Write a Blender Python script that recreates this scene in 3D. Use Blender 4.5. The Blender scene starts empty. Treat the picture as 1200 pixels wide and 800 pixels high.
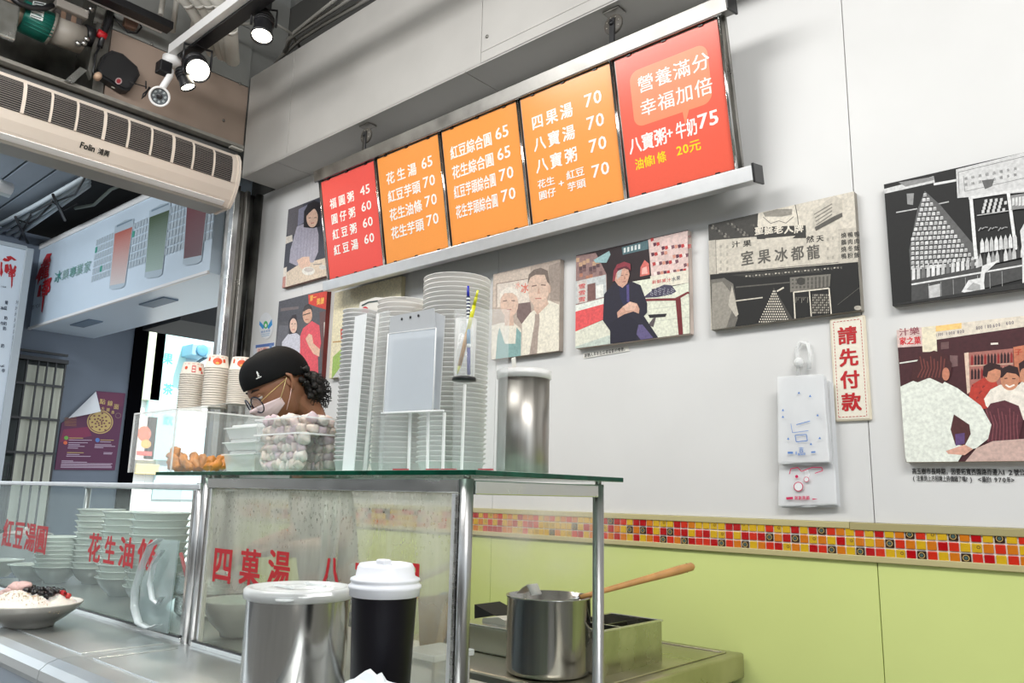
import bpy, bmesh, math, random
from mathutils import Vector, Matrix, Euler, noise
random.seed(7)
SC = bpy.context.scene
COL = SC.collection
PI = math.pi
# ------------------------------------------------------------------ camera, world, lights
CZ = 1.40                                   # eye height above the floor
FPX, YAW, PITCH, ROLL = 928.27, math.radians(-41.95), math.radians(10.987), math.radians(1.264)
_f = Vector((math.sin(YAW)*math.cos(PITCH), math.cos(YAW)*math.cos(PITCH), math.sin(PITCH)))
_r = _f.cross(Vector((0, 0, 1))).normalized()
_u = _r.cross(_f)
_R = math.cos(ROLL)*_r + math.sin(ROLL)*_u
_U = -math.sin(ROLL)*_r + math.cos(ROLL)*_u
cam = bpy.data.objects.new('camera', bpy.data.cameras.new('camera'))
COL.objects.link(cam)
cam.matrix_world = Matrix(((_R.x, _U.x, -_f.x, 0), (_R.y, _U.y, -_f.y, 0), (_R.z, _U.z, -_f.z, CZ), (0, 0, 0, 1)))
cam.data.sensor_width = 36
cam.data.lens = FPX/1200*36
cam.data.clip_start = 0.02
SC.camera = cam
SC.view_settings.view_transform = 'Standard'
SC.view_settings.look = 'None'
SC.view_settings.gamma = 1
SC.view_settings.exposure = 0.30
try:
    SC.cycles.transparent_max_bounces = 40
    SC.cycles.max_bounces = 8
    SC.cycles.volume_bounces = 2
    SC.cycles.sample_clamp_indirect = 6
    SC.cycles.caustics_reflective = False
    SC.cycles.caustics_refractive = False
except Exception:
    pass
W = bpy.data.worlds.new('world'); SC.world = W; W.use_nodes = True
bg = W.node_tree.nodes['Background']
bg.inputs[0].default_value = (0.86, 0.94, 1.0, 1); bg.inputs[1].default_value = 1.5

def light(kind, name, loc, aim, energy, color=(1, 1, 1), size=1.0, size_y=None, **kw):
    d = bpy.data.lights.new(name, kind); d.energy = energy; d.color = color
    if kind == 'AREA':
        d.size = size
        if size_y: d.shape = 'RECTANGLE'; d.size_y = size_y
    for k, v in kw.items(): setattr(d, k, v)
    o = bpy.data.objects.new(name, d); COL.objects.link(o)
    o.location = loc
    o.rotation_euler = (Vector(aim)-Vector(loc)).to_track_quat('-Z', 'Y').to_euler()
    return o
light('SUN', 'sun', (0, 0, 9), (-5.5, -1.5, 1), 7.0, (1, .97, .92), angle=.01)
light('AREA', 'ceiling_fill', (-2.2, .1, CZ+2.2), (-2.3, 1.6, CZ-.2), 44, (1, .985, .96), 2.2, .5)  # unseen fill light, added to brighten the counter side of the room
light('AREA', 'ceiling_fill', (.9, .2, CZ+2.3), (-.4, 2.3, CZ+0), 54, (1, .985, .96), 1.6, .5)  # second added fill, out of view, brightens the picture wall

light('AREA', 'arcade_lamp', (-5.6, .4, CZ+1.93), (-5.8, 1.9, CZ+.9), 26, (.93, .97, 1), 1.4, .3)
# ------------------------------------------------------------------ geometry helpers
def ray(px, py):
    return _R*((px-600)/FPX) - _U*((py-400)/FPX) + _f
def at(px, py, X=None, Y=None, Z=None):
    """world point seen at a photo pixel on the plane X=.., Y=.. or Z=.. (Z measured from eye height)"""
    r = ray(px, py)
    k = X/r.x if X is not None else Y/r.y if Y is not None else Z/r.z
    p = r*k
    return Vector((p.x, p.y, p.z+CZ))

def mat(name, color, rough=.5, metal=0., noise_amt=0., noise_scale=30., bump=0., bump_scale=200., emit=0., alpha=1., spec=.5,
        sheen=0., stretch=None, rough_var=0., sss=0.):
    m = bpy.data.materials.new(name); m.use_nodes = True
    nt = m.node_tree; b = nt.nodes['Principled BSDF']
    c = tuple(color)+(1,) if len(color) == 3 else color
    b.inputs['Base Color'].default_value = c
    b.inputs['Roughness'].default_value = rough
    b.inputs['Metallic'].default_value = metal
    b.inputs['Specular IOR Level'].default_value = spec
    b.inputs['Alpha'].default_value = alpha
    if sheen: b.inputs['Sheen Weight'].default_value = sheen
    if sss:
        b.inputs['Subsurface Weight'].default_value = sss; b.inputs['Subsurface Scale'].default_value = .01
    if emit:
        b.inputs['Emission Color'].default_value = c; b.inputs['Emission Strength'].default_value = emit
    def coords(sc):
        tc = nt.nodes.new('ShaderNodeTexCoord'); mp = nt.nodes.new('ShaderNodeMapping')
        nt.links.new(tc.outputs['Object'], mp.inputs[0])
        if stretch: mp.inputs['Scale'].default_value = stretch
        n = nt.nodes.new('ShaderNodeTexNoise'); n.inputs['Scale'].default_value = sc; n.inputs['Detail'].default_value = 5
        nt.links.new(mp.outputs[0], n.inputs['Vector'])
        return n
    if noise_amt or rough_var:
        n = coords(noise_scale)
        if noise_amt:
            rp = nt.nodes.new('ShaderNodeMapRange')
            rp.inputs[1].default_value = .3; rp.inputs[2].default_value = .7
            rp.inputs[3].default_value = 1-noise_amt; rp.inputs[4].default_value = 1+noise_amt*.5
            nt.links.new(n.outputs[0], rp.inputs[0])
            mx = nt.nodes.new('ShaderNodeVectorMath'); mx.operation = 'SCALE'
            mx.inputs[0].default_value = c[:3]
            nt.links.new(rp.outputs[0], mx.inputs['Scale']); nt.links.new(mx.outputs[0], b.inputs['Base Color'])
        if rough_var:
            r2 = nt.nodes.new('ShaderNodeMapRange'); r2.inputs[1].default_value = .3; r2.inputs[2].default_value = .7
            r2.inputs[3].default_value = max(.02, rough-rough_var); r2.inputs[4].default_value = rough+rough_var
            nt.links.new(n.outputs[0], r2.inputs[0]); nt.links.new(r2.outputs[0], b.inputs['Roughness'])
    if bump:
        n2 = coords(bump_scale); bp = nt.nodes.new('ShaderNodeBump')
        bp.inputs['Strength'].default_value = bump; bp.inputs['Distance'].default_value = .002
        nt.links.new(n2.outputs[0], bp.inputs['Height']); nt.links.new(bp.outputs[0], b.inputs['Normal'])
    return m

def clear(name, tint=(.95, .97, .97), body=.1, rough=.08, edge=.55, fog=None):
    """thin clear sheet: see-through, whitish by 'body', brighter at grazing angles; fog adds condensation"""
    m = bpy.data.materials.new(name); m.use_nodes = True; nt = m.node_tree
    b = nt.nodes['Principled BSDF']; out = nt.nodes['Material Output']
    b.inputs['Base Color'].default_value = (*tint, 1); b.inputs['Roughness'].default_value = rough
    tr = nt.nodes.new('ShaderNodeBsdfTransparent'); tr.inputs[0].default_value = (*[min(1, .5+.5*t) for t in tint], 1)
    mx = nt.nodes.new('ShaderNodeMixShader')
    lw = nt.nodes.new('ShaderNodeLayerWeight'); lw.inputs[0].default_value = .35
    mr = nt.nodes.new('ShaderNodeMapRange'); mr.inputs[3].default_value = body; mr.inputs[4].default_value = edge
    nt.links.new(lw.outputs['Facing'], mr.inputs[0])
    fac = mr.outputs[0]
    if fog:
        z0, z1, lo, hi = fog
        g = nt.nodes.new('ShaderNodeNewGeometry'); sp = nt.nodes.new('ShaderNodeSeparateXYZ'); nt.links.new(g.outputs['Position'], sp.inputs[0])
        h = nt.nodes.new('ShaderNodeMapRange'); h.inputs[1].default_value = z0; h.inputs[2].default_value = z1
        h.inputs[3].default_value = lo; h.inputs[4].default_value = hi; nt.links.new(sp.outputs['Z'], h.inputs[0])
        n = nt.nodes.new('ShaderNodeTexNoise'); n.inputs['Scale'].default_value = 6; n.inputs['Detail'].default_value = 5
        mp = nt.nodes.new('ShaderNodeMapping'); mp.inputs['Scale'].default_value = (2.2, 1, .6)
        nt.links.new(g.outputs['Position'], mp.inputs[0]); nt.links.new(mp.outputs[0], n.inputs['Vector'])
        mm = nt.nodes.new('ShaderNodeMath'); mm.operation = 'MULTIPLY'
        nr = nt.nodes.new('ShaderNodeMapRange'); nr.inputs[1].default_value = .3; nr.inputs[2].default_value = .7
        nr.inputs[3].default_value = .25; nr.inputs[4].default_value = 1.25; nt.links.new(n.outputs[0], nr.inputs[0])
        nt.links.new(h.outputs[0], mm.inputs[0]); nt.links.new(nr.outputs[0], mm.inputs[1])
        v = nt.nodes.new('ShaderNodeTexVoronoi'); v.inputs['Scale'].default_value = 120
        mp2 = nt.nodes.new('ShaderNodeMapping'); mp2.inputs['Scale'].default_value = (1, 1, .7)
        nt.links.new(g.outputs['Position'], mp2.inputs[0]); nt.links.new(mp2.outputs[0], v.inputs['Vector'])
        cut = nt.nodes.new('ShaderNodeMapRange'); cut.inputs[1].default_value = .18; cut.inputs[2].default_value = .34
        cut.inputs[3].default_value = .0; cut.inputs[4].default_value = 1; nt.links.new(v.outputs['Distance'], cut.inputs[0])
        n3 = nt.nodes.new('ShaderNodeTexNoise'); n3.inputs['Scale'].default_value = 9; n3.inputs['Detail'].default_value = 4
        mp3 = nt.nodes.new('ShaderNodeMapping'); mp3.inputs['Scale'].default_value = (1.6, 1, .8); mp3.inputs['Location'].default_value = (3, 1, 2)
        nt.links.new(g.outputs['Position'], mp3.inputs[0]); nt.links.new(mp3.outputs[0], n3.inputs['Vector'])
        w = nt.nodes.new('ShaderNodeMapRange'); w.inputs[1].default_value = z1-.17; w.inputs[2].default_value = z1-.02
        w.inputs[3].default_value = 0; w.inputs[4].default_value = .6; nt.links.new(sp.outputs['Z'], w.inputs[0])
        a1 = nt.nodes.new('ShaderNodeMath'); a1.operation = 'ADD'; nt.links.new(w.outputs[0], a1.inputs[0]); nt.links.new(n3.outputs[0], a1.inputs[1])
        a2 = nt.nodes.new('ShaderNodeMapRange'); a2.inputs[1].default_value = .68; a2.inputs[2].default_value = .82
        nt.links.new(a1.outputs[0], a2.inputs[0])
        dm = nt.nodes.new('ShaderNodeMix'); dm.data_type = 'FLOAT'
        dm.inputs[2].default_value = 1; nt.links.new(a2.outputs[0], dm.inputs[0]); nt.links.new(cut.outputs[0], dm.inputs[3])
        m3 = nt.nodes.new('ShaderNodeMath'); m3.operation = 'MULTIPLY'; nt.links.new(mm.outputs[0], m3.inputs[0]); nt.links.new(dm.outputs[0], m3.inputs[1])
        ad = nt.nodes.new('ShaderNodeMath'); ad.operation = 'ADD'; ad.use_clamp = True
        nt.links.new(fac, ad.inputs[0]); nt.links.new(m3.outputs[0], ad.inputs[1]); fac = ad.outputs[0]
        tl = nt.nodes.new('ShaderNodeBsdfTranslucent'); tl.inputs[0].default_value = (*tint, 1)
        m2 = nt.nodes.new('ShaderNodeMixShader'); m2.inputs[0].default_value = .45
        nt.links.new(b.outputs[0], m2.inputs[1]); nt.links.new(tl.outputs[0], m2.inputs[2]); body_sh = m2.outputs[0]
    else:
        body_sh = b.outputs[0]
    nt.links.new(fac, mx.inputs[0]); nt.links.new(tr.outputs[0], mx.inputs[1]); nt.links.new(body_sh, mx.inputs[2])
    nt.links.new(mx.outputs[0], out.inputs[0])
    return m

def s2l(c):
    c = c/255
    return c/12.92 if c <= .04045 else ((c+.055)/1.055)**2.4
def rgb(r, g, b): return (s2l(r), s2l(g), s2l(b))

class MB:
    def __init__(s): s.v = []; s.f = []; s.m = []; s.sm = []
    def add(s, vs, fs, mi=0, smooth=False):
        o = len(s.v); s.v += [tuple(v) for v in vs]
        for f in fs: s.f.append(tuple(i+o for i in f)); s.m.append(mi); s.sm.append(smooth)
        return s
    def box(s, x0, y0, z0, x1, y1, z1, mi=0, bev=0., M=None):
        x0, x1 = sorted((x0, x1)); y0, y1 = sorted((y0, y1)); z0, z1 = sorted((z0, z1))
        if bev > 0:
            b = min(bev, (x1-x0)/2.01, (y1-y0)/2.01, (z1-z0)/2.01)
            bm = bmesh.new(); bmesh.ops.create_cube(bm, size=1)
            for v in bm.verts:
                v.co = Vector(((x0+x1)/2+v.co.x*(x1-x0), (y0+y1)/2+v.co.y*(y1-y0), (z0+z1)/2+v.co.z*(z1-z0)))
            bmesh.ops.bevel(bm, geom=bm.edges[:]+bm.verts[:], offset=b, segments=2, affect='EDGES', profile=.5)
            bm.verts.index_update()
            vs = [v.co.copy() for v in bm.verts]; fs = [[v.index for v in f.verts] for f in bm.faces]; bm.free()
        else:
            vs = [Vector((x, y, z)) for z in (z0, z1) for y in (y0, y1) for x in (x0, x1)]
            fs = [(0, 2, 3, 1), (4, 5, 7, 6), (0, 1, 5, 4), (2, 6, 7, 3), (0, 4, 6, 2), (1, 3, 7, 5)]
        if M: vs = [M @ v for v in vs]
        return s.add(vs, fs, mi)
    def tube(s, pts, r, n=10, mi=0, cap=True, smooth=True):
        pts = [Vector(p) for p in pts]; rr = r if isinstance(r, (list, tuple)) else [r]*len(pts)
        rings = []; a = None
        for i, p in enumerate(pts):
            t = (pts[min(i+1, len(pts)-1)]-pts[max(i-1, 0)]).normalized()
            if a is None: a = t.orthogonal().normalized()
            a = (a-t*a.dot(t)); a = a.normalized() if a.length > 1e-6 else t.orthogonal().normalized()
            b = t.cross(a)
            rings.append([p+(a*math.cos(k*2*PI/n)+b*math.sin(k*2*PI/n))*rr[i] for k in range(n)])
        vs = [v for rg in rings for v in rg]; fs = []
        for i in range(len(pts)-1):
            for k in range(n):
                fs.append((i*n+k, i*n+(k+1) % n, (i+1)*n+(k+1) % n, (i+1)*n+k))
        s.add(vs, fs, mi, smooth)
        if cap:
            o = len(s.v)-len(vs)
            s.f.append(tuple(o+k for k in reversed(range(n)))); s.m.append(mi); s.sm.append(False)
            s.f.append(tuple(o+(len(pts)-1)*n+k for k in range(n))); s.m.append(mi); s.sm.append(False)
        return s
    def lathe(s, prof, n=32, mi=0, c=(0, 0, 0), M=None, smooth=True):
        vs = []; fs = []
        for r, z in prof:
            for k in range(n):
                a = 2*PI*k/n; vs.append(Vector((c[0]+r*math.cos(a), c[1]+r*math.sin(a), c[2]+z)))
        for i in range(len(prof)-1):
            if prof[i][0] < 1e-9 and prof[i+1][0] < 1e-9: continue
            for k in range(n):
                q = (i*n+k, i*n+(k+1) % n, (i+1)*n+(k+1) % n, (i+1)*n+k)
                fs.append(q)
        if M: vs = [M @ v for v in vs]
        return s.add(vs, fs, mi, smooth)
    def prism(s, pts, d, mi=0):
        """closed polygon of 3-D points pushed by vector d"""
        pts = [Vector(p) for p in pts]; d = Vector(d); n = len(pts)
        vs = pts+[p+d for p in pts]
        fs = [tuple(range(n)), tuple(reversed(range(n, 2*n)))]+[(i, i+n, (i+1) % n+n, (i+1) % n) for i in range(n)]
        return s.add(vs, fs, mi)
    def mesh(s, name, mats):
        me = bpy.data.meshes.new(name); me.from_pydata(s.v, [], s.f)
        for m in (mats if isinstance(mats, (list, tuple)) else [mats]): me.materials.append(m)
        for p, mi, sm in zip(me.polygons, s.m, s.sm): p.material_index = mi; p.use_smooth = sm
        me.update(); return me
    def build(s, name, mats, parent=None):
        o = bpy.data.objects.new(name, s.mesh(name, mats)); COL.objects.link(o)
        if parent: o.parent = parent; o.matrix_parent_inverse = Matrix.Translation(-parent.location) if parent.location.length else Matrix()
        return o
def inst(name, me, loc=(0, 0, 0), rot=(0, 0, 0), parent=None, scale=None):
    o = bpy.data.objects.new(name, me); COL.objects.link(o); o.location = loc; o.rotation_euler = rot
    if scale: o.scale = scale
    if parent: o.parent = parent; o.matrix_parent_inverse = Matrix.Translation(-parent.location) if parent.location.length else Matrix()
    return o
def tag(o, label, cat, group=None, kind=None):
    o['label'] = label; o['category'] = cat
    if group: o['group'] = group
    if kind: o['kind'] = kind
    return o
def thing(name, label, cat, loc=(0, 0, 0), group=None):
    o = bpy.data.objects.new(name, None); COL.objects.link(o); o.location = loc; o.empty_display_size = .05
    return tag(o, label, cat, group)
def struct(o): o['kind'] = 'structure'; return o
def ball(c, r, seg=12, rings=8, sc=(1, 1, 1), mi=0, mb=None, jit=0, seed=0):
    mb = mb or MB(); prof = [(math.sin(PI*i/rings), -math.cos(PI*i/rings)) for i in range(rings+1)]
    o = len(mb.v)
    mb.lathe([(a*r, b*r) for a, b in prof], seg, mi)
    for i in range(o, len(mb.v)):
        v = Vector(mb.v[i]); k = 1+jit*noise.noise(v*(1.3/r)+Vector((seed, seed*2, 0))) if jit else 1
        mb.v[i] = (c[0]+v.x*sc[0]*k, c[1]+v.y*sc[1]*k, c[2]+v.z*sc[2]*k)
    return mb

# ---- flat print: coloured shapes laid on a plane, colour kept per face
def print_mat(name, rough=.5, grain=.04, desat=0.):
    m = bpy.data.materials.new(name); m.use_nodes = True; nt = m.node_tree; b = nt.nodes['Principled BSDF']
    at_ = nt.nodes.new('ShaderNodeAttribute'); at_.attribute_name = 'ink'
    tc = nt.nodes.new('ShaderNodeTexCoord'); n = nt.nodes.new('ShaderNodeTexNoise'); n.inputs['Scale'].default_value = 120; n.inputs['Detail'].default_value = 6
    nt.links.new(tc.outputs['Object'], n.inputs['Vector'])
    mr = nt.nodes.new('ShaderNodeMapRange'); mr.inputs[1].default_value = .3; mr.inputs[2].default_value = .7
    mr.inputs[3].default_value = 1-grain; mr.inputs[4].default_value = 1+grain; nt.links.new(n.outputs[0], mr.inputs[0])
    vm = nt.nodes.new('ShaderNodeVectorMath'); vm.operation = 'SCALE'
    nt.links.new(at_.outputs['Color'], vm.inputs[0]); nt.links.new(mr.outputs[0], vm.inputs['Scale'])
    nt.links.new(vm.outputs[0], b.inputs['Base Color']); b.inputs['Roughness'].default_value = rough
    return m
PRINT = print_mat('ink_on_paper', .45, .03)
PHOTO = print_mat('ink_on_canvas', .6, .16)
_tc = {}
def glyphs(body, bold=.0):
    key = (body, bold)
    if key not in _tc:
        c = bpy.data.curves.new('t', 'FONT'); c.body = body; c.resolution_u = 2
        o = bpy.data.objects.new('t', c); COL.objects.link(o)
        dg = bpy.context.evaluated_depsgraph_get(); me = bpy.data.meshes.new_from_object(o.evaluated_get(dg))
        vs = [(v.co.x, v.co.y, 0) for v in me.vertices]; fs = [tuple(p.vertices) for p in me.polygons]
        bpy.data.objects.remove(o); bpy.data.curves.remove(c); bpy.data.meshes.remove(me)
        xs = [v[0] for v in vs] or [0]
        if bold:      # thicker strokes: the outline laid down again, nudged each way
            v0, f0 = vs, fs; n0 = len(v0); b = bold; vs = []; fs = []
            for q, (dx, dy) in enumerate(((-b, -b*.7), (b, -b*.7), (-b, b*.7), (b, b*.7))):
                vs += [(x+dx, y+dy, q) for x, y, _ in v0]; fs += [tuple(i+q*n0 for i in f) for f in f0]
        _tc[key] = (vs, fs, min(xs), max(xs))
    return _tc[key]
class Print:
    def __init__(s, o, U, V, step=.00012, px=None):
        s.o = Vector(o); s.U = Vector(U).normalized(); s.V = Vector(V).normalized(); s.N = s.U.cross(s.V)
        s.st = step; s.k = 1; s.v = []; s.f = []; s.c = []; s.z = (0, 0, 1)
    def zoom(s, x0, y0, sc): s.z = (x0, y0, sc); return s
    def w(s, u, v, q=0): return s.o+s.U*u+s.V*v+s.N*(s.st*(s.k+q*.2))
    def uv(s, px, py):
        px, py = s.z[0]+px/s.z[2], s.z[1]+py/s.z[2]
        r = ray(px, py); o = s.o-Vector((0, 0, CZ)); t = o.dot(s.N)/r.dot(s.N); q = r*t-o
        return q.dot(s.U), q.dot(s.V)
    def raw(s, vs, fs, col):
        o = len(s.v); s.v += vs; s.f += [tuple(i+o for i in f) for f in fs]; s.c += [col]*len(fs)
    def clip(s, pts):
        b = getattr(s, 'b', None)
        if not b: return pts
        x0, y0, x1, y1 = b
        for ax, lim, sg in ((0, x0, 1), (0, x1, -1), (1, y0, 1), (1, y1, -1)):
            out = []
            for i in range(len(pts)):
                p, q = pts[i], pts[(i+1) % len(pts)]
                a, c = (p[ax]-lim)*sg, (q[ax]-lim)*sg
                if a >= 0: out.append(p)
                if (a >= 0) != (c >= 0):
                    t = a/(a-c); out.append((p[0]+(q[0]-p[0])*t, p[1]+(q[1]-p[1])*t))
            pts = out
            if len(pts) < 3: return []
        return pts
    def poly(s, pts, col, up=True):
        pts = s.clip(list(pts))
        if len(pts) < 3: return s
        from mathutils.geometry import tessellate_polygon
        s.k += 1 if up else .05
        vs = [s.w(*p) for p in pts]
        tris = tessellate_polygon([[Vector((p[0], p[1], 0)) for p in pts]])
        s.raw(vs, [tuple(t) for t in tris], col); return s
    def rect(s, x0, y0, x1, y1, col, up=True): return s.poly([(x0, y0), (x1, y0), (x1, y1), (x0, y1)], col, up)
    def ell(s, cx, cy, rx, ry, col, n=24, up=True, a=0):
        return s.poly([(cx+rx*math.cos(t)*math.cos(a)-ry*math.sin(t)*math.sin(a), cy+rx*math.cos(t)*math.sin(a)+ry*math.sin(t)*math.cos(a)) for t in [2*PI*i/n for i in range(n)]], col, up)
    # the same, with points read off the photograph and cast on the plane
    def P(s, pts, col, up=True): return s.poly([s.uv(*p) for p in pts], col, up)
    def E(s, cx, cy, rx, ry, col, n=20, up=True): return s.P([(cx+rx*math.cos(2*PI*i/n), cy+ry*math.sin(2*PI*i/n)) for i in range(n)], col, up)
    def L(s, pts, wd, col, up=True):
        if up: s.k += 1
        for a, b in zip(pts, pts[1:]):
            d = Vector((b[0]-a[0], b[1]-a[1])); 
            if d.length < 1e-6: continue
            n = Vector((-d.y, d.x)).normalized()*wd/2
            s.P([(a[0]-n.x, a[1]-n.y), (b[0]-n.x, b[1]-n.y), (b[0]+n.x, b[1]+n.y), (a[0]+n.x, a[1]+n.y)], col, False)
        return s
    def text(s, body, x, y, h, col, w=None, bold=.018, adv=None, up=True):
        """text from (x,y) lower left of the first cell; h = cell height; w = width of a square character"""
        w = w or h
        if up: s.k += 1
        for ch in body:
            if ch == ' ': x += w*.5; continue
            cjk = ord(ch) > 0x2000
            vs, fs, a, b = glyphs(ch, bold)
            cw = w if cjk else max(.42 if ch == '1' else 0, b-a+.10)*w
            ox = 0 if cjk else -(a-.05)*w
            base = .12 if cjk else .12
            s.raw([s.w(x+ox+v[0]*w, y+(v[1]+base)*h, v[2]) for v in vs], fs, col)
            x += adv if (adv and cjk) else cw
        return x
    def T(s, body, p0, p1, hpx, col, bold=.018, up=True):
        """text run between two photo points on the baseline, height given in photo pixels"""
        a = Vector(s.uv(*p0)); b = Vector(s.uv(*p1)); c = Vector(s.uv(p0[0], p0[1]-hpx))
        s_h = (c-a).length; n = len(body); dx = (b.x-a.x)/n
        if up: s.k += 1
        for i, ch in enumerate(body):
            if ch == ' ': continue
            vs, fs, g0, g1 = glyphs(ch, bold); cjk = ord(ch) > 0x2000
            ww = dx*.96 if cjk else min(dx/(g1-g0)*.86, dx*1.5)
            x = a.x+i*dx+(0 if cjk else -g0*ww+dx*.07); y = a.y+(b.y-a.y)*i/n
            s.raw([s.w(x+v[0]*ww, y+(v[1]+.12)*s_h, v[2]) for v in vs], fs, col)
        return s
    def build(s, name, parent=None, m=None):
        me = bpy.data.meshes.new(name); me.from_pydata([tuple(v) for v in s.v], [], s.f)
        ca = me.color_attributes.new('ink', 'FLOAT_COLOR', 'CORNER')
        for p, c in zip(me.polygons, s.c):
            for li in p.loop_indices: ca.data[li].color = (*c, 1)
        me.materials.append(m or PRINT); me.update()
        o = bpy.data.objects.new(name, me); COL.objects.link(o)
        if parent: o.parent = parent; o.matrix_parent_inverse = Matrix.Translation(-parent.location) if parent.location.length else Matrix()
        return o
def onwall(Y): return (0, Y, CZ), (1, 0, 0), (0, 0, 1)      # U x V = (0,-1,0): faces the room

# ------------------------------------------------------------------ materials
steel = mat('brushed_steel', (.50, .50, .485), .27, 1, .18, 14, stretch=(1, 1, 7), rough_var=.07)
steel_h = mat('steel_sheet', (.66, .67, .66), .24, 1, .08, 9, stretch=(1, 3, 3), rough_var=.04)
steel_dark = mat('dull_steel', (.30, .29, .27), .36, 1, .3, 10, stretch=(2, 2, 1), rough_var=.1)
alu = mat('satin_aluminium', (.88, .89, .90), .42, 1, .05, 20)
chrome = mat('polished_steel', (.50, .50, .49), .16, 1, .12, 8, stretch=(6, 6, .3), rough_var=.06)
white_wall = mat('white_laminate', rgb(222, 222, 221), .42, 0, .035, 3)
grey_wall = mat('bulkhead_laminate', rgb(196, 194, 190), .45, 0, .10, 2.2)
green_wall = mat('lime_laminate', rgb(217, 229, 146), .38, 0, .03, 3)
beige = mat('olive_beige_trim', rgb(190, 180, 132), .5)
grout = mat('white_grout', rgb(236, 232, 224), .8)
black = mat('black_plastic', (.012, .012, .014), .35)
black_matt = mat('black_matt', (.008, .008, .009), .7)
white_pl = mat('white_plastic', rgb(238, 238, 238), .35, sss=.0)
cream_pl = mat('cream_plastic', rgb(228, 216, 203), .4, 0, .03, 5)
porcelain = mat('porcelain', rgb(226, 232, 226), .16)
paperw = mat('white_paper', rgb(238, 234, 226), .7)
card = mat('cardboard', rgb(176, 140, 92), .8, 0, .12, 12)
glass = clear('clear_glass', (.84, .93, .91), .03, .03, .22)
fogged = clear('fogged_glass', (.96, .96, .90), .03, .25, .22, fog=(CZ-.32, CZ+.0, .0, .56))
acrylic = clear('clear_acrylic', (.96, .98, .98), .035, .06, .4)
film = clear('clear_plastic_film', (.95, .97, .97), .28, .2, .85)
frost = clear('frosted_plastic', (.95, .93, .91), .42, .3, .9)
pmat_k = {}
def flat(c, rough=.5):
    k = (tuple(round(x, 3) for x in c), rough)
    if k not in pmat_k: pmat_k[k] = mat('colour_%d' % len(pmat_k), c, rough)
    return pmat_k[k]
# ------------------------------------------------------------------ the room
WY = 2.32                                   # back wall
FX = -3.95                                  # facade header
floor_m = mat('grey_floor_tile', rgb(140, 138, 134), .5, 0, .1, 4)
struct(MB().box(-4.2, -3, -.05, 3.0, WY, 0).build('floor', floor_m))
wb = struct(MB().box(-4.3, WY+.004, 0, 3.0, WY+.15, CZ+2.9).build('wall_back', mat('wall_core', rgb(90, 90, 88), .8)))
STZ0, STZ1 = CZ-.0675*WY, CZ-.0225*WY       # mosaic strip
JX = [3.0, -.735, -2.165, -3.6, -4.3]
for a, b in zip(JX, JX[1:]):
    MB().box(b+.0012, WY-.006, STZ1, a-.0012, WY+.003, CZ+1.717, bev=.001).build('panel', white_wall, wb)
    MB().box(b+.0012, WY-.006, 0, a-.0012, WY+.003, STZ0, bev=.001).build('panel', green_wall, wb)
# bulkhead over the menu
BY, BZ, BT = 2.09, CZ+1.717, CZ+2.32
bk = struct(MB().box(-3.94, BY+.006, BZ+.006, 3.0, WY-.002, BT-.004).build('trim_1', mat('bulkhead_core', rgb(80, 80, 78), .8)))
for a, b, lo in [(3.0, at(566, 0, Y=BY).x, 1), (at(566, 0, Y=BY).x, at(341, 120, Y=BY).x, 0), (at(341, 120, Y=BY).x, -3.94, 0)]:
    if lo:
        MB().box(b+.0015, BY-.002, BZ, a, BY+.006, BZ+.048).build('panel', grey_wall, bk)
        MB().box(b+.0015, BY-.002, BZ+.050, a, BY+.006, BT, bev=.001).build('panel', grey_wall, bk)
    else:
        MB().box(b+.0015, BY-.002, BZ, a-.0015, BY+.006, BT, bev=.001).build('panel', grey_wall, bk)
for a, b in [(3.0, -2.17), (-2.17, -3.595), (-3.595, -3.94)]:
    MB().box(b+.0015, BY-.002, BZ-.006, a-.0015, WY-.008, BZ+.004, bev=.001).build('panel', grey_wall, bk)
for px, py in [(571, 43)]:
    p = at(px, py, Y=BY-.002); MB().lathe([(0, 0), (.008, 0), (.007, .004), (0, .005)], 12, M=Matrix.Translation(p) @ Matrix.Rotation(PI/2, 4, 'X')).build('screw', steel_dark, bk)
# ceiling with a coffer moulding
ceil_m = mat('grey_ceiling', rgb(176, 174, 168), .8, 0, .15, 3)
CT = CZ+2.95
cl = struct(MB().box(-4.3, -3.2, CT, 3.1, WY+.15, CT+.3).build('ceiling', ceil_m))
mb = MB()
for d, h in ((0, .035), (.07, .05), (.12, .03)):
    x0, y0 = -3.1+d, 1.95-d
    mb.box(x0, y0-.03, CT-h, 3, y0, CT); mb.box(x0, -1.5, CT-h, x0+.03, y0, CT)
mb.build('moulding', ceil_m, cl)
struct(MB().box(3.0, .6, 0, 3.12, WY+.15, CT).build('wall_right', white_wall))

# facade header (left end wall above the opening)
brown = mat('brown_board', rgb(158, 140, 127), .6, 0, .14, 3)
greyb = mat('grey_board', rgb(138, 139, 136), .6, 0, .18, 4)
dsteel = mat('stained_dark_steel', (.17, .17, .155), .42, .9, .7, 5, rough_var=.1)
HB = CZ+1.89
wl = struct(MB().box(FX-.02, 1.32, HB, FX-.3, WY, CT).build('wall_left', greyb))
y0 = 1.33
MB().box(FX-.02, y0, HB+.01, FX, 2.086, CZ+2.262, bev=.001).build('panel', brown, wl)
MB().box(FX-.02, y0, CZ+2.266, FX, 2.086, CZ+2.62, bev=.001).build('panel', greyb, wl)
MB().box(FX-.02, y0, CZ+2.624, FX, 2.086, CT-.01, bev=.001).build('panel', greyb, wl)
for px, py in [(145, 69), (178, 52), (114, 107), (281, 98), (262, 141)]:
    p = at(px, py, X=FX)
    MB().lathe([(0, 0), (.009, 0), (.007, .004), (0, .005)], 10, M=Matrix.Translation(p) @ Matrix.Rotation(PI/2, 4, 'Y')).build('screw', steel_dark, wl)
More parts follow.
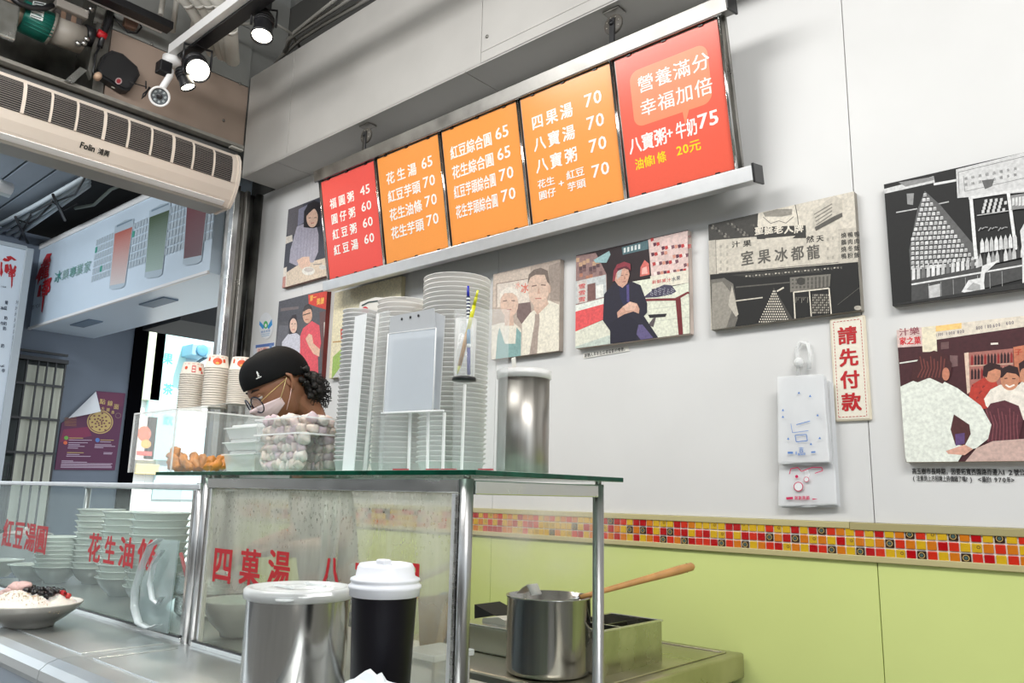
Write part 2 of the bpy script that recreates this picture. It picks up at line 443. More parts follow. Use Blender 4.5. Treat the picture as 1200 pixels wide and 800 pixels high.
# recessed shutter box to the left
sh = struct(MB().box(FX-.34, -1.2, HB, FX-.30, 1.32, CT).build('trim_2', dsteel))
for a, b in ((-1.2, -.35), (-.345, .62), (.625, 1.318)):
    MB().box(FX-.30, a, HB+.02, FX-.285, b, CT-.02, bev=.002).build('panel', dsteel, sh)
MB().box(FX-.285, -1.2, HB, FX-.02, 1.32, HB+.012).build('panel', greyb, sh)
MB().box(FX-.285, 1.27, HB+.012, FX+.01, 1.318, CT-.3).build('panel', steel_dark, sh)
# edge channel below the header
tr = struct(MB().box(FX-.03, -1.2, HB-.008, FX+.014, 2.086, HB+.012, bev=.003).build('trim_3', mat('worn_channel', rgb(160, 157, 150), .5, .3, .2, 20)))
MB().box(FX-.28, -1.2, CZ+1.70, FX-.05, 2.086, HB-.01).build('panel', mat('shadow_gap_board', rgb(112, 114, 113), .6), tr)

# jamb posts between the facade and the wall
jm = struct(MB().box(-4.095, 2.115, 0, -4.05, 2.15, BZ-.006, bev=.004).build('trim_4', steel_h))
for (xa, ya, xb, yb, mm) in ((-4.20, 2.15, -4.12, 2.21, steel_dark), (-4.2, 2.21, -4.09, 2.235, steel_dark), (-4.2, 2.235, -4.13, 2.285, dsteel)):
    MB().box(xa, ya, 0, xb, yb, BZ-.006, bev=.003).build('channel', mm, jm)
MB().tube([(-4.10, 2.295, 0), (-4.10, 2.295, BZ-.006)], .024, 14).build('pipe', dsteel, jm)
MB().box(-4.118, 2.222, CZ+.27, -4.09, 2.238, CZ+.37, bev=.004).build('hinge', steel, jm)
MB().tube([(-4.075, 2.27, CZ+.39), (-4.05, 2.33, CZ+.40)], .012, 8).build('latch', dsteel, jm)

# mosaic strip
ms = struct(MB().box(-4.15, WY-.010, STZ0+.004, -.24, WY-.006, STZ1-.004).build('trim_5', grout))
ttop = MB(); ttop.box(-4.2, WY-.016, STZ1-.018, -.8, WY-.006, STZ1, bev=.002); ttop.build('edge_strip', beige, ms)
MB().box(-.799, WY-.016, STZ1-.021, 3.0, WY-.006, STZ1, bev=.002).build('edge_strip', mat('olive_trim_dark', rgb(168, 158, 112), .5), ms)
MB().box(-4.2, WY-.016, STZ0, 3.0, WY-.006, STZ0+.017, bev=.002).build('edge_strip', beige, ms)
PITCH = .0258; TS = PITCH-.0036
def tile_mesh(kind, c):
    mb = MB(); h = TS/2
    mb.box(-h, -.004, -h, h, .001, h, 0, .0012)
    def ring(cx, cz, r, mi, t=.0004, n=16, r2=0):
        o = [Vector((cx+r*math.cos(2*PI*i/n), -.004-t, cz+r*math.sin(2*PI*i/n))) for i in range(n)]
        if r2:
            q = [Vector((cx+r2*math.cos(2*PI*i/n), -.004-t, cz+r2*math.sin(2*PI*i/n))) for i in range(n)]
            mb.add(o+q, [(i, (i+1) % n, n+(i+1) % n, n+i) for i in range(n)], mi)
        else: mb.add(o, [tuple(range(n))], mi)
    ms_ = [mat('tile_'+kind, c, .12, noise_amt=.08, noise_scale=60)]
    if kind == 'K':
        ms_ += [flat(rgb(196, 168, 104), .4), flat(rgb(70, 96, 92), .4)]
        ring(0, 0, .0080, 1, r2=.0062); ring(0, 0, .0042, 2)
    elif kind == 'J':
        ms_ += [flat(rgb(96, 62, 26), .4)]; ring(.004, .002, .0042, 1, r2=.0026)
    elif kind == 'j':
        ms_ += [flat(rgb(96, 62, 26), .4)]; ring(-.002, .007, .004, 1, r2=.0024)
    return mb.mesh('tile_'+kind, ms_)
TM = {k: tile_mesh(k, c) for k, c in dict(R=rgb(206, 48, 28), D=rgb(178, 14, 20), O=rgb(208, 118, 26), Y=rgb(212, 170, 30), J=rgb(206, 168, 36), j=rgb(206, 168, 36), K=rgb(56, 34, 22)).items()}
rows = ["OKRYORYOROYYYDDKDRYDDOYJYDROYYJYDDjYYRJYDYDKROYRjDYOKRJYKODYKY",
        "YYYKYDODJDOYKOKDYDKRDYRDYJRYDRDKODKOJOYDJOYOKROYODRYJORO",
        "RYJYYKOYJRDYOYRODOYDYORKROKDRRDKROKYORDJOYDRKOYKDRYJDKRYOKRDYR"]
ncol = 89; x_right = at(1194.7, 640, Y=WY).x+2*PITCH
for r in range(3):
    s_ = rows[r]+('RO', 'YR', 'OY')[r]
    for i in range(ncol):
        k = s_[-1-i] if i < len(s_) else random.choice('RRDDOOYYYJK')
        x = x_right-(i+.5)*PITCH
        if i >= 60 and k == 'K' and random.random() < .4: k = 'O'
        inst('tile', TM[k], (x, WY-.0095, CZ-.045*WY+(1-r)*PITCH), parent=ms)

rest = {k: MB() for k in 'RDOYK'}
for r in range(3):
    for i in range(ncol, ncol+66):
        x = x_right-(i+.5)*PITCH; z = CZ-.045*WY+(1-r)*PITCH; h = TS/2
        if x < -4.12: continue
        rest[random.choice('RDOOYYYK')].box(x-h, WY-.0135, z-h, x+h, WY-.0085, z+h)
for k in rest: rest[k].build('tiles', TM[k].materials[0], ms)['kind'] = 'stuff'

# ------------------------------------------------------------------ outside
ob = struct(MB().box(-26, -9.5, -.05, 12, -6.5, 4.6).build('wall_opposite_unseen', mat('unseen_facade', rgb(92, 90, 88), .8, 0, .3, .6)))  # unseen block across the street, added to give the steel dark reflections
for i in range(9): MB().box(-17+i*3.1, -6.52, .0, -14.9+i*3.1, -6.42, 2.7).build('unseen_opening', flat(rgb(26, 26, 30), .4) if i % 3 else flat(rgb(176, 170, 160), .6), ob)  # dark and pale patches that vary those reflections
pave = mat('grey_pavement', rgb(112, 112, 112), .8, 0, .15, 2)
struct(MB().box(-30, -14, -.3, 14, 14, -.052).build('ground', pave))
NX = -7.0
yl_ = at(159, 380, X=NX).y; yr_ = at(175, 380, X=NX).y
bluegrey = mat('blue_grey_paint', rgb(108, 118, 132), .6, 0, .1, 2)
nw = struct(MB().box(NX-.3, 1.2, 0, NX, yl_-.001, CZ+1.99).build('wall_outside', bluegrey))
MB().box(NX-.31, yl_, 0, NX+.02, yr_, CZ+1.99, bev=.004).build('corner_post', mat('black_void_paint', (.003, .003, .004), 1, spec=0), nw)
# boarded window with a black grille
wn = struct(MB().box(NX+.0, 1.95, CZ-.6, NX+.03, at(72, 470, X=NX+.03).y, CZ+.98).build('window_1', mat('window_back', rgb(60, 66, 66), .7)))
board = mat('pale_board', rgb(214, 216, 200), .6, 0, .12, 3)
yb = at(82, 470, X=NX+.04).y
ws = [at(px, 470, X=NX+.04).y for px in (25.5, 39, 49.5, 60, 71)]
for a, b in zip(ws, ws[1:]):
    MB().box(NX+.03, a+.002, CZ-.55, NX+.045, b-.002, CZ+.93, bev=.002).build('board', board, wn)
for px in (25.5, 39, 49.5, 60, 71):
    y = at(px, 470, X=NX+.075).y; MB().box(NX+.07, y-.006, CZ-.6, NX+.086, y+.006, CZ+.97).build('bar', black, wn)
for py in (413, 451, 491, 531):
    z = at(50, py, X=NX+.075).z; MB().box(NX+.064, 1.93, z-.009, NX+.09, at(72, 470, X=NX+.07).y, z+.009).build('bar', black, wn)
MB().box(NX+.03, 1.93, CZ+.0, NX+.06, 2.03, CZ+.22, bev=.01).build('lock_box', mat('dark_green_metal', rgb(40, 52, 48), .5), wn)
MB().box(NX+.0, 1.93, CZ+.96, NX+.12, at(72, 470, X=NX+.07).y, CZ+.99).build('window_head', black, wn)
# small lower grille in front at far left
gr = thing('window_grille', 'small dark wire grille low at the far left below the hanging drinks sign', 'grille', (NX+.2, 1.9, CZ))
for i in range(7):
    y = 1.78+i*.03; MB().box(NX+.2, y, CZ-.3, NX+.21, y+.006, CZ+.16).build('bar', black, gr)
for z in (-.2, -.05, .05, .15): MB().box(NX+.195, 1.76, CZ+z, NX+.215, 1.98, CZ+z+.008).build('bar', black, gr)

# purple poster with a curled corner
PW = thing('wall_poster', 'purple poster with gold round emblem and curled white corner on the grey outside wall', 'poster', tuple(at(100, 505, X=NX)))
p = Print((NX+.012, 0, CZ), (0, 1, 0), (0, 0, 1)).zoom(40, 440, 6.667)
MB().prism([(NX+.004, p.uv(*q)[0], p.uv(*q)[1]+CZ) for q in [(485, 120), (715, 138), (630, 738), (160, 735), (215, 370), (300, 320), (420, 290), (500, 280)]], (.006, 0, 0)).build('sheet', flat(rgb(88, 20, 66), .45), PW)
pc = rgb(104, 22, 76); gold = rgb(196, 168, 104); wt = rgb(190, 170, 190)
p.P([(485, 120), (715, 138), (630, 738), (160, 735), (215, 370), (300, 320), (420, 290), (505, 284)], rgb(84, 18, 66))
p.P([(230, 420), (420, 400), (450, 470), (200, 520)], rgb(124, 24, 70)); p.P([(500, 130), (700, 140), (690, 240), (510, 270)], rgb(98, 24, 66))
p.E(515, 362, 102, 92, gold, 32); p.E(515, 362, 94, 84, rgb(96, 40, 60), 32); p.E(515, 362, 88, 78, gold, 32)
for i in range(26):
    a = i*2.4; r = 12+i*2.9; p.E(515+math.cos(a)*r, 362+math.sin(a)*r*.88, 9, 7, rgb(110, 56, 58), 7, up=(i == 0))
p.T('點', (508, 222), (556, 236), 44, gold); p.T('線', (570, 236), (612, 252), 44, gold); p.T('面', (618, 262), (660, 280), 44, gold)
p.T('大', (520, 270), (550, 276), 30, gold); p.T('連', (560, 280), (590, 290), 30, gold); p.T('串', (600, 300), (625, 308), 30, gold)
for i in range(8): p.P([(236, 330+i*8), (330, 322+i*10), (330, 325+i*10), (236, 333+i*8)], rgb(150, 100, 60), up=(i == 0))
p.E(250, 486, 17, 15, rgb(110, 170, 70)); p.E(243, 524, 16, 14, rgb(220, 100, 60)); p.E(494, 503, 17, 17, rgb(80, 120, 190))
for i, (x, y, w_) in enumerate([(272, 484, 110), (270, 500, 180), (268, 520, 150), (266, 535, 90), (264, 548, 130), (262, 562, 80), (256, 598, 130), (254, 612, 100), (250, 626, 190), (516, 500, 105), (514, 514, 85), (474, 536, 130), (472, 548, 160), (470, 558, 70), (542, 598, 70), (540, 608, 66), (214, 662, 90), (212, 672, 200), (210, 684, 400), (208, 694, 390), (206, 704, 400), (205, 714, 400)]):
    p.P([(x, y), (x+w_, y+2), (x+w_, y+7), (x, y+5)], gold if i in (0, 9, 6) else wt, up=(i == 0))
p.E(655, 312, 24, 22, rgb(120, 90, 90)); p.E(655, 312, 18, 16, rgb(84, 18, 66))
p.build('print', PW)
def lerp(a, b, t): return a+(b-a)*t
mbc = MB(); A, B, C_ = [Vector((0, *p.uv(*q))) for q in ((482, 124), (255, 334), (508, 282))]
vs = []; n = 8
for i in range(n+1):
    t = i/n; q0 = A.lerp(B, t); q1 = A.lerp(C_, t)
    for j in range(5):
        s = j/4; q = q0.lerp(q1, s) if t > 0 else A
        bow = math.sin(s*PI)*.05*t + .03*t
        vs.append((NX+.016+bow, q.y, q.z+CZ))
mbc.add(vs, [(i*5+j, i*5+j+1, (i+1)*5+j+1, (i+1)*5+j) for i in range(n) for j in range(4)], 0, True)
mbc.build('curled_corner', flat(rgb(226, 228, 232), .6), PW)

# hanging drinks sign panel at far left (faces the room)
SX = NX+.35
pl_b = at(40, 292, X=SX); ybr = pl_b.y
hs = thing('menu_sign', 'tall white drinks sign with red brush logo and columns of small characters at far left', 'sign', (SX, ybr-.2, CZ))
zt = pl_b.z
MB().box(SX-.10, ybr-1.0, CZ-.1, SX-.004, ybr-.05, zt-.015, bev=.004).build('sign_box', flat(rgb(214, 224, 234), .4), hs)
MB().box(SX-.11, ybr-.055, CZ-.1, SX+.01, ybr, zt, bev=.006).build('side_frame', flat(rgb(176, 184, 190), .4), hs)
MB().box(SX-.11, ybr-1.0, zt-.02, SX+.01, ybr-.05, zt+.01, bev=.004).build('top_frame', flat(rgb(176, 184, 190), .4), hs)
p = Print((SX-.002, 0, CZ), (0, 1, 0), (0, 0, 1)).zoom(0, 180, 4)
red = rgb(188, 40, 48); ink = rgb(60, 70, 90)
p.zoom(0, 270, 2.759)
for pts in ([(8, 95), (14, 88), (24, 92), (20, 84), (34, 82), (44, 88), (54, 96), (46, 98), (38, 92), (28, 100), (16, 100)],
            [(2, 100), (8, 104), (6, 120), (10, 135), (4, 150), (0, 140)], [(16, 110), (26, 108), (30, 125), (22, 140), (14, 132)],
            [(30, 110), (36, 108), (40, 130), (48, 112), (54, 118), (44, 140), (34, 146)], [(36, 145), (42, 143), (40, 178), (36, 188)]):
    p.P(pts, red)
p.T('都', (24, 150), (50, 150), 30, red, .03)
p.T('1920', (2, 184), (20, 186), 7, ink)
for i in range(14):
    y = 214+i*19; x = 50-i*1.9
    p.T('汁' if i not in (8,) else ')', (x, y+24), (x+12, y+25), 13, ink, .02, up=(i == 0))
for (x, y, ch) in [(14, 232, '葡'), (10, 250, '瓜'), (12, 282, '奶'), (10, 300, '奶'), (8, 316, '奶'), (0, 250, '木'), (0, 300, '牛'), (2, 372, '奶'), (0, 436, 'u'), (6, 436, 'c'), (4, 452, '卷')]:
    p.T(ch, (x, y+6), (x+12, y+7), 13, ink, .02, up=False)
p.build('print', hs)

# big light-box sign over the arcade with three juice glasses
SY = 2.02
xl = at(40, 300, Y=SY).x; xr = -4.24
zt_, zb_ = at(42, 290, Y=SY).z, at(30, 386, Y=SY).z
bs = thing('shop_sign', 'long pale blue light box sign with three juice glasses and red brush logo', 'sign', ((xl+xr)/2, SY, zb_))
ang = math.atan2(.07, xr-xl)
def sgn(u): return Vector((xl+u*math.cos(ang), SY+u*math.sin(ang)))
Lh = (xr-xl)/math.cos(ang)
UX = (math.cos(ang), math.sin(ang), 0)
def signbox(mb, u0, u1, d0, d1, z0, z1, bev=0):
    M = Matrix.Translation((xl, SY, 0)) @ Matrix.Rotation(ang, 4, 'Z'); mb.box(u0, d0, z0, u1, d1, z1, 0, bev, M); return mb
signface = mat('sign_acrylic', rgb(206, 222, 236), .35)
signbox(MB(), .0, Lh, .012, .5, zb_+.004, zt_-.01).build('box_body', signface, bs)
signbox(MB(), 0, Lh, 0, .03, zt_-.03, zt_+.015, .004).build('top_frame', white_pl, bs)
signbox(MB(), 0, Lh, 0, .02, zb_-.004, zb_+.016, .004).build('bottom_frame', white_pl, bs)
for u in (.55, 1.7): signbox(MB(), u, u+.35, .14, .24, zb_-.004, zb_+.01).build('vent', flat(rgb(110, 130, 150)), bs)
p = Print((xl+0*.0, SY+.010, CZ), UX, (0, 0, 1)).zoom(0, 180, 4); p.b = (.002, zb_-CZ+.017, Lh-.004, zt_-CZ-.031)
# tinted band
cellc = rgb(176, 190, 200); teal = rgb(70, 158, 140)
tl, tr, br, bl = (452, 405), (1052, 210), (1052, 405), (430, 608)
nc = 27
tg = {(0, 1): 1, (1, 3): 1, (11, 2): 0}
k0 = p.k
for i in range(42):
    for j in range(6):
        u0, u1 = i/42, (i+.78)/42; v0, v1 = j/6, (j+.82)/6
        def q(u, v):
            # perspective-correct position along the sign: work in plane coordinates
            a = Vector(p.uv(*tl)); b = Vector(p.uv(*tr)); c = Vector(p.uv(*bl)); return (a.x+(b.x-a.x)*u, a.y+(c.y-a.y)*v)
        col = cellc
        if (i, j) in ((0, 1), (3, 4), (14, 1), (24, 1), (12, 4), (21, 4), (35, 3)): col = teal
        p.poly([q(u0, v0), q(u1, v0), q(u1, v1), q(u0, v1)], col, False)
p.k += 1
def glass_print(tl, tr, br, bl, top, cols, base):
    def m(u, v):
        a = Vector(tl).lerp(Vector(tr), u); b = Vector(bl).lerp(Vector(br), u); return tuple(a.lerp(b, v))
    p.P([m(0, 0), m(.5, -.03), m(1, 0), m(1, .97), m(.8, 1.0), m(.2, 1.0), m(0, .97)], rgb(176, 192, 204))
    n = len(cols)
    p.k += 1
    for i in range(n):
        v0 = top+(base-top)*i/n; v1 = top+(base-top)*(i+1)/n
        p.P([m(.03, v0), m(.97, v0), m(.97, v1), m(.03, v1)], cols[i], False)
    p.k += 1
    p.P([m(.1, 0), m(.9, -.0), m(.9, .02), m(.1, .03)], rgb(120, 140, 156), False)
def grad(a, b, n): return [tuple(a[i]+(b[i]-a[i])*k/(n-1) for i in range(3)) for k in range(n)]
glass_print((540, 340), (630, 303), (585, 628), (512, 640), .12, grad(rgb(178, 100, 88), rgb(206, 196, 194), 24), .93)
glass_print((702, 268), (803, 228), (760, 575), (678, 588), .10, grad(rgb(56, 78, 46), rgb(158, 180, 172), 24), .90)
glass_print((880, 180), (985, 150), (945, 512), (858, 528), .04, grad(rgb(110, 22, 36), rgb(92, 42, 54), 16), .90)
for ch, x, y, s_, c in (('冰', 252, 612, 52, rgb(60, 140, 130)), ('菓', 288, 598, 46, rgb(150, 180, 176)), ('專', 322, 588, 48, rgb(110, 160, 150)), ('業', 354, 578, 50, rgb(130, 168, 160)), ('家', 390, 566, 52, rgb(130, 168, 160))):
    p.T(ch, (x, y), (x+36, y-12), s_, c, .005)
for pts in ([(205, 500), (222, 470), (246, 466), (236, 484), (240, 500), (222, 520), (212, 530), (206, 515)], [(188, 540), (198, 528), (206, 548), (190, 580), (168, 592)],
            [(180, 570), (192, 560), (186, 600), (178, 620)], [(186, 620), (196, 612), (190, 670), (176, 672)]):
    p.P(pts, red)
p.T('龍', (182, 600), (230, 585), 80, red, .03); p.T('都', (192, 675), (236, 660), 76, red, .03)
p.P([(202, 668), (212, 664), (200, 745), (196, 740)], red)
p.T('創立於1920', (138, 738), (190, 722), 22, rgb(70, 80, 96), .0)
p.build('print', bs)

# arcade ceiling of pale blue-grey strips and the dark void with cables
AZ = CZ+2.0
ac = struct(MB().box(-8.2, -1.0, AZ+.03, -4.26, 3.4, AZ+.2).build('ceiling_outside', mat('dark_void', rgb(20, 22, 24), .9)))
strip = mat('blue_grey_sheet', rgb(132, 142, 152), .45, 0, .06, 2)
yv = at(110, 200, Z=AZ-CZ).y
w_ = .17; y = yv
k = 0
while y > -1.0:
    MB().box(-8.2, y-w_+.012, AZ, -4.26, y, AZ+.03, bev=.004).build('panel', strip, ac); y -= w_; k += 1
st_ = MB()
# white conduit bundle and sagging dark cables in the void
cd = thing('conduit_bundle', 'bundle of pale conduits with black ties running over the arcade void', 'pipe', tuple(at(60, 235, Z=AZ-CZ-.05)))
for i in range(4):
    a = at(-10, 268+i*9, Z=AZ-CZ-.06); b = at(104, 205+i*4, Z=AZ-CZ-.03)
    MB().tube([a, a.lerp(b, .5)+Vector((0, 0, -.01)), b], .017, 8).build('conduit', flat(rgb(176, 186, 192), .5), cd)
for px, py in ((18, 262), (62, 236)):
    a = at(px, py-8, Z=AZ-CZ-.09); b = at(px+14, py+22, Z=AZ-CZ-.09); MB().tube([a, b], .01, 6).build('tie', black, cd)
cb = thing('loose_cables', 'tangle of thin dark and grey cables hanging in the arcade void', 'cable', tuple(at(110, 225, Z=AZ-CZ-.05)))
for i, pts in enumerate([[(150, 214), (130, 222), (110, 240), (88, 244)], [(100, 207), (88, 228), (60, 238), (36, 250)], [(60, 235), (75, 246), (90, 238)], [(36, 252), (28, 268), (22, 283)], [(22, 258), (34, 262), (44, 256), (60, 240)], [(160, 205), (140, 214), (120, 212), (104, 206)]]):
    MB().tube([at(a, b, Z=AZ-CZ-.08) for a, b in pts], .007 if i else .011, 6).build('cable', flat(rgb(96, 104, 96) if i == 0 else rgb(30, 32, 34)), cb)
# small white bracket lamp at the far left
fl = thing('tube_lamp', 'white tube lamp fitting poking in at the far left under the arcade ceiling', 'lamp', tuple(at(5, 218, Z=1.85)))
a, b = at(-18, 212, Z=1.86), at(12, 222, Z=1.86)
MB().tube([a, b], .045, 10).build('housing', white_pl, fl)
MB().tube([a+Vector((0, 0, -.04)), b+Vector((0, 0, -.04))], .018, 8).build('tube', flat(rgb(214, 224, 226)), fl)

# street beyond: sun-lit buildings, shop front, signs
bl1 = thing('street_building', 'white sun-lit building across the street with balcony and shutters', 'building', (-14, 7, 0))
MB().box(-17, 3.0, 0, -14, 16, 8).build('wall', flat(rgb(240, 242, 240), .8), bl1)
for i in range(5):
    for j in range(3):
        y = 4.6+i*1.7; z = 1.2+j*2.3
        MB().box(-14.02, y, z, -13.97, y+1.1, z+1.3).build('window', flat(rgb(196, 220, 226), .2), bl1)
MB().box(-14.0, 9.5, 2.6, -13.2, 16, 2.8).build('awning', flat(rgb(222, 240, 238), .6), bl1)
def block(name, label, cat, px0, py0, px1, py1, X, c, th=.15, extra=None):
    a = at(px0, py0, X=X); b = at(px1, py1, X=X)
    t = MB().box(X-th, a.y, a.z, X, b.y, b.z, bev=.01).build(name, flat(c, .5)); tag(t, label, cat); return t, a, b
t, a, b = block('street_banner', 'tall cyan-white vertical shop banner in the bright street opening', 'banner', 188, 348, 206, 540, -13.9, rgb(190, 236, 232))
pp = Print((-13.9+.004, 0, CZ), (0, 1, 0), (0, 0, 1))
for i, ch in enumerate('冰果茶飲'): pp.T(ch, (190, 390+i*36), (203, 390+i*36), 14, rgb(90, 190, 190))
pp.build('print', t)
block('street_shutter', 'narrow greenish white shutter panel beside the dark corner post', 'shutter', 178, 372, 187, 470, -13.9, rgb(214, 226, 196))
t, a, b = block('street_poster', 'orange and red food poster low in the bright street opening', 'poster', 158, 486, 180, 540, -13.9, rgb(238, 226, 214), .05)
pp = Print((-13.9+.004, 0, CZ), (0, 1, 0), (0, 0, 1)); pp.E(169, 508, 8, 9, rgb(228, 110, 80)); pp.E(171, 520, 6, 5, rgb(240, 170, 90)); pp.P([(160, 528), (178, 529), (178, 534), (160, 533)], rgb(220, 90, 80)); pp.build('print', t)
block('street_signboard', 'small yellow and blue signboard behind the acrylic case', 'sign', 160, 543, 186, 556, -13.9, rgb(236, 214, 150), .05)
ak = thing('outdoor_unit', 'pale blue outdoor air conditioner unit up in the bright street', 'air conditioner', tuple(at(236, 408, X=-13.5)))
a = at(226, 402, X=-13.5); b = at(247, 419, X=-13.5)
MB().box(-13.99, a.y, a.z, -13.5, b.y, b.z, bev=.02).build('casing', flat(rgb(140, 190, 214)), ak)
MB().lathe([(0, 0), (.11, 0), (.11, .02), (.09, .03), (0, .02)], 20, M=Matrix.Translation((-13.5, (a.y+b.y)/2, (a.z+b.z)/2)) @ Matrix.Rotation(PI/2, 4, 'Y')).build('fan_guard', flat(rgb(90, 150, 180)), ak)
MB().tube([at(224, 440, X=-13.7), at(232, 424, X=-13.6), at(243, 418, X=-13.6)], .03, 8).build('bracket', flat(rgb(90, 110, 120)), ak)
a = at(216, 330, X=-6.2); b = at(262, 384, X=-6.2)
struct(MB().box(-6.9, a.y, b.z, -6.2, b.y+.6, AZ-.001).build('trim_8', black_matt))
# ------------------------------------------------------------------ menu board
Yt, Yb = 2.095, 2.205
zT, zB = CZ+.744*Yt, CZ+.437*Yb
mxL, mxR = -3.225, -1.03
mb_ = thing('menu_board', 'long steel framed menu board of red and orange panels hanging over the wall', 'menu board', ((mxL+mxR)/2, (Yt+Yb)/2, zB))
tv = Vector((0, Yb-Yt, zB-zT)); Ht = tv.length; tv.normalize()          # downwards along the board
UPV = -tv; NV = Vector((1, 0, 0)).cross(UPV)                            # towards the room
O = Vector((mxL, Yb, zB))
def bpt(u, v, n=0): return O+Vector((u, 0, 0))+UPV*v+NV*n
MBX = Matrix(((1, NV.x, UPV.x, O.x), (0, NV.y, UPV.y, O.y), (0, NV.z, UPV.z, O.z), (0, 0, 0, 1)))
Wd = mxR-mxL
def bbox(u0, u1, v0, v1, n0, n1, bev=.002, mb=None): return (mb or MB()).box(u0, n0, v0, u1, n1, v1, 0, bev, MBX)
bbox(-.0, Wd+.03, Ht-.055, Ht, -.035, .012).build('top_rail', mat('worn_rail_steel', (.36, .35, .33), .42, 1, .3, 10, rough_var=.1), mb_)
bbox(.02, Wd+.05, -.0, .048, -.03, .03).build('bottom_rail', alu, mb_)
for u0, u1, v0, v1 in ((Wd+.028, Wd+.036, Ht-.06, Ht+.004), (Wd+.048, Wd+.056, -.006, .054)): bbox(u0, u1, v0, v1, -.036, .032).build('end_cap', black, mb_)
bbox(0, Wd, .03, Ht-.03, -.03, -.018).build('back_plate', steel_dark, mb_)
pxs = [(375, 208, 384, 330), (440, 183, 449, 315), (515, 152, 526, 296), (605, 112, 621, 269), (713, 68, 735, 236), (838, 14, 863, 200)]
MP = Print(O, (1, 0, 0), UPV)
def uu(px, py): return MP.uv(px, py)
edges = [(uu(a, b)[0]+uu(c, d)[0])/2 for a, b, c, d in pxs]
v_top = Ht-.062; v_bot = .058
orc = rgb(252, 162, 82)
cols = [rgb(243, 94, 86), orc, orc, orc, rgb(245, 102, 80)]
groups = []
gap = .016
for i in range(5):
    u0, u1 = edges[i]+(gap if i else .008), edges[i+1]-(.006 if i < 4 else .0)
    f = bbox(u0-.006, u1+.006, v_bot-.006, v_top+.006, -.018, -.004, .001).build('panel_frame', steel_dark, mb_)
    f['label'] = 'dark snap frame around one menu panel'
    P = Print(bpt(0, 0, -.0035), (1, 0, 0), UPV, .00018)
    P.rect(u0, v_bot, u1, v_top, cols[i])
    W5, H5 = u1-u0, v_top-v_bot
    wh = rgb(255, 252, 246)
    def row(txt, price, y, h, x0=.12, w=None, sp=None, tw=.5):
        n = len(txt); cw = tw*W5/n
        P.text(txt, u0+x0*W5, v_bot+y*H5, h*H5, wh, w=min(cw, h*H5*1.02), adv=cw, bold=.022)
        P.text(price, u0+.70*W5, v_bot+y*H5+.006, h*1.12*H5, wh, w=.074, bold=.014)
    if i == 0:
        for k, (t, pr) in enumerate((('福圓粥', '45'), ('圓仔粥', '60'), ('紅豆粥', '60'), ('紅豆湯', '60'))): row(t, pr, .69-k*.158, .11, .13, tw=.50)
    elif i == 1:
        for k, (t, pr) in enumerate((('花生湯', '65'), ('紅豆芋頭', '70'), ('花生油條', '70'), ('花生芋頭', '70'))): row(t, pr, .72-k*.172, .12, .12, tw=.54)
    elif i == 2:
        for k, (t, pr) in enumerate((('紅豆綜合圓', '65'), ('花生綜合圓', '65'), ('紅豆芋頭綜合圓', '70'), ('花生芋頭綜合圓', '70'))): row(t, pr, .73-k*.172, .12, .09, tw=.57)
    elif i == 3:
        for k, (t, pr) in enumerate((('四果湯', '70'), ('八寶湯', '70'), ('八寶粥', '70'))): row(t, pr, .72-k*.172, .12, .10, tw=.50)
        P.text('花生', u0+.10*W5, v_bot+.255*H5, .072*H5, wh, w=.042); P.text('圓仔', u0+.10*W5, v_bot+.165*H5, .072*H5, wh, w=.042, up=False)
        P.text('+', u0+.335*W5, v_bot+.21*H5, .08*H5, wh, w=.05, up=False)
        P.text('紅豆', u0+.43*W5, v_bot+.255*H5, .072*H5, wh, w=.042, up=False); P.text('芋頭', u0+.43*W5, v_bot+.165*H5, .072*H5, wh, w=.042, up=False)
        P.text('70', u0+.70*W5, v_bot+.20*H5, .13*H5, wh, w=.074, bold=.014, up=False)
    else:
        bx0, bx1, by0, by1 = u0+.13*W5, u1-.12*W5, v_bot+.475*H5, v_bot+.875*H5
        r_ = .035; pts = []
        for cx, cy, a0 in ((bx1-r_, by1-r_, 0), (bx0+r_, by1-r_, 90), (bx0+r_, by0+r_, 180), (bx1-r_, by0+r_, 270)):
            pts += [(cx+r_*math.cos(math.radians(a0+k*15)), cy+r_*math.sin(math.radians(a0+k*15))) for k in range(7)]
        P.poly(pts, rgb(252, 148, 108)); P.poly([(u0+.60*W5, by0+.001), (u0+.66*W5, by0+.001), (u0+.61*W5, by0-.045)], rgb(252, 148, 108), False)
        P.text('營養滿分', u0+.20*W5, v_bot+.70*H5, .125*H5, wh, w=.066, adv=.069, bold=.008)
        P.text('幸福加倍', u0+.20*W5, v_bot+.53*H5, .125*H5, wh, w=.066, adv=.069, bold=.008, up=False)
        P.text('八寶粥', u0+.05*W5, v_bot+.295*H5, .125*H5, wh, w=.050, bold=.022, up=False)
        P.text('+', u0+.425*W5, v_bot+.31*H5, .11*H5, wh, w=.046, bold=.02, up=False)
        P.text('牛奶', u0+.515*W5, v_bot+.295*H5, .125*H5, wh, w=.040, bold=.022, up=False)
        P.text('75', u0+.72*W5, v_bot+.31*H5, .135*H5, wh, w=.074, bold=.02, up=False)
        yl = rgb(250, 226, 40)
        P.text('油條1條', u0+.09*W5, v_bot+.175*H5, .085*H5, yl, w=.036, bold=.015, up=False); P.text('20元', u0+.50*W5, v_bot+.185*H5, .085*H5, yl, w=.044, bold=.015, up=False)
    pr_ = P.build('menu_panel', mb_)
    pr_['label'] = ['red menu panel with prices 45 and 60', 'orange menu panel starting with a price of 65', 'orange menu panel with four five-or-more character items', 'orange menu panel with three short items and one double line', 'red menu panel with speech bubble and price 75'][i]
    pr_.data.materials[0] = print_mat('glossy_menu_print_%d' % i, .22, .015)
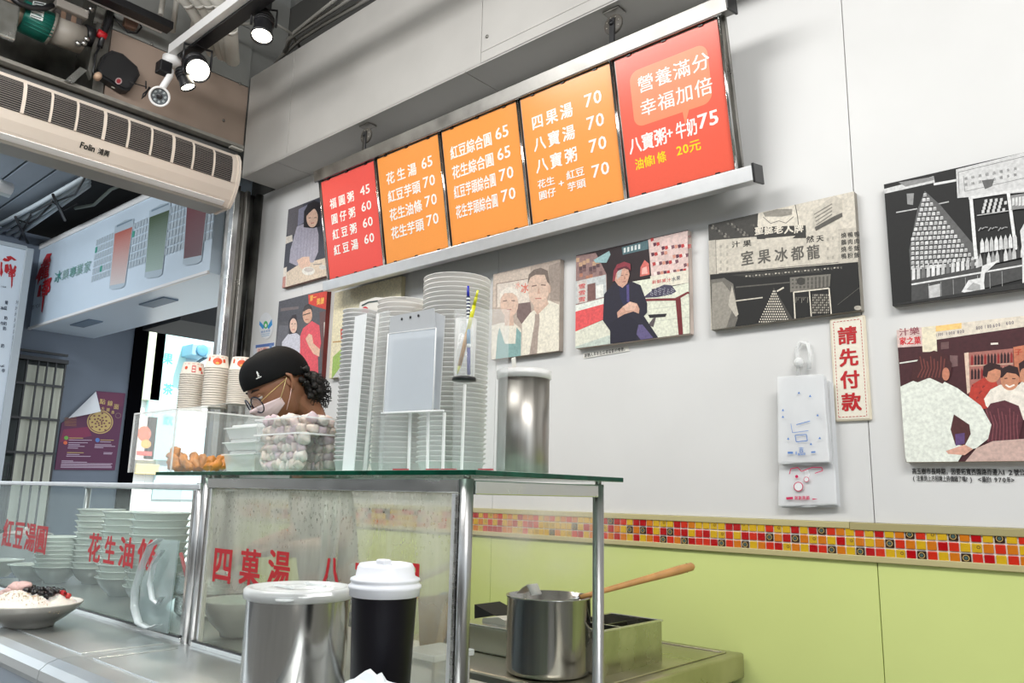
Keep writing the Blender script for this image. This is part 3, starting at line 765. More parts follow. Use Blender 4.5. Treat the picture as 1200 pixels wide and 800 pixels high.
    for k in range(3):
        bbox(lerp(u0, u1, .15+.35*k)-.008, lerp(u0, u1, .15+.35*k)+.008, v_bot-.008, v_bot+.003, -.004, .001, 0).build('clip', black, mb_)
        bbox(lerp(u0, u1, .15+.35*k)-.008, lerp(u0, u1, .15+.35*k)+.008, v_top-.003, v_top+.008, -.004, .001, 0).build('clip', black, mb_)
for i in range(5):
    e = edges[i]+.003 if i else edges[0]-.002
    for d in ((-.003, .0035) if i else (0,)):
        M0 = bpt(e+d, v_bot-.02, .002); M1 = bpt(e+d, v_top+.012, .002)
        MB().tube([M0, M1], .0034, 8).build('divider_rod', chrome, mb_)
MB().tube([bpt(edges[5]+.006, .01, .002), bpt(edges[5]+.006, Ht-.03, .002)], .006, 8).build('divider_rod', chrome, mb_)
MB().tube([bpt(0, v_top+.008, .006), bpt(Wd, v_top+.008, .006)], .004, 8).build('divider_rod', chrome, mb_)
# hanger brackets
for nm, px, py, lab in (('a', 430, 150, 'dark round perforated hanger bracket over the left end of the menu board'), ('b', 719, 14, 'dark perforated hanger bracket over the right end of the menu board')):
    p = at(px, py, Y=2.13); hb = thing('hanger_bracket', lab, 'bracket', (p.x, 2.13, BZ-.006), 'menu board hangers')
    Yc = 2.13; zc = BZ-.06
    MB().box(p.x-.035, Yc-.02, BZ-.014, p.x+.035, Yc+.03, BZ-.006, bev=.002).build('plate', steel_dark, hb)
    MB().lathe([(0, -.006), (.036, -.006), (.038, -.004), (.038, .004), (.036, .006), (0, .006)], 24, M=Matrix.Translation((p.x, Yc, zc)) @ Matrix.Rotation(PI/2, 4, 'X')).build('disc', flat(rgb(84, 80, 74), .5), hb)
    MB().box(p.x-.011, Yc-.014, zT-.02, p.x+.011, Yc-.006, zc+.02, bev=.002).build('arm', black, hb)
    MB().lathe([(0, 0), (.009, 0), (.009, .006), (0, .006)], 6, M=Matrix.Translation((p.x, Yc-.014, zc)) @ Matrix.Rotation(PI/2, 4, 'X')).build('bolt', black, hb)
    for k in range(8):
        a = k*PI/4+.3; MB().lathe([(0, 0), (.003, 0), (0, .001)], 6, M=Matrix.Translation((p.x+.027*math.cos(a), Yc-.0065, zc+.027*math.sin(a))) @ Matrix.Rotation(PI/2, 4, 'X')).build('hole', flat(rgb(190, 186, 176)), hb)

# ------------------------------------------------------------------ air curtain over the entrance
AY1 = at(277, 181, X=-3.75).y; zA1, zA0 = at(277, 181, X=-3.75).z, CZ+1.46
AY0 = AY1-1.55
aircur = thing('air_curtain', 'long cream air curtain with black slotted grilles mounted over the entrance', 'air curtain', (-3.8, (AY0+AY1)/2, zA0))
def extr(prof, y0, y1, mb=None, mi=0, smooth=False):
    mb = mb or MB(); n = len(prof)
    vs = [Vector((x, y0, z)) for x, z in prof]+[Vector((x, y1, z)) for x, z in prof]
    fs = [tuple(range(n)), tuple(reversed(range(n, 2*n)))]+[(i, i+n, (i+1) % n+n, (i+1) % n) for i in range(n)]
    return mb.add(vs, fs, mi, smooth)
Hh = zA1-zA0
front = [(-3.745, zA1-.012), (-3.722, zA1-.05), (-3.715, zA1-.11), (-3.722, zA1-.165), (-3.74, zA1-.21), (-3.765, zA0+.035), (-3.785, zA0+.012)]
prof = [(-3.94, zA1-.0), (-3.76, zA1)]+front+[(-3.80, zA0), (-3.94, zA0)]
extr(prof, AY0, AY1).build('casing', cream_pl, aircur)
extr([(x+(.006 if x > -3.9 else 0), z+(.003 if z > zA0+.1 else -.003)) for x, z in prof], AY1, AY1+.016).build('end_cap', cream_pl, aircur)
extr([(-3.93, zA0-.012), (-3.80, zA0-.012), (-3.79, zA0), (-3.93, zA0)], AY0+.02, AY1-.02).build('outlet', flat(rgb(150, 146, 138), .4), aircur)
extr([(-3.80, zA0+.0), (-3.787, zA0+.008), (-3.77, zA0+.02), (-3.775, zA0+.026), (-3.80, zA0+.02)], AY0+.02, AY1-.03).build('louvre', white_pl, aircur)
# grille cells: from the right end
def fx(z):      # front surface x at height z
    pts = sorted([(zz, xx) for xx, zz in front]); 
    for (z0, x0), (z1, x1) in zip(pts, pts[1:]):
        if z0 <= z <= z1: return lerp(x0, x1, (z-z0)/(z1-z0))
    return -3.72
gz1, gz0 = zA1-.026, zA1-.172
ends = [at(px, py, X=-3.72).y for px, py in ((273, 200), (250, 195), (226, 185), (203, 172), (177, 168), (150, 160), (122, 150), (90, 138), (60, 128), (28, 115))]
ends += [ends[-1]-.14*k for k in range(1, 5) if ends[-1]-.14*k > AY0+.02]
extra = .0
for a, b in zip(ends, ends[1:]):
    y1, y0 = a-.006, b+.004
    cell = MB(); n = 24
    for k in range(n):
        z0 = lerp(gz0, gz1, k/n); z1 = lerp(gz0, gz1, (k+1)/n)
        cell.add([(fx(z0)+.0022, y0, z0), (fx(z0)+.0022, y1, z0), (fx(z1)+.0022, y1, z1), (fx(z1)+.0022, y0, z1)], [(0, 1, 2, 3)])
    g = cell.build('grille_cell', black_matt, aircur)
    sl = MB()
    for k in range(15):
        z = lerp(gz0, gz1, (k+.5)/15); x = fx(z); sl.box(x, y0, z-.0010, x+.0042, y1, z+.0009)
    sl.build('slats', flat(rgb(150, 142, 136), .5), g)['kind'] = 'stuff'
for k, e in enumerate(ends):
    w_ = .0045 if k % 3 else .007
    m_ = MB()
    for q in range(6):
        z0 = lerp(gz0, gz1, q/6); z1 = lerp(gz0, gz1, (q+1)/6)
        m_.prism([(fx(z0), e-w_, z0), (fx(z0), e+w_, z0), (fx(z1), e+w_, z1), (fx(z1), e-w_, z1)], (.006, 0, 0))
    m_.build('mullion', cream_pl, aircur)
# brand lettering on the sloping front
za, zb = zA1-.235, zA1-.205
oP = Vector((fx(za)+.002, 0, za)); vv = Vector((fx(zb)-fx(za), 0, zb-za))
P = Print(oP, (0, 1, 0), vv, .0004)
P.text('Folin', at(94, 178, X=-3.73).y, .0, .040, rgb(20, 18, 18), w=.034, bold=.03); P.text('鴻興', at(94, 178, X=-3.73).y+.078, .0, .032, rgb(20, 18, 18), w=.026, bold=.02, up=False)
P.build('lettering', aircur)

# ------------------------------------------------------------------ above the entrance: devices
bx = thing('sensor_box', 'black rounded wireless device screwed to the brown board', 'device', tuple(at(135, 86, X=FX)))
p = at(135, 87, X=FX+.03); mbx = MB()
q = [at(a, b, X=FX+.004) for a, b in ((126, 63), (139, 67), (156, 82), (159, 92), (147, 110), (140, 110), (112, 93), (110, 84), (117, 68))]
mbx.prism([tuple(v) for v in q], (.05, 0, 0)); o = mbx.build('casing', black, bx)
q2 = [v.lerp(sum(q, Vector())/9, .12)+Vector((.058, 0, 0)) for v in q]; MB().prism([tuple(v) for v in q2], (-.012, 0, 0)).build('cover', flat((.02, .02, .022), .25), bx)
P = Print((FX+.0622, 0, CZ), (0, 1, 0), (0, 0, 1)); P.E(139, 95, 4, 4, rgb(170, 150, 150)); P.E(139, 95, 2.6, 2.6, rgb(150, 40, 50)); P.P([(131, 101), (135, 103), (134, 104), (130, 102)], rgb(150, 150, 140)); P.build('badge', bx)
pg = thing('plug', 'small beige plug hanging at the corner of the black wireless device', 'plug', tuple(at(115, 91, X=FX+.05)))
MB().lathe([(0, 0), (.016, 0), (.018, .02), (.012, .035), (0, .036)], 12, M=Matrix.Translation(at(113, 92, X=FX+.07)) @ Matrix.Rotation(1.2, 4, 'Y')).build('body', flat(rgb(190, 160, 136)), pg)
cbl = thing('power_cable', 'black power cable with red tape running down to the wireless device', 'cable', tuple(at(118, 50, X=FX+.04)))
MB().tube([at(a, b, X=FX+.05) for a, b in ((131, 10), (127, 28), (121, 42), (117, 55))], .014, 8).build('sleeve', black, cbl)
MB().tube([at(a, b, X=FX+.05) for a, b in ((117, 55), (112, 64), (111, 76), (109, 84), (112, 90))], .005, 6).build('wire', black, cbl)
MB().tube([at(a, b, X=FX+.05) for a, b in ((114, 38), (124, 44))], .021, 8).build('red_tape', flat(rgb(180, 24, 34)), cbl)
# shutter motor
mt = thing('shutter_motor', 'green roller shutter motor with clear junction box under the ceiling', 'motor', tuple(at(60, 30, X=-3.95)))
XM = -3.93
def mcyl(p0, p1, r, mt_, nm, n=24, mb=None, cap=True):
    return MB().tube([at(*p0, X=XM), at(*p1, X=XM)], r, n).build(nm, mt_, mt)
mcyl((24, 18), (59, 34), .075, mat('green_enamel', rgb(10, 96, 84), .35), 'green_body')
for i in range(7):
    a = i*.22-.4; off = Vector((math.cos(a)*.076, 0, math.sin(a)*-.076)); MB().tube([at(26, 19, X=XM)+off, at(58, 34, X=XM)+off], .003, 5).build('fin', flat(rgb(16, 110, 96)), mt)
mcyl((59, 33), (96, 47), .068, flat(rgb(150, 144, 136), .5), 'gearbox')
mcyl((57, 32), (61, 34), .08, flat(rgb(120, 116, 108), .5), 'collar')
mcyl((4, 10), (24, 18), .06, flat(rgb(150, 132, 116), .5), 'end_casing')
a = at(-1, 16, X=XM+.1)
MB().box(a.x, a.y-.06, a.z-.11, a.x+.03, a.y+.07, a.z+.06, bev=.008).build('bracket', steel_h, mt)
a = at(62, 2, X=XM+.02); b = at(97, 34, X=XM+.02)
MB().box(XM-.04, a.y, b.z+.03, XM+.08, b.y, a.z+.0, bev=.006).build('junction_box', clear('smoky_cover', (.50, .46, .42), .55, .2, .8), mt)
for i in range(5):
    c = at(66+i*6, 15+i*3, X=XM+.02); MB().box(c.x-.02, c.y-.012, c.z-.03, c.x+.03, c.y+.012, c.z+.02, bev=.003).build('relay', flat(rgb(120, 96, 80) if i % 2 else rgb(60, 56, 54)), mt)
mcyl((98, 40), (108, 44), .05, black, 'coupling')
for px, py in ((101, 52), (104, 47), (94, 52), (104, 15), (109, 12)):
    c = at(px, py, X=XM+.06); MB().lathe([(0, 0), (.013, 0), (.013, .02), (0, .02)], 6, M=Matrix.Translation(c) @ Matrix.Rotation(PI/2, 4, 'X')).build('bolt', steel, mt)
P = Print((XM+.0775, 0, CZ), (0, 1, 0), (0, 0, 1)); P.P([(39, 1), (54, 4), (50, 25), (35, 19)], rgb(214, 222, 220))
for i in range(5): P.P([(39+(-i*.7), 4+i*3.4), (51-i*.7, 7+i*3.6), (51-i*.7, 8+i*3.6), (39-i*.7, 5+i*3.4)], rgb(60, 70, 70), up=(i == 0))
P.P([(40, 2), (52, 4.5), (51.5, 6), (39.7, 3.6)], rgb(30, 34, 34)); P.build('rating_plate', mt)
MB().tube([at(a, b, X=XM+.1) for a, b in ((10, -6), (22, 4), (36, 9), (52, 10), (62, 6))], .014, 8).build('cable', black, mt)
# steel plate bracket beside the motor
sp_ = thing('steel_bracket', 'dark steel plate bracket hanging between motor and brown board', 'bracket', tuple(at(110, 60, X=-3.9)))
MB().prism([at(a, b, X=-3.93) for a, b in ((113, 8), (130, 14), (123, 33), (108, 28))], (.01, 0, 0)).build('plate', steel_h, sp_)
MB().prism([at(a, b, X=-3.94) for a, b in ((111, 28), (116, 30), (104, 94), (100, 84))], (.03, 0, 0)).build('upright', steel_dark, sp_)
MB().prism([at(a, b, X=-3.93) for a, b in ((92, 80), (100, 84), (85, 98), (75, 95))], (.02, 0, 0)).build('gusset', steel_h, sp_)
jb = thing('junction_cover', 'brown cable junction cover with loose loop above the brown board', 'junction box', tuple(at(150, 27, X=-3.9)))
MB().prism([at(a, b, X=-3.92) for a, b in ((145, 19), (162, 24), (157, 37), (143, 32))], (.03, 0, 0)).build('cover', flat(rgb(120, 92, 78)), jb)
MB().tube([at(a, b, X=-3.9) for a, b in ((130, 15), (140, 28), (150, 38), (160, 39), (166, 32), (163, 26))], .005, 6).build('wire', black, jb)

# ------------------------------------------------------------------ track lights
TZ = 2.12
tr1 = thing('light_track', 'white and black light track running over the counter towards the brown board', 'light track', tuple(at(250, 28, Z=TZ)))
e0 = at(205, 62, Z=TZ); e1 = Vector((e0.x+3.6, e0.y+.0, e0.z))
MB().box(e0.x, e0.y-.035, e0.z-.02, e1.x, e0.y-.0, e0.z+.03, bev=.002).build('white_face', white_pl, tr1)
MB().box(e0.x+.03, e0.y-.0, e0.z-.03, e1.x, e0.y+.065, e0.z+.0, bev=.002).build('black_rail', black, tr1)
for d in (.5, 1.6): MB().tube([(e0.x+d, e0.y, e0.z+.02), (e0.x+d, e0.y, CT)], .006, 6).build('hanger_rod', steel_dark, tr1)
tr2 = thing('light_track', 'second light track pointing along the shop front above the motor', 'light track', tuple(at(160, 15, Z=2.45)))
f0 = at(196, 36, Z=2.3); f1 = Vector((f0.x, f0.y-2.2, f0.z))
MB().box(f0.x-.0, f1.y, f0.z-.02, f0.x+.07, f0.y, f0.z+.02, bev=.002).build('black_rail', black, tr2)
MB().box(f0.x-.05, f1.y, f0.z+.0, f0.x-.002, f0.y-.01, f0.z+.03, bev=.002).build('white_face', white_pl, tr2)
lamp_glow = mat('lamp_lens', (1, .93, .75), .3, emit=14)
def spot(lab, c, d, s=1., on=1, e=30):
    """c centre of lens, d pointing direction"""
    d = Vector(d).normalized(); t = thing('spotlight', lab, 'spotlight', tuple(c), 'track spotlights')
    M = Matrix.Translation(c) @ d.to_track_quat('Z', 'Y').to_matrix().to_4x4()
    MB().lathe([(0, -.13*s), (.035*s, -.13*s), (.04*s, -.12*s), (.043*s, -.03*s), (.05*s, .0), (.05*s, .012*s), (.045*s, .012*s), (.045*s, -.004*s), (0, -.004*s)], 28, M=M).build('housing', black, t)
    MB().lathe([(0, .002*s), (.03*s, .003*s), (.044*s, .0)], 28, M=M).build('lens', lamp_glow if on else flat(rgb(255, 240, 200)), t)
    side = d.cross(Vector((0, 0, 1))).normalized(); cc = c-d*.06*s
    MB().tube([cc+side*.055*s, cc+side*.055*s+Vector((0, 0, .085*s)), cc-side*.055*s+Vector((0, 0, .085*s)), cc-side*.055*s], .006*s, 6).build('yoke', black, t)
    MB().box(cc.x-.022*s, cc.y-.022*s, cc.z+.08*s, cc.x+.022*s, cc.y+.022*s, cc.z+.13*s, bev=.003).build('track_adapter', black, t)
    for k in (-1, 0, 1): MB().lathe([(.041*s, -.09*s+k*.014), (.047*s, -.09*s+k*.014), (.047*s, -.084*s+k*.014), (.041*s, -.084*s+k*.014)], 20, M=M).build('cooling_fin', black, t)
    if on:
        L = light('SPOT', 'spot_beam', tuple(c+d*.02), tuple(c+d), e, (1, .9, .74), spot_size=1.5, spot_blend=.6, shadow_soft_size=.04); L.parent = None
    return t
cpos = at(307, 41, Z=TZ-.13); tocam = (Vector((0, 0, CZ))-cpos).normalized()
spot('track spotlight shining downwards beside the grey bulkhead', cpos, (tocam.x*.3, tocam.y*.3-.05, -.9), .98, 1, 22)
c2 = at(232, 82, Z=TZ-.17); tc2 = (Vector((0, 0, CZ))-c2).normalized()
spot('brightest track spotlight glowing towards the room next to the camera', c2, (tc2.x+.25, tc2.y*.8, tc2.z-.5), 1.15, 1, 30)
c3 = at(220, 101, Z=TZ-.25)
spot('small tilted track spotlight below the brightest one', c3, (.25, .35, -.9), .72, 1, 8)

# CCTV camera
cc = at(187, 113, X=-3.6); d = (Vector((0.1, -.25, CZ-.25))-cc).normalized()
cv = thing('security_camera', 'white bullet security camera with ring of infrared lamps beside the spotlights', 'security camera', tuple(cc))
M = Matrix.Translation(cc) @ d.to_track_quat('Z', 'Y').to_matrix().to_4x4()
MB().lathe([(0, -.11), (.03, -.11), (.04, -.10), (.046, -.06), (.048, .0), (.048, .012), (.044, .014), (.038, .012), (.038, .002)], 32, M=M).build('body', white_pl, cv)
MB().lathe([(0, .0025), (.038, .002)], 32, M=M).build('face', flat(rgb(86, 92, 96), .2), cv)
MB().lathe([(0, .006), (.010, .006), (.014, .003)], 20, M=M).build('lens', black, cv)
for k in range(8):
    a = k*PI/4; MB().lathe([(0, .0055), (.006, .004), (.0065, .0025)], 10, M=M @ Matrix.Translation((.026*math.cos(a), .026*math.sin(a), 0))).build('infrared_lamp', flat(rgb(150, 158, 160), .2), cv)
up = at(200, 82, X=-3.66); MB().tube([cc-d*.05+Vector((0, 0, .03)), up+Vector((0, 0, -.03)), up], .016, 12).build('arm', white_pl, cv)
MB().lathe([(0, -.02), (.035, -.016), (.045, 0), (.045, .03), (0, .03)], 24, M=Matrix.Translation(at(201, 74, X=-3.7))).build('ceiling_mount', white_pl, cv)
MB().box(up.x-.04, up.y-.06, up.z-.03, up.x+.02, up.y+.0, up.z+.03, bev=.006).build('joint_box', black, cv)
MB().tube([at(a, b, X=-3.7) for a, b in ((175, 102), (170, 112), (166, 116), (168, 110), (176, 103))], .004, 6).build('wire', black, cv)
MB().tube([at(a, b, X=-3.8) for a, b in ((172, 102), (158, 98), (152, 96))], .003, 6).build('cable', black, cv)
MB().tube([at(a, b, X=-3.8) for a, b in ((171, 95), (171, 104))], .004, 6).build('antenna', black, cv)

# white insulated pipes, grey pipe, conduits in the ceiling corner
hose = mat('white_insulation', rgb(206, 204, 196), .7, 0, .1, 12)
for i, pts in enumerate([[(195, -22), (222, 4), (240, 34), (250, 62)], [(210, -22), (236, 4), (253, 34), (262, 66)], [(226, -22), (247, 4), (262, 34), (268, 68)], [(240, -22), (258, 4), (270, 34), (273, 72)]]):
    zz = 2.42-.03*i
    h = thing('insulated_pipe', ['white insulated pipe curving down, nearest the light track', 'second white insulated pipe from the light track', 'third white insulated pipe from the light track', 'white insulated pipe nearest the grey bulkhead'][i], 'pipe', tuple(at(*pts[1], Z=zz)), 'insulated pipes at the ceiling corner')
    w_ = [at(a, b, Z=zz-.05*k) for k, (a, b) in enumerate(pts)]
    MB().tube(w_, .034, 14).build('sleeve', hose, h)
    for k in (1, 2): MB().tube([w_[k]+(w_[k+1]-w_[k]).normalized()*-.008, w_[k]+(w_[k+1]-w_[k]).normalized()*.008], .036, 14).build('tape_band', flat(rgb(226, 224, 218)), h)
gp = thing('grey_pipe', 'stained grey drain pipe with couplings above the bulkhead', 'pipe', tuple(at(300, 60, Z=2.55)))
w_ = [at(268, 40, Z=2.62), at(300, 56, Z=2.62), at(338, 72, Z=2.62)]
MB().tube(w_, .045, 16).build('pipe', mat('grey_pvc', rgb(104, 104, 98), .6, 0, .3, 10), gp)
for t in (.35, .7): MB().tube([w_[0].lerp(w_[2], t-.02), w_[0].lerp(w_[2], t+.02)], .053, 16).build('coupling', flat(rgb(120, 118, 110)), gp)
MB().tube([at(292, 57, Z=2.55), at(291, 66, Z=2.5)], .03, 10).build('valve', flat(rgb(80, 78, 72)), gp)
for i, (pts, r_, c, lab) in enumerate([
    ([(318, 80), (330, 66), (352, 46), (380, 28), (440, -6)], .012, rgb(150, 148, 142), 'grey conduit along the bulkhead top, lowest of three'),
    ([(335, 62), (338, 46), (352, 36), (380, 18), (420, -8)], .012, rgb(158, 156, 150), 'grey conduit along the bulkhead top, middle of three'),
    ([(333, 60), (345, 38), (375, 14), (400, -6)], .010, rgb(164, 162, 156), 'grey conduit along the bulkhead top, uppermost of three'),
    ([(262, 28), (290, 28), (320, 26), (340, 38), (352, 56)], .008, rgb(150, 148, 142), 'thin grey wire looping across the ceiling behind the lowest spotlight'),
    ([(250, 52), (262, 62), (278, 76), (296, 88), (312, 88)], .009, rgb(196, 194, 186), 'pale cable dropping from the insulated pipes to the bulkhead corner'),
    ([(276, 58), (292, 72), (310, 84)], .009, rgb(70, 70, 66), 'dark cable slanting down to the bulkhead corner')]):
    t = tag(MB().tube([at(a, b, Z=2.5) for a, b in pts], r_, 8).build('conduit', flat(c)), lab, 'conduit', 'conduits over the bulkhead')
for i, (x0, x1) in enumerate(((188, 190), (202, 206), (226, 231))):
    tag(MB().tube([at(x1+2, -8, Z=2.5), at(x0+ (-2 if i == 2 else 0), (18, 38, 44)[i], Z=2.35)], .014, 8).build('ceiling_rod', flat(rgb(176, 172, 164))), ['short pale ceiling rod left of the light track', 'middle pale ceiling rod beside the light track', 'long pale ceiling rod crossing the insulated pipes'][i], 'rod', 'rods hanging from the ceiling')
# bracket arm at the header end
tag(MB().box(FX+.0, at(268, 172, X=FX).y, HB-.03, FX+.03, 2.075, HB-.018, bev=.002).build('support_bar', flat(rgb(190, 188, 180))), 'thin pale support bar at the right end of the air curtain', 'bar')
# ------------------------------------------------------------------ canvases and notices on the wall
CY = WY-.031
def canvas(label, X0, z0, X1, z1, side, dep=.024):
    c = thing('canvas_print', label, 'canvas print', ((X0+X1)/2, CY, CZ+z0), 'canvas prints on the white wall')
    MB().box(X0, CY, CZ+z0, X1, CY+dep, CZ+z1, bev=.0025).build('canvas', mat('canvas_edge', side, .7, 0, .25, 12), c)
    P = Print((0, CY-.0004, CZ), (1, 0, 0), (0, 0, 1), .00008); P.b = (X0+.0008, z0+.0008, X1-.0008, z1-.0008)
    return c, P
g = lambda v: rgb(v, v, v)
sep = lambda v: rgb(v, v*.965, v*.90)
# man in a hat
X0, z1 = at(675, 300, Y=CY).x, .390*CY; X1 = at(806.6, 271, Y=CY).x; z0 = .2335*CY
c, P = canvas('canvas photo of a seated old man in dark coat and red hat', X0, z0, X1, z1, rgb(206, 190, 180))
P.zoom(660, 260, 4.706)
P.rect(X0, z0, X1, z1, rgb(36, 18, 22))
P.P([(60, 190), (180, 170), (240, 290), (240, 420), (60, 470)], rgb(150, 120, 116))
for i in range(26):
    x = 72+(i*37) % 130; y = 200+(i*53) % 130; P.P([(x, y), (x+18, y-3), (x+18, y+20), (x, y+22)], [rgb(196, 160, 130), rgb(120, 90, 90), rgb(226, 214, 206), rgb(90, 66, 70), rgb(176, 120, 96)][i % 5], up=(i % 9 == 0))
P.P([(60, 330), (236, 290), (240, 410), (60, 455)], rgb(196, 200, 200)); P.P([(78, 328), (130, 318), (132, 440), (80, 450)], rgb(206, 196, 190))
for k in range(3): P.T('雪', (84, 372+k*36), (126, 366+k*36), 28, rgb(200, 60, 60), up=(k == 0))
P.P([(134, 345), (178, 335), (180, 425), (134, 436)], rgb(120, 84, 80)); P.P([(182, 350), (222, 343), (222, 412), (182, 420)], rgb(232, 232, 226))
P.P([(60, 462), (240, 415), (240, 470), (60, 497)], rgb(228, 232, 224)); P.P([(60, 497), (240, 448), (240, 530), (60, 608)], rgb(224, 84, 86))
P.P([(60, 608), (240, 532), (270, 640), (60, 700)], rgb(222, 222, 206)); P.P([(60, 710), (60, 690), (264, 622), (275, 680)], rgb(196, 206, 196))
P.P([(250, 160), (474, 100), (480, 300), (360, 330), (250, 250)], rgb(36, 20, 26)); P.P([(168, 210), (255, 160), (262, 180), (240, 225), (180, 225)], rgb(150, 184, 186))
P.P([(324, 140), (470, 100), (470, 150), (330, 182)], rgb(80, 110, 116))
for k in range(5): P.P([(335+k*20, 145-k*5), (346+k*20, 142-k*5), (346+k*20, 168-k*5), (335+k*20, 171-k*5)], rgb(220, 226, 224), up=(k == 0))
P.P([(428, 250), (450, 210), (474, 230), (478, 290), (425, 302)], rgb(214, 110, 100)); P.P([(436, 255), (462, 245), (468, 285), (434, 290)], rgb(240, 180, 170))
P.P([(470, 98), (725, 40), (725, 300), (490, 330)], rgb(222, 196, 190))
for i in range(46):
    x = 482+(i*61) % 226; y = 90+(i*47) % 190; P.P([(x, y), (x+16, y-4), (x+20, y+12), (x+4, y+20)], [rgb(190, 60, 60), rgb(90, 40, 60), rgb(214, 150, 130), rgb(120, 80, 90), rgb(236, 220, 214)][i % 5], up=(i % 12 == 0))
P.P([(482, 300), (725, 260), (725, 330), (486, 372)], rgb(226, 220, 204)); P.T('新鮮果汁', (492, 345), (600, 330), 22, rgb(190, 70, 70)); P.T('水果', (600, 330), (650, 320), 26, rgb(80, 80, 90), up=False)
P.P([(380, 330), (490, 312), (490, 380), (725, 330), (725, 640), (480, 660), (420, 560)], rgb(224, 226, 208))
for y in (470, 540): P.L([(470, y+14), (725, y-20)], 2, rgb(186, 190, 176), up=False)
P.P([(440, 420), (500, 372), (560, 346), (600, 350), (626, 384), (600, 400), (520, 416)], rgb(70, 66, 88))
for i in range(44):
    x = 470+(i*23) % 140; y = 362+(i*31) % 44; P.P([(x, y), (x+4, y), (x+4, y+4), (x, y+4)], rgb(206, 206, 214), up=(i == 0))
P.P([(436, 425), (620, 420), (690, 384), (724, 404), (724, 414), (690, 396), (626, 434), (436, 438)], rgb(120, 40, 44))
P.P([(622, 430), (650, 418), (664, 628), (640, 630)], rgb(110, 26, 34)); P.P([(470, 512), (574, 506), (566, 524), (480, 530)], rgb(30, 26, 34)); P.P([(500, 530), (514, 528), (500, 580), (470, 570)], rgb(90, 80, 84))
P.P([(282, 335), (330, 352), (380, 328), (430, 350), (466, 450), (466, 500), (448, 520), (528, 640), (470, 655), (262, 672), (262, 600), (222, 545), (228, 400)], rgb(26, 24, 44))
P.P([(310, 345), (368, 335), (366, 440), (340, 470), (318, 420)], rgb(26, 28, 64)); P.P([(352, 350), (366, 345), (368, 445), (354, 440)], rgb(80, 70, 130))
P.P([(390, 570), (440, 566), (500, 640), (430, 650), (400, 610)], rgb(96, 86, 130)); P.P([(262, 560), (350, 500), (420, 560), (400, 650), (264, 672)], rgb(20, 18, 40))
P.P([(300, 500), (330, 470), (370, 440), (410, 450), (424, 480), (420, 506), (390, 494), (340, 510), (304, 530)], rgb(206, 160, 140)); P.P([(330, 468), (374, 440), (410, 455), (396, 486), (350, 490)], rgb(224, 184, 164))
P.P([(286, 300), (300, 270), (330, 250), (362, 260), (370, 290), (356, 340), (330, 364), (306, 350), (288, 325)], rgb(206, 160, 140)); P.P([(300, 272), (330, 254), (320, 300), (300, 320)], rgb(190, 186, 182))
P.P([(276, 330), (282, 270), (300, 236), (340, 220), (374, 232), (376, 268), (350, 252), (316, 258), (296, 285), (288, 325)], rgb(140, 50, 62)); P.P([(300, 258), (350, 244), (374, 262), (376, 270), (340, 256), (304, 272)], rgb(90, 30, 44))
P.L([(322, 296), (336, 294)], 3, rgb(80, 50, 50)); P.L([(348, 292), (360, 292)], 3, rgb(80, 50, 50), up=False); P.L([(330, 332), (350, 328)], 3, rgb(150, 80, 80), up=False); P.P([(340, 296), (348, 316), (338, 318)], rgb(180, 130, 112), up=False)
P.P([(688, 74), (714, 70), (716, 200), (692, 206)], rgb(200, 170, 166)); P.T('飲', (690, 150), (712, 148), 26, rgb(190, 60, 60)); P.T('牛', (690, 96), (712, 92), 20, rgb(110, 50, 60), up=False)
P.build('print', c, PHOTO)
# shop front with ornate sign
X0, X1 = -.522*CY, at(1001, 224, Y=CY).x; z0, z1 = .2345*CY, .391*CY
c, P = canvas('sepia canvas photo of an old fruit ice shop front with big lettered signs', X0, z0, X1, z1, sep(150))
P.zoom(820, 220, 4.445); P.rect(X0, z0, X1, z1, sep(214))
P.P([(30, 180), (320, 120), (300, 260), (30, 280)], sep(60))
for i in range(40):
    x = 44+(i*41) % 230; y = 180+(i*29) % 80; P.P([(x, y), (x+12, y-4), (x+16, y+8), (x+4, y+10)], sep([96, 40, 130, 74][i % 4]), up=(i % 10 == 0))
P.P([(304, 130), (340, 70), (500, 70), (540, 210), (500, 280), (440, 300), (380, 296), (300, 240)], sep(222))
P.L([(304, 130), (296, 190), (340, 280), (400, 302), (470, 296), (520, 250), (510, 150), (496, 80)], 4, sep(60)); P.P([(330, 130), (400, 112), (484, 110), (480, 140), (430, 150), (340, 150)], sep(150))
P.L([(330, 152), (370, 186), (412, 172), (450, 184), (490, 150)], 3, sep(90))
P.P([(590, 120), (700, 40), (742, 60), (745, 150), (605, 225), (590, 205)], sep(200)); P.P([(605, 225), (745, 150), (742, 130), (700, 148), (600, 205)], sep(90))
for k in range(4): P.L([(596+k*4, 140+k*18), (690, 84+k*18)], 5, sep(120), up=(k == 0))
P.P([(280, 208), (552, 196), (556, 250), (520, 250), (300, 264), (284, 240)], sep(50)); P.T('聖誕老人牌', (288, 248), (546, 234), 42, sep(228), .03)
P.P([(45, 276), (880, 206), (884, 384), (50, 452)], sep(206)); P.P([(45, 276), (82, 272), (84, 446), (50, 452)], sep(190)); P.L([(84, 270), (88, 448)], 3, sep(120)); P.L([(100, 446), (850, 378)], 4, sep(120), up=False)
P.P([(284, 206), (552, 196), (556, 262), (300, 268)], sep(50)); P.T('聖誕老人牌', (288, 250), (546, 238), 44, sep(228), .03)
P.P([(340, 264), (500, 250), (450, 292), (400, 298)], sep(214))
P.T('汁', (168, 316), (214, 312), 34, sep(50), .02); P.T('果', (226, 312), (274, 308), 36, sep(50), .02, up=False); P.T('然', (556, 290), (600, 286), 36, sep(40), .02, up=False); P.T('天', (608, 286), (650, 282), 36, sep(40), .02, up=False)
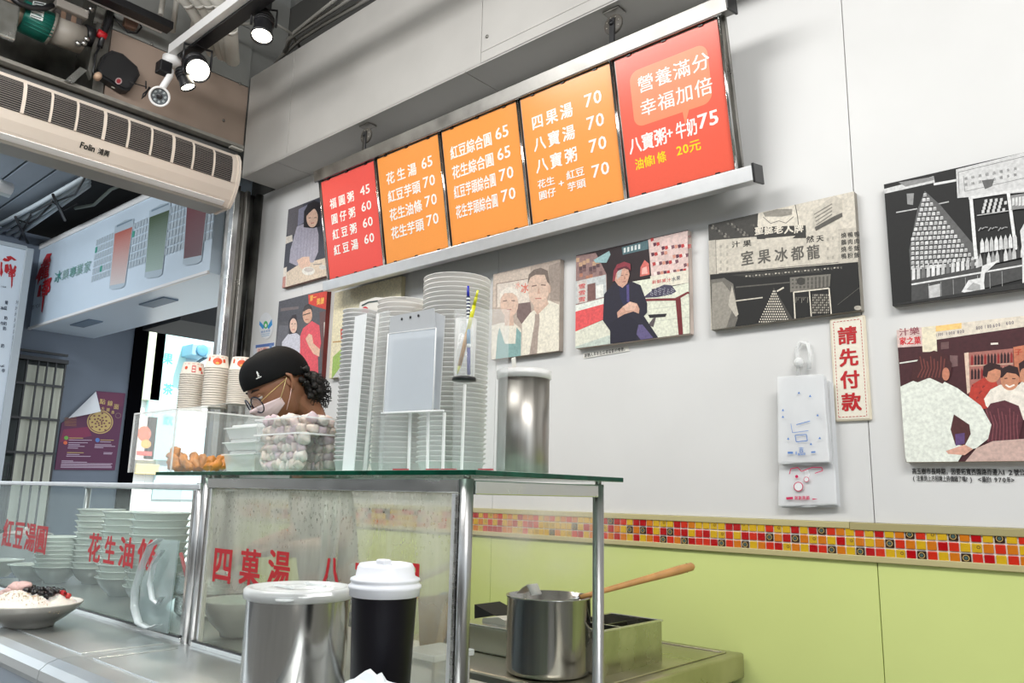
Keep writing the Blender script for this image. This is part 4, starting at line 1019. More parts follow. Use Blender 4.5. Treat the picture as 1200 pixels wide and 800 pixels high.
for ch, x, y in (('室', 216, 412), ('果', 304, 402), ('冰', 392, 394), ('都', 478, 386), ('龍', 560, 380)): P.T(ch, (x, y), (x+72, y-6), 78, sep(92), .022, up=False)
for k, (x, y) in enumerate([(106, 300), (106, 340), (106, 380), (106, 416), (140, 300), (140, 340), (140, 380), (140, 416), (664, 262), (664, 310), (664, 360), (690, 256), (690, 356)]): P.P([(x, y), (x+10, y-1), (x+10, y+14), (x, y+15)], sep(176), up=False)
P.P([(722, 216), (880, 200), (884, 382), (724, 394)], sep(196))
for j, col in enumerate(('燒鵝燒鴨', '鴨肉冬粉', '鴨肉飯飯')):
    for k, ch in enumerate(col): P.T(ch, (738+j*34, 266+k*36-j*3), (768+j*34, 264+k*36-j*3), 30, sep(40), .02, up=(j+k == 0))
P.P([(55, 452), (890, 382), (890, 650), (66, 750)], sep(18)); P.P([(190, 515), (470, 490), (470, 496), (190, 522)], sep(90))
P.P([(160, 455), (600, 412), (640, 440), (300, 470)], sep(50))
for i in range(30): P.P([(240+i*17, 458-i*1.6), (250+i*17, 457-i*1.6), (250+i*17, 463-i*1.6+(i % 3)*4), (240+i*17, 465-i*1.6)], sep([200, 150, 90][i % 3]), up=(i == 0))
P.P([(60, 480), (130, 470), (176, 500), (190, 580), (200, 680), (180, 740), (66, 750)], sep(110)); P.P([(66, 500), (120, 490), (160, 540), (170, 640), (140, 730), (66, 745)], sep(150)); P.P([(170, 510), (186, 580), (204, 660), (190, 672), (150, 610)], sep(190))
P.L([(188, 590), (330, 572)], 6, sep(214)); P.L([(404, 540), (440, 520)], 8, sep(220), up=False); P.L([(720, 610), (860, 500)], 2, sep(110), up=False); P.E(826, 626, 20, 12, sep(180), up=False)
P.P([(388, 520), (495, 700), (322, 714)], sep(70))
for r in range(13):
    y = 540+r*13.2; hw = 8+r*6.2
    for k in range(r+2):
        x = 390-hw+(k+.5)*2*hw/(r+2); P.E(x, y, 3.6, 4.6, sep(226), 6, up=(r == 0 and k == 0))
P.P([(472, 468), (685, 450), (680, 515), (474, 545)], sep(120))
for i in range(30): P.P([(482+(i % 10)*20, 476+(i//10)*20-(i % 10)*1.6), (492+(i % 10)*20, 475+(i//10)*20-(i % 10)*1.6), (492+(i % 10)*20, 484+(i//10)*20), (482+(i % 10)*20, 485+(i//10)*20)], sep(84), up=(i == 0))
P.E(530, 488, 22, 20, sep(60)); P.L([(492, 545), (676, 524), (688, 660)], 7, sep(224)); P.L([(492, 545), (500, 690)], 7, sep(224), up=False); P.L([(574, 540), (584, 674)], 6, sep(224), up=False)
for r in range(8):
    for k in range(9): P.P([(590+k*10, 556+r*13), (596+k*10, 555+r*13), (596+k*10, 564+r*13), (590+k*10, 565+r*13)], sep(176 if (k+r) % 3 else 110), up=(r+k == 0))
for k in range(7): P.L([(504+k*10, 600-k % 3*12), (506+k*10, 570)], 2, sep(170), up=False)
P.build('print', c, PHOTO)
# bottle pyramid
X0, X1 = -.281*CY, -.0755*CY
c, P = canvas('black and white canvas photo of a tall pyramid of stacked cans', X0, z0, X1, z1, g(110))
P.zoom(1020, 150, 3.64); P.rect(X0, z0, X1, z1, g(20))
P.P([(50, 262), (270, 205), (275, 232), (52, 282)], g(214)); P.P([(120, 232), (270, 207), (272, 222), (150, 250)], g(140)); P.L([(270, 240), (370, 222)], 10, g(226)); P.L([(110, 360), (200, 344)], 5, g(200), up=False); P.L([(260, 330), (335, 314)], 5, g(190), up=False); P.P([(155, 280), (186, 278), (182, 328), (158, 325)], g(150))
P.P([(232, 268), (300, 330), (460, 520), (470, 600), (175, 660), (166, 520), (200, 350)], g(96))
rr = 16
for r in range(rr):
    y = 290+r*20.5; xl_ = lerp(226, 172, min(1, r/9)); xr_ = lerp(240, 462, r/(rr-1)); n = 1+int((xr_-xl_)/20)
    for k in range(n):
        x = lerp(xl_, xr_, (k+.5)/n); yy = y-(x-200)*.06
        P.P([(x-7, yy-7), (x+7, yy-9), (x+7, yy+7), (x-7, yy+9)], g(212 if (k+r) % 2 else 176), up=(r == 0 and k == 0)); P.P([(x-5, yy-9), (x+5, yy-10), (x+5, yy-7), (x-5, yy-6)], g(236), up=False); P.P([(x-7, yy+6), (x+7, yy+4), (x+7, yy+9), (x-7, yy+11)], g(40), up=False)
P.P([(176, 650), (660, 560), (665, 640), (176, 760)], g(70))
for k in range(14): P.P([(178+k*21, 600-k*3), (192+k*21, 598-k*3), (192+k*21, 646-k*4), (178+k*21, 650-k*4)], g([226, 200, 120, 214, 236][k % 5]), up=(k == 0)); P.P([(182+k*21, 586-k*3), (188+k*21, 585-k*3), (188+k*21, 600-k*3), (182+k*21, 601-k*3)], g(206), up=False)
P.L([(176, 668), (660, 585)], 7, g(222)); 
for k in range(7): P.L([(250+k*52, 665-k*9), (252+k*52, 740-k*9)], 2, g(170), up=(k == 0))
P.P([(248, 675), (298, 664), (300, 735), (256, 742)], g(196))
P.P([(366, 178), (660, 105), (660, 275), (372, 300)], g(206)); P.L([(380, 280), (376, 190), (660, 122)], 2, g(90)); P.L([(398, 205), (404, 272), (660, 214)], 2, g(110), up=False)
for j in range(2):
    for k in range(8): P.T('美味高級品種多'[k % 7], (402+k*30, 226+j*26-k*6), (418+k*30, 224+j*26-k*6), 15, g(120), .01, up=(j+k == 0))
P.P([(476, 225), (530, 218), (520, 250), (490, 262)], g(96))
P.L([(430, 300), (452, 560)], 15, g(232)); P.L([(588, 270), (622, 520)], 14, g(232), up=False); P.L([(420, 300), (660, 262)], 12, g(222), up=False)
for r in range(4):
    for k in range(5-r % 2): P.P([(476+k*22+r*4, 352-r*15-k*2), (488+k*22+r*4, 350-r*15-k*2), (488+k*22+r*4, 364-r*15-k*2), (476+k*22+r*4, 366-r*15-k*2)], g(206), up=(r+k == 0))
P.L([(456, 374), (590, 354)], 4, g(190)); P.L([(600, 350), (660, 342)], 4, g(190), up=False)
for k in range(9): P.L([(462+k*14, 440-k % 3*8), (474+k*14, 425)], 5, g(150), up=(k == 0))
for k in range(8): P.P([(470+k*20, 490-k*3), (478+k*20, 470-k*3), (486+k*20, 490-k*3), (488+k*20, 530-k*3), (470+k*20, 534-k*3)], g([226, 210, 196][k % 3]), up=(k == 0))
for k in range(11): P.P([(462+k*18, 565-k*4), (470+k*18, 535-k*4), (478+k*18, 562-k*4), (480+k*18, 590-k*4), (462+k*18, 594-k*4)], g([196, 60, 216, 150][k % 4]), up=(k == 0))
P.P([(390, 700), (420, 650), (470, 640), (478, 590), (500, 580), (550, 565), (490, 620), (486, 660), (490, 700), (440, 712)], g(226)); P.P([(410, 690), (440, 660), (470, 670), (470, 700)], g(170))
P.P([(640, 440), (662, 400), (662, 660), (650, 664), (648, 520)], g(222)); P.P([(600, 290), (660, 280), (660, 345), (604, 350)], g(140))
for k in range(4): P.P([(606+k*14, 300-k*2), (616+k*14, 298-k*2), (616+k*14, 330), (606+k*14, 334)], g(214), up=(k == 0))
P.P([(100, 752), (662, 660), (664, 690), (104, 765)], g(40))
P.build('print', c, PHOTO)
# crowd in the seventies shop
z0_, z1_ = .0475*CY, .205*CY
c, P = canvas('colour canvas photo of a woman in white leaning towards smiling boys', -.2785*CY, z0_, -.073*CY, z1_, rgb(206, 190, 170))
P.zoom(1040, 360, 3.636); P.rect(-.2785*CY, z0_, -.073*CY, z1_, rgb(70, 30, 36))
P.P([(30, 95), (145, 82), (150, 165), (34, 172)], rgb(222, 196, 190)); P.T('汁樂', (50, 124), (140, 116), 34, rgb(150, 80, 90)); P.T('家之菓', (52, 162), (146, 158), 34, rgb(206, 40, 50), .03, up=False)
P.P([(145, 80), (206, 70), (212, 190), (150, 190)], rgb(236, 226, 200)); P.P([(206, 70), (590, 30), (590, 82), (208, 138)], rgb(226, 216, 200)); P.P([(206, 80), (316, 66), (316, 90), (206, 104)], rgb(250, 206, 130))
P.T('1000', (208, 126), (240, 122), 18, rgb(120, 110, 120), .02); P.T('1000', (252, 120), (290, 116), 18, rgb(120, 110, 120), .02, up=False); P.T('800', (298, 114), (330, 110), 18, rgb(120, 110, 120), .02, up=False); P.T('800', (378, 98), (408, 94), 20, rgb(120, 110, 120), .02, up=False); P.T('100', (416, 92), (446, 88), 20, rgb(120, 110, 120), .02, up=False); P.T('600', (450, 88), (484, 82), 20, rgb(120, 110, 120), .02, up=False); P.T('600', (506, 78), (542, 72), 20, rgb(120, 110, 120), .02, up=False)
P.L([(52, 238), (130, 226)], 6, rgb(230, 230, 220)); P.L([(440, 156), (472, 154)], 8, rgb(240, 230, 220), up=False); P.P([(266, 204), (300, 206), (300, 250), (268, 256)], rgb(120, 90, 90)); P.P([(228, 150), (262, 146), (262, 176), (228, 180)], rgb(110, 80, 80))
P.P([(326, 195), (535, 175), (540, 330), (340, 370)], rgb(170, 110, 100)); P.P([(328, 195), (346, 192), (352, 360), (340, 368)], rgb(226, 200, 180))
for r in range(2):
    for k in range(13): P.P([(356+k*14, 215+r*60-k), (360+k*14, 200+r*60-k), (366+k*14, 214+r*60-k), (366+k*14, 246+r*60-k), (356+k*14, 248+r*60-k)], rgb(50, 20, 26) if (k+r) % 4 else rgb(150, 40, 40), up=(r+k == 0))
P.L([(350, 250), (536, 240)], 5, rgb(206, 170, 150)); P.P([(536, 170), (590, 160), (590, 320), (545, 320)], rgb(196, 120, 90)); P.T('子', (540, 206), (580, 200), 28, rgb(190, 70, 50))
P.P([(342, 400), (360, 330), (410, 300), (460, 306), (480, 360), (470, 420), (380, 440)], rgb(190, 60, 46)); 
for i in range(20): P.P([(360+(i*37) % 100, 330+(i*23) % 90), (368+(i*37) % 100, 334+(i*23) % 90), (362+(i*37) % 100, 340+(i*23) % 90)], rgb(130, 40, 36), up=(i == 0))
P.E(448, 280, 36, 40, rgb(206, 140, 110)); P.P([(406, 290), (410, 250), (440, 235), (480, 245), (488, 270), (460, 262), (430, 275), (424, 300)], rgb(50, 20, 22))
P.P([(412, 390), (440, 350), (480, 330), (560, 330), (590, 300), (590, 480), (480, 480), (420, 420)], rgb(240, 232, 220))
P.E(522, 306, 40, 48, rgb(206, 142, 110)); P.P([(482, 300), (486, 262), (520, 246), (556, 256), (566, 300), (548, 284), (510, 278), (490, 300)], rgb(44, 18, 20)); P.L([(504, 330), (520, 340), (542, 330)], 7, rgb(250, 236, 226)); P.L([(500, 304), (512, 302)], 4, rgb(80, 40, 36), up=False); P.L([(532, 304), (546, 304)], 4, rgb(80, 40, 36), up=False)
P.P([(560, 240), (590, 220), (590, 310), (566, 296)], rgb(50, 22, 24)); P.E(582, 290, 18, 30, rgb(200, 140, 110))
P.P([(420, 440), (440, 410), (500, 396), (560, 420), (580, 480), (560, 560), (440, 590), (400, 540)], rgb(88, 40, 50))
for k in range(9): P.L([(420+k*17, 430+(k % 3)*14), (440+k*14, 500), (430+k*16, 570)], 4, rgb(130, 70, 76), up=(k == 0))
P.P([(380, 600), (450, 570), (590, 560), (590, 660), (330, 660)], rgb(206, 176, 166))
P.P([(52, 340), (130, 305), (210, 300), (300, 345), (400, 420), (444, 500), (430, 560), (380, 600), (330, 610), (300, 660), (84, 665), (70, 600)], rgb(232, 236, 226))
P.P([(284, 456), (350, 500), (356, 540), (330, 590), (290, 585), (270, 520)], rgb(80, 40, 40)); P.P([(290, 540), (330, 535), (330, 580), (292, 590)], rgb(96, 70, 120)); P.P([(250, 612), (330, 585), (366, 604), (330, 630), (260, 624)], rgb(222, 170, 150))
P.P([(100, 310), (112, 250), (150, 200), (200, 185), (250, 200), (276, 240), (270, 290), (236, 326), (180, 300), (130, 320)], rgb(70, 30, 32))
for k in range(8): P.L([(140+k*15, 210+(k % 3)*10), (150+k*13, 260), (130+k*15, 300)], 5, rgb(120, 60, 54), up=(k == 0))
P.E(250, 285, 16, 28, rgb(200, 130, 104))
P.build('print', c, PHOTO)
# chef and man in a tie
X0, X1 = at(577.5, 340, Y=CY).x, at(656.7, 305, Y=CY).x
c, P = canvas('pale canvas portrait of a chef in apron beside a man in tie', X0, .2335*CY, X1, .390*CY, rgb(168, 156, 146))
P.zoom(560, 290, 4.706); P.rect(X0, .2335*CY, X1, .39*CY, rgb(184, 168, 156))
P.P([(85, 150), (290, 105), (290, 330), (85, 330)], rgb(206, 190, 176)); P.P([(104, 200), (275, 170), (285, 300), (104, 330)], rgb(224, 212, 200)); P.L([(104, 330), (104, 200), (275, 172)], 4, rgb(140, 120, 110))
P.T('冰', (236, 256), (280, 250), 56, rgb(220, 120, 100), .02); P.T('水', (208, 230), (236, 226), 40, rgb(226, 150, 130), .01, up=False)
P.P([(215, 310), (290, 300), (300, 400), (240, 420), (215, 380)], rgb(120, 100, 98)); P.P([(390, 100), (490, 70), (490, 300), (400, 290)], rgb(156, 142, 132))
P.P([(76, 430), (130, 415), (200, 415), (240, 450), (250, 700), (76, 770)], rgb(226, 218, 204)); P.P([(108, 490), (120, 440), (150, 530), (208, 530), (214, 440), (240, 470), (236, 700), (90, 730)], rgb(130, 166, 164)); P.P([(76, 680), (110, 640), (112, 760), (76, 775)], rgb(140, 164, 168)); P.P([(150, 430), (205, 430), (205, 528), (152, 530)], rgb(226, 220, 206))
P.E(174, 310, 50, 72, rgb(216, 186, 168)); P.P([(118, 290), (124, 245), (170, 215), (216, 232), (226, 275), (190, 250), (146, 252)], rgb(234, 226, 214)); P.L([(140, 296), (162, 292)], 5, rgb(110, 90, 84)); P.L([(186, 292), (206, 294)], 5, rgb(110, 90, 84), up=False); P.L([(160, 342), (186, 342)], 5, rgb(176, 110, 100), up=False)
P.P([(148, 375), (196, 375), (200, 430), (150, 432)], rgb(210, 180, 162))
P.P([(244, 420), (290, 360), (320, 340), (390, 290), (460, 320), (480, 400), (470, 735), (250, 720)], rgb(230, 224, 208)); P.P([(448, 300), (490, 310), (490, 740), (446, 740)], rgb(212, 202, 186))
P.P([(316, 366), (340, 366), (342, 396), (334, 480), (320, 720), (268, 716), (290, 560), (316, 400)], rgb(168, 152, 142)); P.P([(312, 300), (380, 280), (392, 310), (330, 372), (310, 340)], rgb(206, 176, 158))
P.E(336, 225, 58, 105, rgb(216, 188, 170), 26); P.P([(276, 200), (282, 150), (310, 122), (350, 112), (386, 128), (396, 200), (384, 190), (370, 150), (320, 150), (292, 165)], rgb(120, 106, 98)); P.L([(300, 214), (326, 208)], 6, rgb(120, 96, 88)); P.L([(350, 206), (376, 208)], 6, rgb(120, 96, 88), up=False); P.P([(336, 214), (346, 254), (328, 256)], rgb(196, 160, 142), up=False); P.L([(318, 282), (352, 280)], 6, rgb(184, 120, 108), up=False); P.E(396, 230, 8, 24, rgb(206, 176, 158))
P.build('print', c, PHOTO)
# canvas mostly hidden behind the cups
c, P = canvas('canvas print mostly hidden behind the tall cup stacks', at(500, 330, Y=CY).x, .2335*CY, at(568, 322, Y=CY).x, .390*CY, rgb(170, 160, 150))
P.rect(P.b[0], P.b[1], P.b[2], P.b[3], rgb(190, 178, 168)); P.P([(540, 322), (575, 316), (575, 330), (540, 340)], rgb(130, 110, 110)); P.P([(545, 380), (575, 376), (575, 470), (545, 470)], rgb(150, 166, 170)); P.P([(500, 340), (530, 334), (530, 400), (500, 400)], rgb(140, 130, 150))
P.build('print', c, PHOTO)
# woman serving
X0 = (at(339, 245, Y=CY).x+at(329.5, 338, Y=CY).x)/2
c, P = canvas('canvas photo of a woman in grey shirt filling a bowl', X0, at(329.5, 338, Y=CY).z-CZ, X0+.47, at(339, 245, Y=CY).z-CZ, rgb(150, 120, 110))
P.zoom(250, 200, 4); P.rect(P.b[0], P.b[1], P.b[2], P.b[3], rgb(64, 66, 78))
P.P([(350, 180), (420, 160), (410, 300), (345, 300)], rgb(90, 86, 92)); P.P([(400, 180), (440, 160), (430, 240), (395, 260)], rgb(130, 130, 150)); P.P([(340, 310), (370, 300), (372, 330), (336, 345)], rgb(214, 206, 196))
P.P([(318, 560), (322, 490), (400, 440), (560, 400), (560, 540)], rgb(224, 206, 186)); P.P([(322, 460), (345, 450), (342, 540), (318, 556)], rgb(236, 226, 214)); P.P([(322, 500), (340, 494), (338, 546), (320, 552)], rgb(206, 150, 140), up=False)
P.P([(356, 430), (362, 370), (392, 262), (430, 246), (480, 240), (494, 300), (492, 380), (470, 430), (420, 430), (390, 445)], rgb(172, 168, 184))
for k in range(6): P.L([(400+k*15, 270), (392+k*14, 420)], 2, rgb(148, 146, 166), up=(k == 0))
P.P([(392, 420), (420, 404), (450, 402), (456, 440), (430, 470), (404, 450)], rgb(232, 196, 176)); P.E(446, 470, 30, 20, rgb(236, 232, 224)); P.E(448, 464, 22, 10, rgb(206, 196, 190)); P.E(512, 452, 16, 12, rgb(220, 216, 210)); P.L([(470, 440), (510, 436)], 4, rgb(150, 140, 136), up=False)
P.P([(424, 265), (426, 190), (446, 155), (475, 140), (500, 150), (500, 260), (470, 270)], rgb(34, 30, 36)); P.E(464, 220, 27, 46, rgb(226, 190, 170)); P.P([(436, 215), (440, 170), (470, 150), (492, 175), (470, 180), (448, 200)], rgb(34, 30, 36)); P.L([(448, 222), (458, 220)], 3, rgb(80, 50, 50)); P.L([(474, 220), (486, 220)], 3, rgb(80, 50, 50), up=False); P.L([(458, 246), (474, 244)], 4, rgb(190, 110, 104), up=False)
P.build('print', c, PHOTO)
# two people with red banner
X0 = at(327, 353, Y=CY).x; X1 = at(384, 336, Y=CY).x; zz1 = at(327, 353, Y=CY).z-CZ
c, P = canvas('canvas photo of woman and man in red shirt under a red banner', X0, at(378, 445, Y=CY).z-CZ, X1, zz1, rgb(110, 40, 36), .028)
P.zoom(280, 320, 5.717); P.rect(P.b[0], P.b[1], P.b[2], P.b[3], rgb(92, 92, 98))
P.P([(262, 190), (470, 140), (470, 300), (250, 330)], rgb(84, 84, 92)); P.P([(280, 235), (400, 222), (400, 240), (280, 255)], rgb(120, 110, 112)); P.P([(465, 145), (640, 110), (640, 250), (590, 245), (520, 225), (468, 205)], rgb(220, 70, 56)); P.T('第一', (474, 190), (520, 180), 40, rgb(244, 190, 90), .03); P.T('獎讚', (520, 215), (570, 206), 44, rgb(244, 190, 90), .03, up=False)
P.P([(244, 520), (270, 350), (330, 350), (330, 600), (240, 600)], rgb(110, 110, 118)); P.P([(540, 260), (600, 250), (640, 340), (620, 720), (560, 720)], rgb(110, 84, 84)); P.P([(570, 330), (610, 310), (630, 350), (620, 440), (570, 440)], rgb(220, 214, 206)); P.P([(575, 440), (620, 440), (600, 640), (560, 700)], rgb(150, 40, 34))
P.P([(282, 620), (290, 460), (330, 408), (380, 395), (410, 420), (412, 650), (300, 650)], rgb(214, 214, 226)); P.P([(338, 410), (334, 320), (360, 280), (384, 276), (392, 330), (388, 400)], rgb(56, 50, 56)); P.E(366, 352, 25, 50, rgb(236, 200, 182)); P.L([(352, 340), (362, 338)], 4, rgb(70, 50, 50)); P.L([(372, 338), (382, 338)], 4, rgb(70, 50, 50), up=False); P.L([(358, 378), (376, 378)], 4, rgb(206, 90, 90), up=False)
P.P([(408, 640), (412, 420), (430, 370), (490, 320), (540, 350), (552, 470), (530, 570), (535, 720), (410, 700)], rgb(232, 92, 104)); P.P([(430, 250), (440, 220), (468, 204), (490, 230), (490, 262)], rgb(60, 54, 56)); P.E(460, 280, 32, 56, rgb(222, 176, 152)); P.L([(430, 282), (480, 266)], 6, rgb(50, 40, 44)); P.L([(446, 312), (470, 308)], 4, rgb(180, 90, 84), up=False); P.P([(432, 262), (436, 232), (466, 216), (488, 240), (466, 240), (446, 250)], rgb(70, 64, 66))
P.P([(448, 440), (470, 405), (492, 415), (500, 470), (545, 510), (540, 560), (500, 540), (470, 490)], rgb(236, 192, 168)); P.P([(400, 600), (412, 560), (414, 640), (402, 640)], rgb(226, 190, 170))
P.build('print', c, PHOTO)
# illustrated canvas left of the cups
X0 = at(392, 346, Y=CY).x; X1 = at(470, 346, Y=CY).x
c, P = canvas('canvas drawing with green hill and small red frame beside the cup stacks', X0, at(389, 443, Y=CY).z-CZ, X1, at(392, 343, Y=CY).z-CZ, rgb(206, 196, 160))
P.zoom(280, 320, 5.717); P.rect(P.b[0], P.b[1], P.b[2], P.b[3], rgb(232, 222, 190)); P.P([(630, 560), (690, 505), (800, 500), (900, 560), (900, 720), (620, 720)], rgb(160, 190, 100)); P.P([(625, 705), (700, 600), (800, 620), (860, 720)], rgb(206, 206, 206))
P.zoom(240, 380, 4); P.P([(636, 22), (676, 18), (678, 70), (638, 76)], rgb(200, 80, 70)); P.P([(644, 30), (668, 28), (670, 62), (646, 66)], rgb(236, 226, 206)); P.E(690, 30, 12, 22, rgb(120, 170, 70)); P.P([(600, 80), (640, 76), (640, 82), (600, 86)], rgb(190, 150, 90))
P.build('print', c, PHOTO)
P = Print((0, WY-.0085, CZ), (1, 0, 0), (0, 0, 1)).zoom(280, 320, 5.717)
P.E(182, 352, 46, 88, rgb(228, 230, 234), 30); 
for s_ in (-1, 1): P.P([(180+s_*8, 360), (180+s_*18, 345), (180+s_*40, 320-(s_ > 0)*14), (180+s_*44, 345), (180+s_*20, 376)], rgb(60, 150, 214), up=(s_ < 0))
P.E(180, 346, 15, 26, rgb(80, 180, 110)); P.E(180, 350, 7, 12, rgb(236, 240, 236)); P.T('優良商家', (146, 404), (212, 392), 16, rgb(60, 130, 190), .0); P.L([(148, 412), (208, 402)], 3, rgb(120, 170, 210)); P.L([(152, 424), (204, 414)], 3, rgb(120, 170, 210), up=False)
tag(P.build('wall_sticker'), 'round white sticker with blue winged emblem on the wall by the doorpost', 'sticker')
P = Print((0, WY-.0085, CZ), (1, 0, 0), (0, 0, 1)).zoom(280, 320, 5.717)
P.P([(96, 482), (240, 460), (244, 640), (96, 640)], rgb(226, 228, 236)); P.P([(112, 482), (236, 464), (234, 486), (112, 504)], rgb(90, 120, 180)); P.P([(206, 480), (222, 478), (222, 600), (206, 600)], rgb(120, 150, 200)); P.P([(120, 500), (200, 490), (200, 600), (120, 600)], rgb(240, 214, 206)); P.T('公告', (126, 530), (190, 520), 24, rgb(190, 60, 60))
tag(P.build('wall_notice'), 'blue headed paper notice on the wall behind the worker\'s cap', 'notice')

# captions under the canvases
for (lab, a, b, a2, pts, tx) in (('small black lettered caption strip under the seated old man photo', None, None, None, [(684, 413.5), (736, 405.5), (738, 411), (684, 420)], [('創辦人早年在店裡留影的情景。', (685, 419.0), (735, 410.8), 5)]),
                       ('two line black caption under the woman in white photo', None, None, None, [(1068, 549), (1225, 540), (1225, 562), (1070, 566)], [('高玉樹市長時期，因要拓寬西園路而遷入12號公園', (1069, 555.5), (1208, 557.5), 7.5), ('(注意到上方招牌上的價錢了嗎?) <攝於1970年>', (1070, 563.5), (1190, 566), 7)])):
    P = Print((0, WY-.0085, CZ), (1, 0, 0), (0, 0, 1))
    if len(tx) == 1: P.P(pts, rgb(228, 226, 218))
    for t in tx: P.T(t[0], t[1], t[2], t[3], rgb(20, 20, 24), .02)
    tag(P.build('caption_label'), lab, 'caption')
# pay first sign
sg = thing('payment_sign', 'white vertical sign with red characters and dashed border on the wall', 'sign', tuple(at(995, 430, Y=WY-.02)))
Ys = WY-.016
q = [at(a, b, Y=Ys) for a, b in ((971, 374), (1013, 368), (1022, 491), (979, 495))]
x0 = (q[0].x+q[3].x)/2; x1 = (q[1].x+q[2].x)/2; za = (q[0].z+q[1].z)/2; zb = (q[2].z+q[3].z)/2
MB().box(x0, Ys, zb, x1, WY-.006, za, bev=.006).build('plate', flat(rgb(228, 218, 196), .3), sg)
P = Print((0, Ys-.0003, CZ), (1, 0, 0), (0, 0, 1), .0002)
P.rect(x0+.006, zb-CZ+.006, x1-.006, za-CZ-.006, rgb(236, 230, 214))
dr = rgb(190, 30, 36); m_ = .012; n = 30
P.k += 1
for i in range(n):
    z_ = lerp(zb+m_, za-m_, i/n)-CZ
    for x in (x0+m_, x1-m_): P.rect(x-.0008, z_, x+.0008, z_+.006, dr, False)
for i in range(8):
    x = lerp(x0+m_, x1-m_, i/8)
    for z_ in (zb+m_, za-m_): P.rect(x, z_-CZ-.0008, x+.006, z_-CZ+.0008, dr, False)
hh = (za-zb)
for i, ch in enumerate('請先付款'): P.text(ch, x0+.022, za-CZ-.018-(i+1)*.064, .054, dr, w=(x1-x0)-.046, bold=.03, up=False)
P.build('lettering', sg)
tag(MB().box(x0-.0, WY-.012, za+.022, x0+.028, WY-.0075, za+.034).build('tape_piece', flat(rgb(235, 232, 222))), 'tiny piece of tape above the payment sign', 'tape')
# printed stain marks on the wall
# plastic bag bundles on a hook
hk = thing('bag_hook', 'clear plastic hook holding two bundles of white carrier bags', 'hook', tuple(at(939, 410, Y=WY-.02)))
w_ = [at(a, b, Y=WY-.02) for a, b in ((936, 440), (934, 410), (938, 401), (946, 402), (950, 415), (948, 432))]
MB().tube(w_, .006, 10).build('loop', clear('clear_hook', (.97, .98, .98), .4, .1, .9), hk)
MB().lathe([(0, 0), (.014, 0), (.016, .008), (.010, .018), (0, .02)], 16, M=Matrix.Translation(at(937, 425, Y=WY-.02)) @ Matrix.Rotation(PI/2, 4, 'X')).build('knob', clear('clear_hook2', (.97, .98, .98), .5, .1, .9), hk)
bagm = clear('thin_white_film', (.95, .96, .97), .5, .3, .9)
bagb = flat(rgb(232, 234, 236), .35)
def bagpack(name, lab, pts, ncorr, Yf, seed, prt):
    t = thing(name, lab, 'plastic bags', tuple(at(*pts[0], Y=Yf)), 'carrier bag bundles on the hook')
    tl, tr, br, bl = pts
    for L in range(4):
        vs = []; NU, NV_ = 12, 16
        for j in range(NV_+1):
            for i in range(NU+1):
                u, v = i/NU, j/NV_
                a = Vector(tl).lerp(Vector(tr), u); b = Vector(bl).lerp(Vector(br), u); q = a.lerp(b, v)
                q = q+Vector((L*1.6, L*1.2))
                p = at(q.x, q.y, Y=Yf+L*.004)
                nn = noise.noise(Vector((u*3+L*7, v*4, seed)))*.006*(.3+v)+.004*math.sin(u*9+L)*abs(1-v)
                vs.append(p+Vector((0, nn*.6, nn*.5*(v == 1))))
        o = MB().add(vs, [(j*(NU+1)+i, j*(NU+1)+i+1, (j+1)*(NU+1)+i+1, (j+1)*(NU+1)+i) for j in range(NV_) for i in range(NU)], 0, True).build('bag', bagm if L == 0 else bagb, t)
    P = Print((0, Yf-.006, CZ), (1, 0, 0), (0, 0, 1)); P.zoom(880, 360, 3.2); prt(P); P.build('print', t)
blu = rgb(90, 130, 196)
def pb(P):
    for x, y in ((120, 385), (180, 320), (222, 332), (250, 404), (120, 410), (140, 492), (225, 512), (258, 490)): P.P([(x-5, y+4), (x, y-5), (x+5, y+4)], blu, up=False)
    P.L([(170, 440), (222, 426)], 3, blu); P.L([(166, 480), (208, 476), (212, 500), (170, 504), (166, 480)], 3, blu); P.L([(150, 436), (156, 470), (216, 462)], 2, blu)
    P.P([(138, 541), (158, 541), (158, 549), (138, 549)], blu); P.P([(226, 540), (242, 539), (242, 545), (226, 546)], blu, False); P.P([(168, 540), (172, 540), (172, 552), (168, 552)], blu, False)
    P.T('吉', (180, 545), (200, 544), 22, blu); P.T('購物袋', (176, 556), (206, 554), 10, blu, up=False)
def pr(P):
    rd = rgb(206, 40, 90)
    P.E(178, 672, 18, 18, rd); P.E(178, 672, 15, 15, rgb(234, 236, 238)); P.E(208, 645, 10, 10, rd); P.E(208, 645, 8, 8, rgb(234, 236, 238)); P.L([(145, 625), (150, 605), (175, 600), (190, 615), (230, 600), (265, 600), (270, 612), (240, 622)], 3, rd); P.E(172, 634, 6, 6, rd)
    P.P([(132, 712), (158, 710), (158, 719), (134, 721)], rd); P.P([(230, 716), (252, 718), (232, 722)], rd, False); P.T('謝謝惠顧', (164, 722), (222, 722), 16, rd)
bagpack('bag_bundle', 'lower bundle of white plastic bags with red print showing beneath', [(916, 450), (972, 445), (980, 590), (912, 592)], 4, WY-.034, 3, pr)
bagpack('bag_bundle', 'upper bundle of white plastic bags with blue print below the clear hook', [(911, 441), (964, 438), (971, 540), (912, 542)], 4, WY-.055, 9, pb)
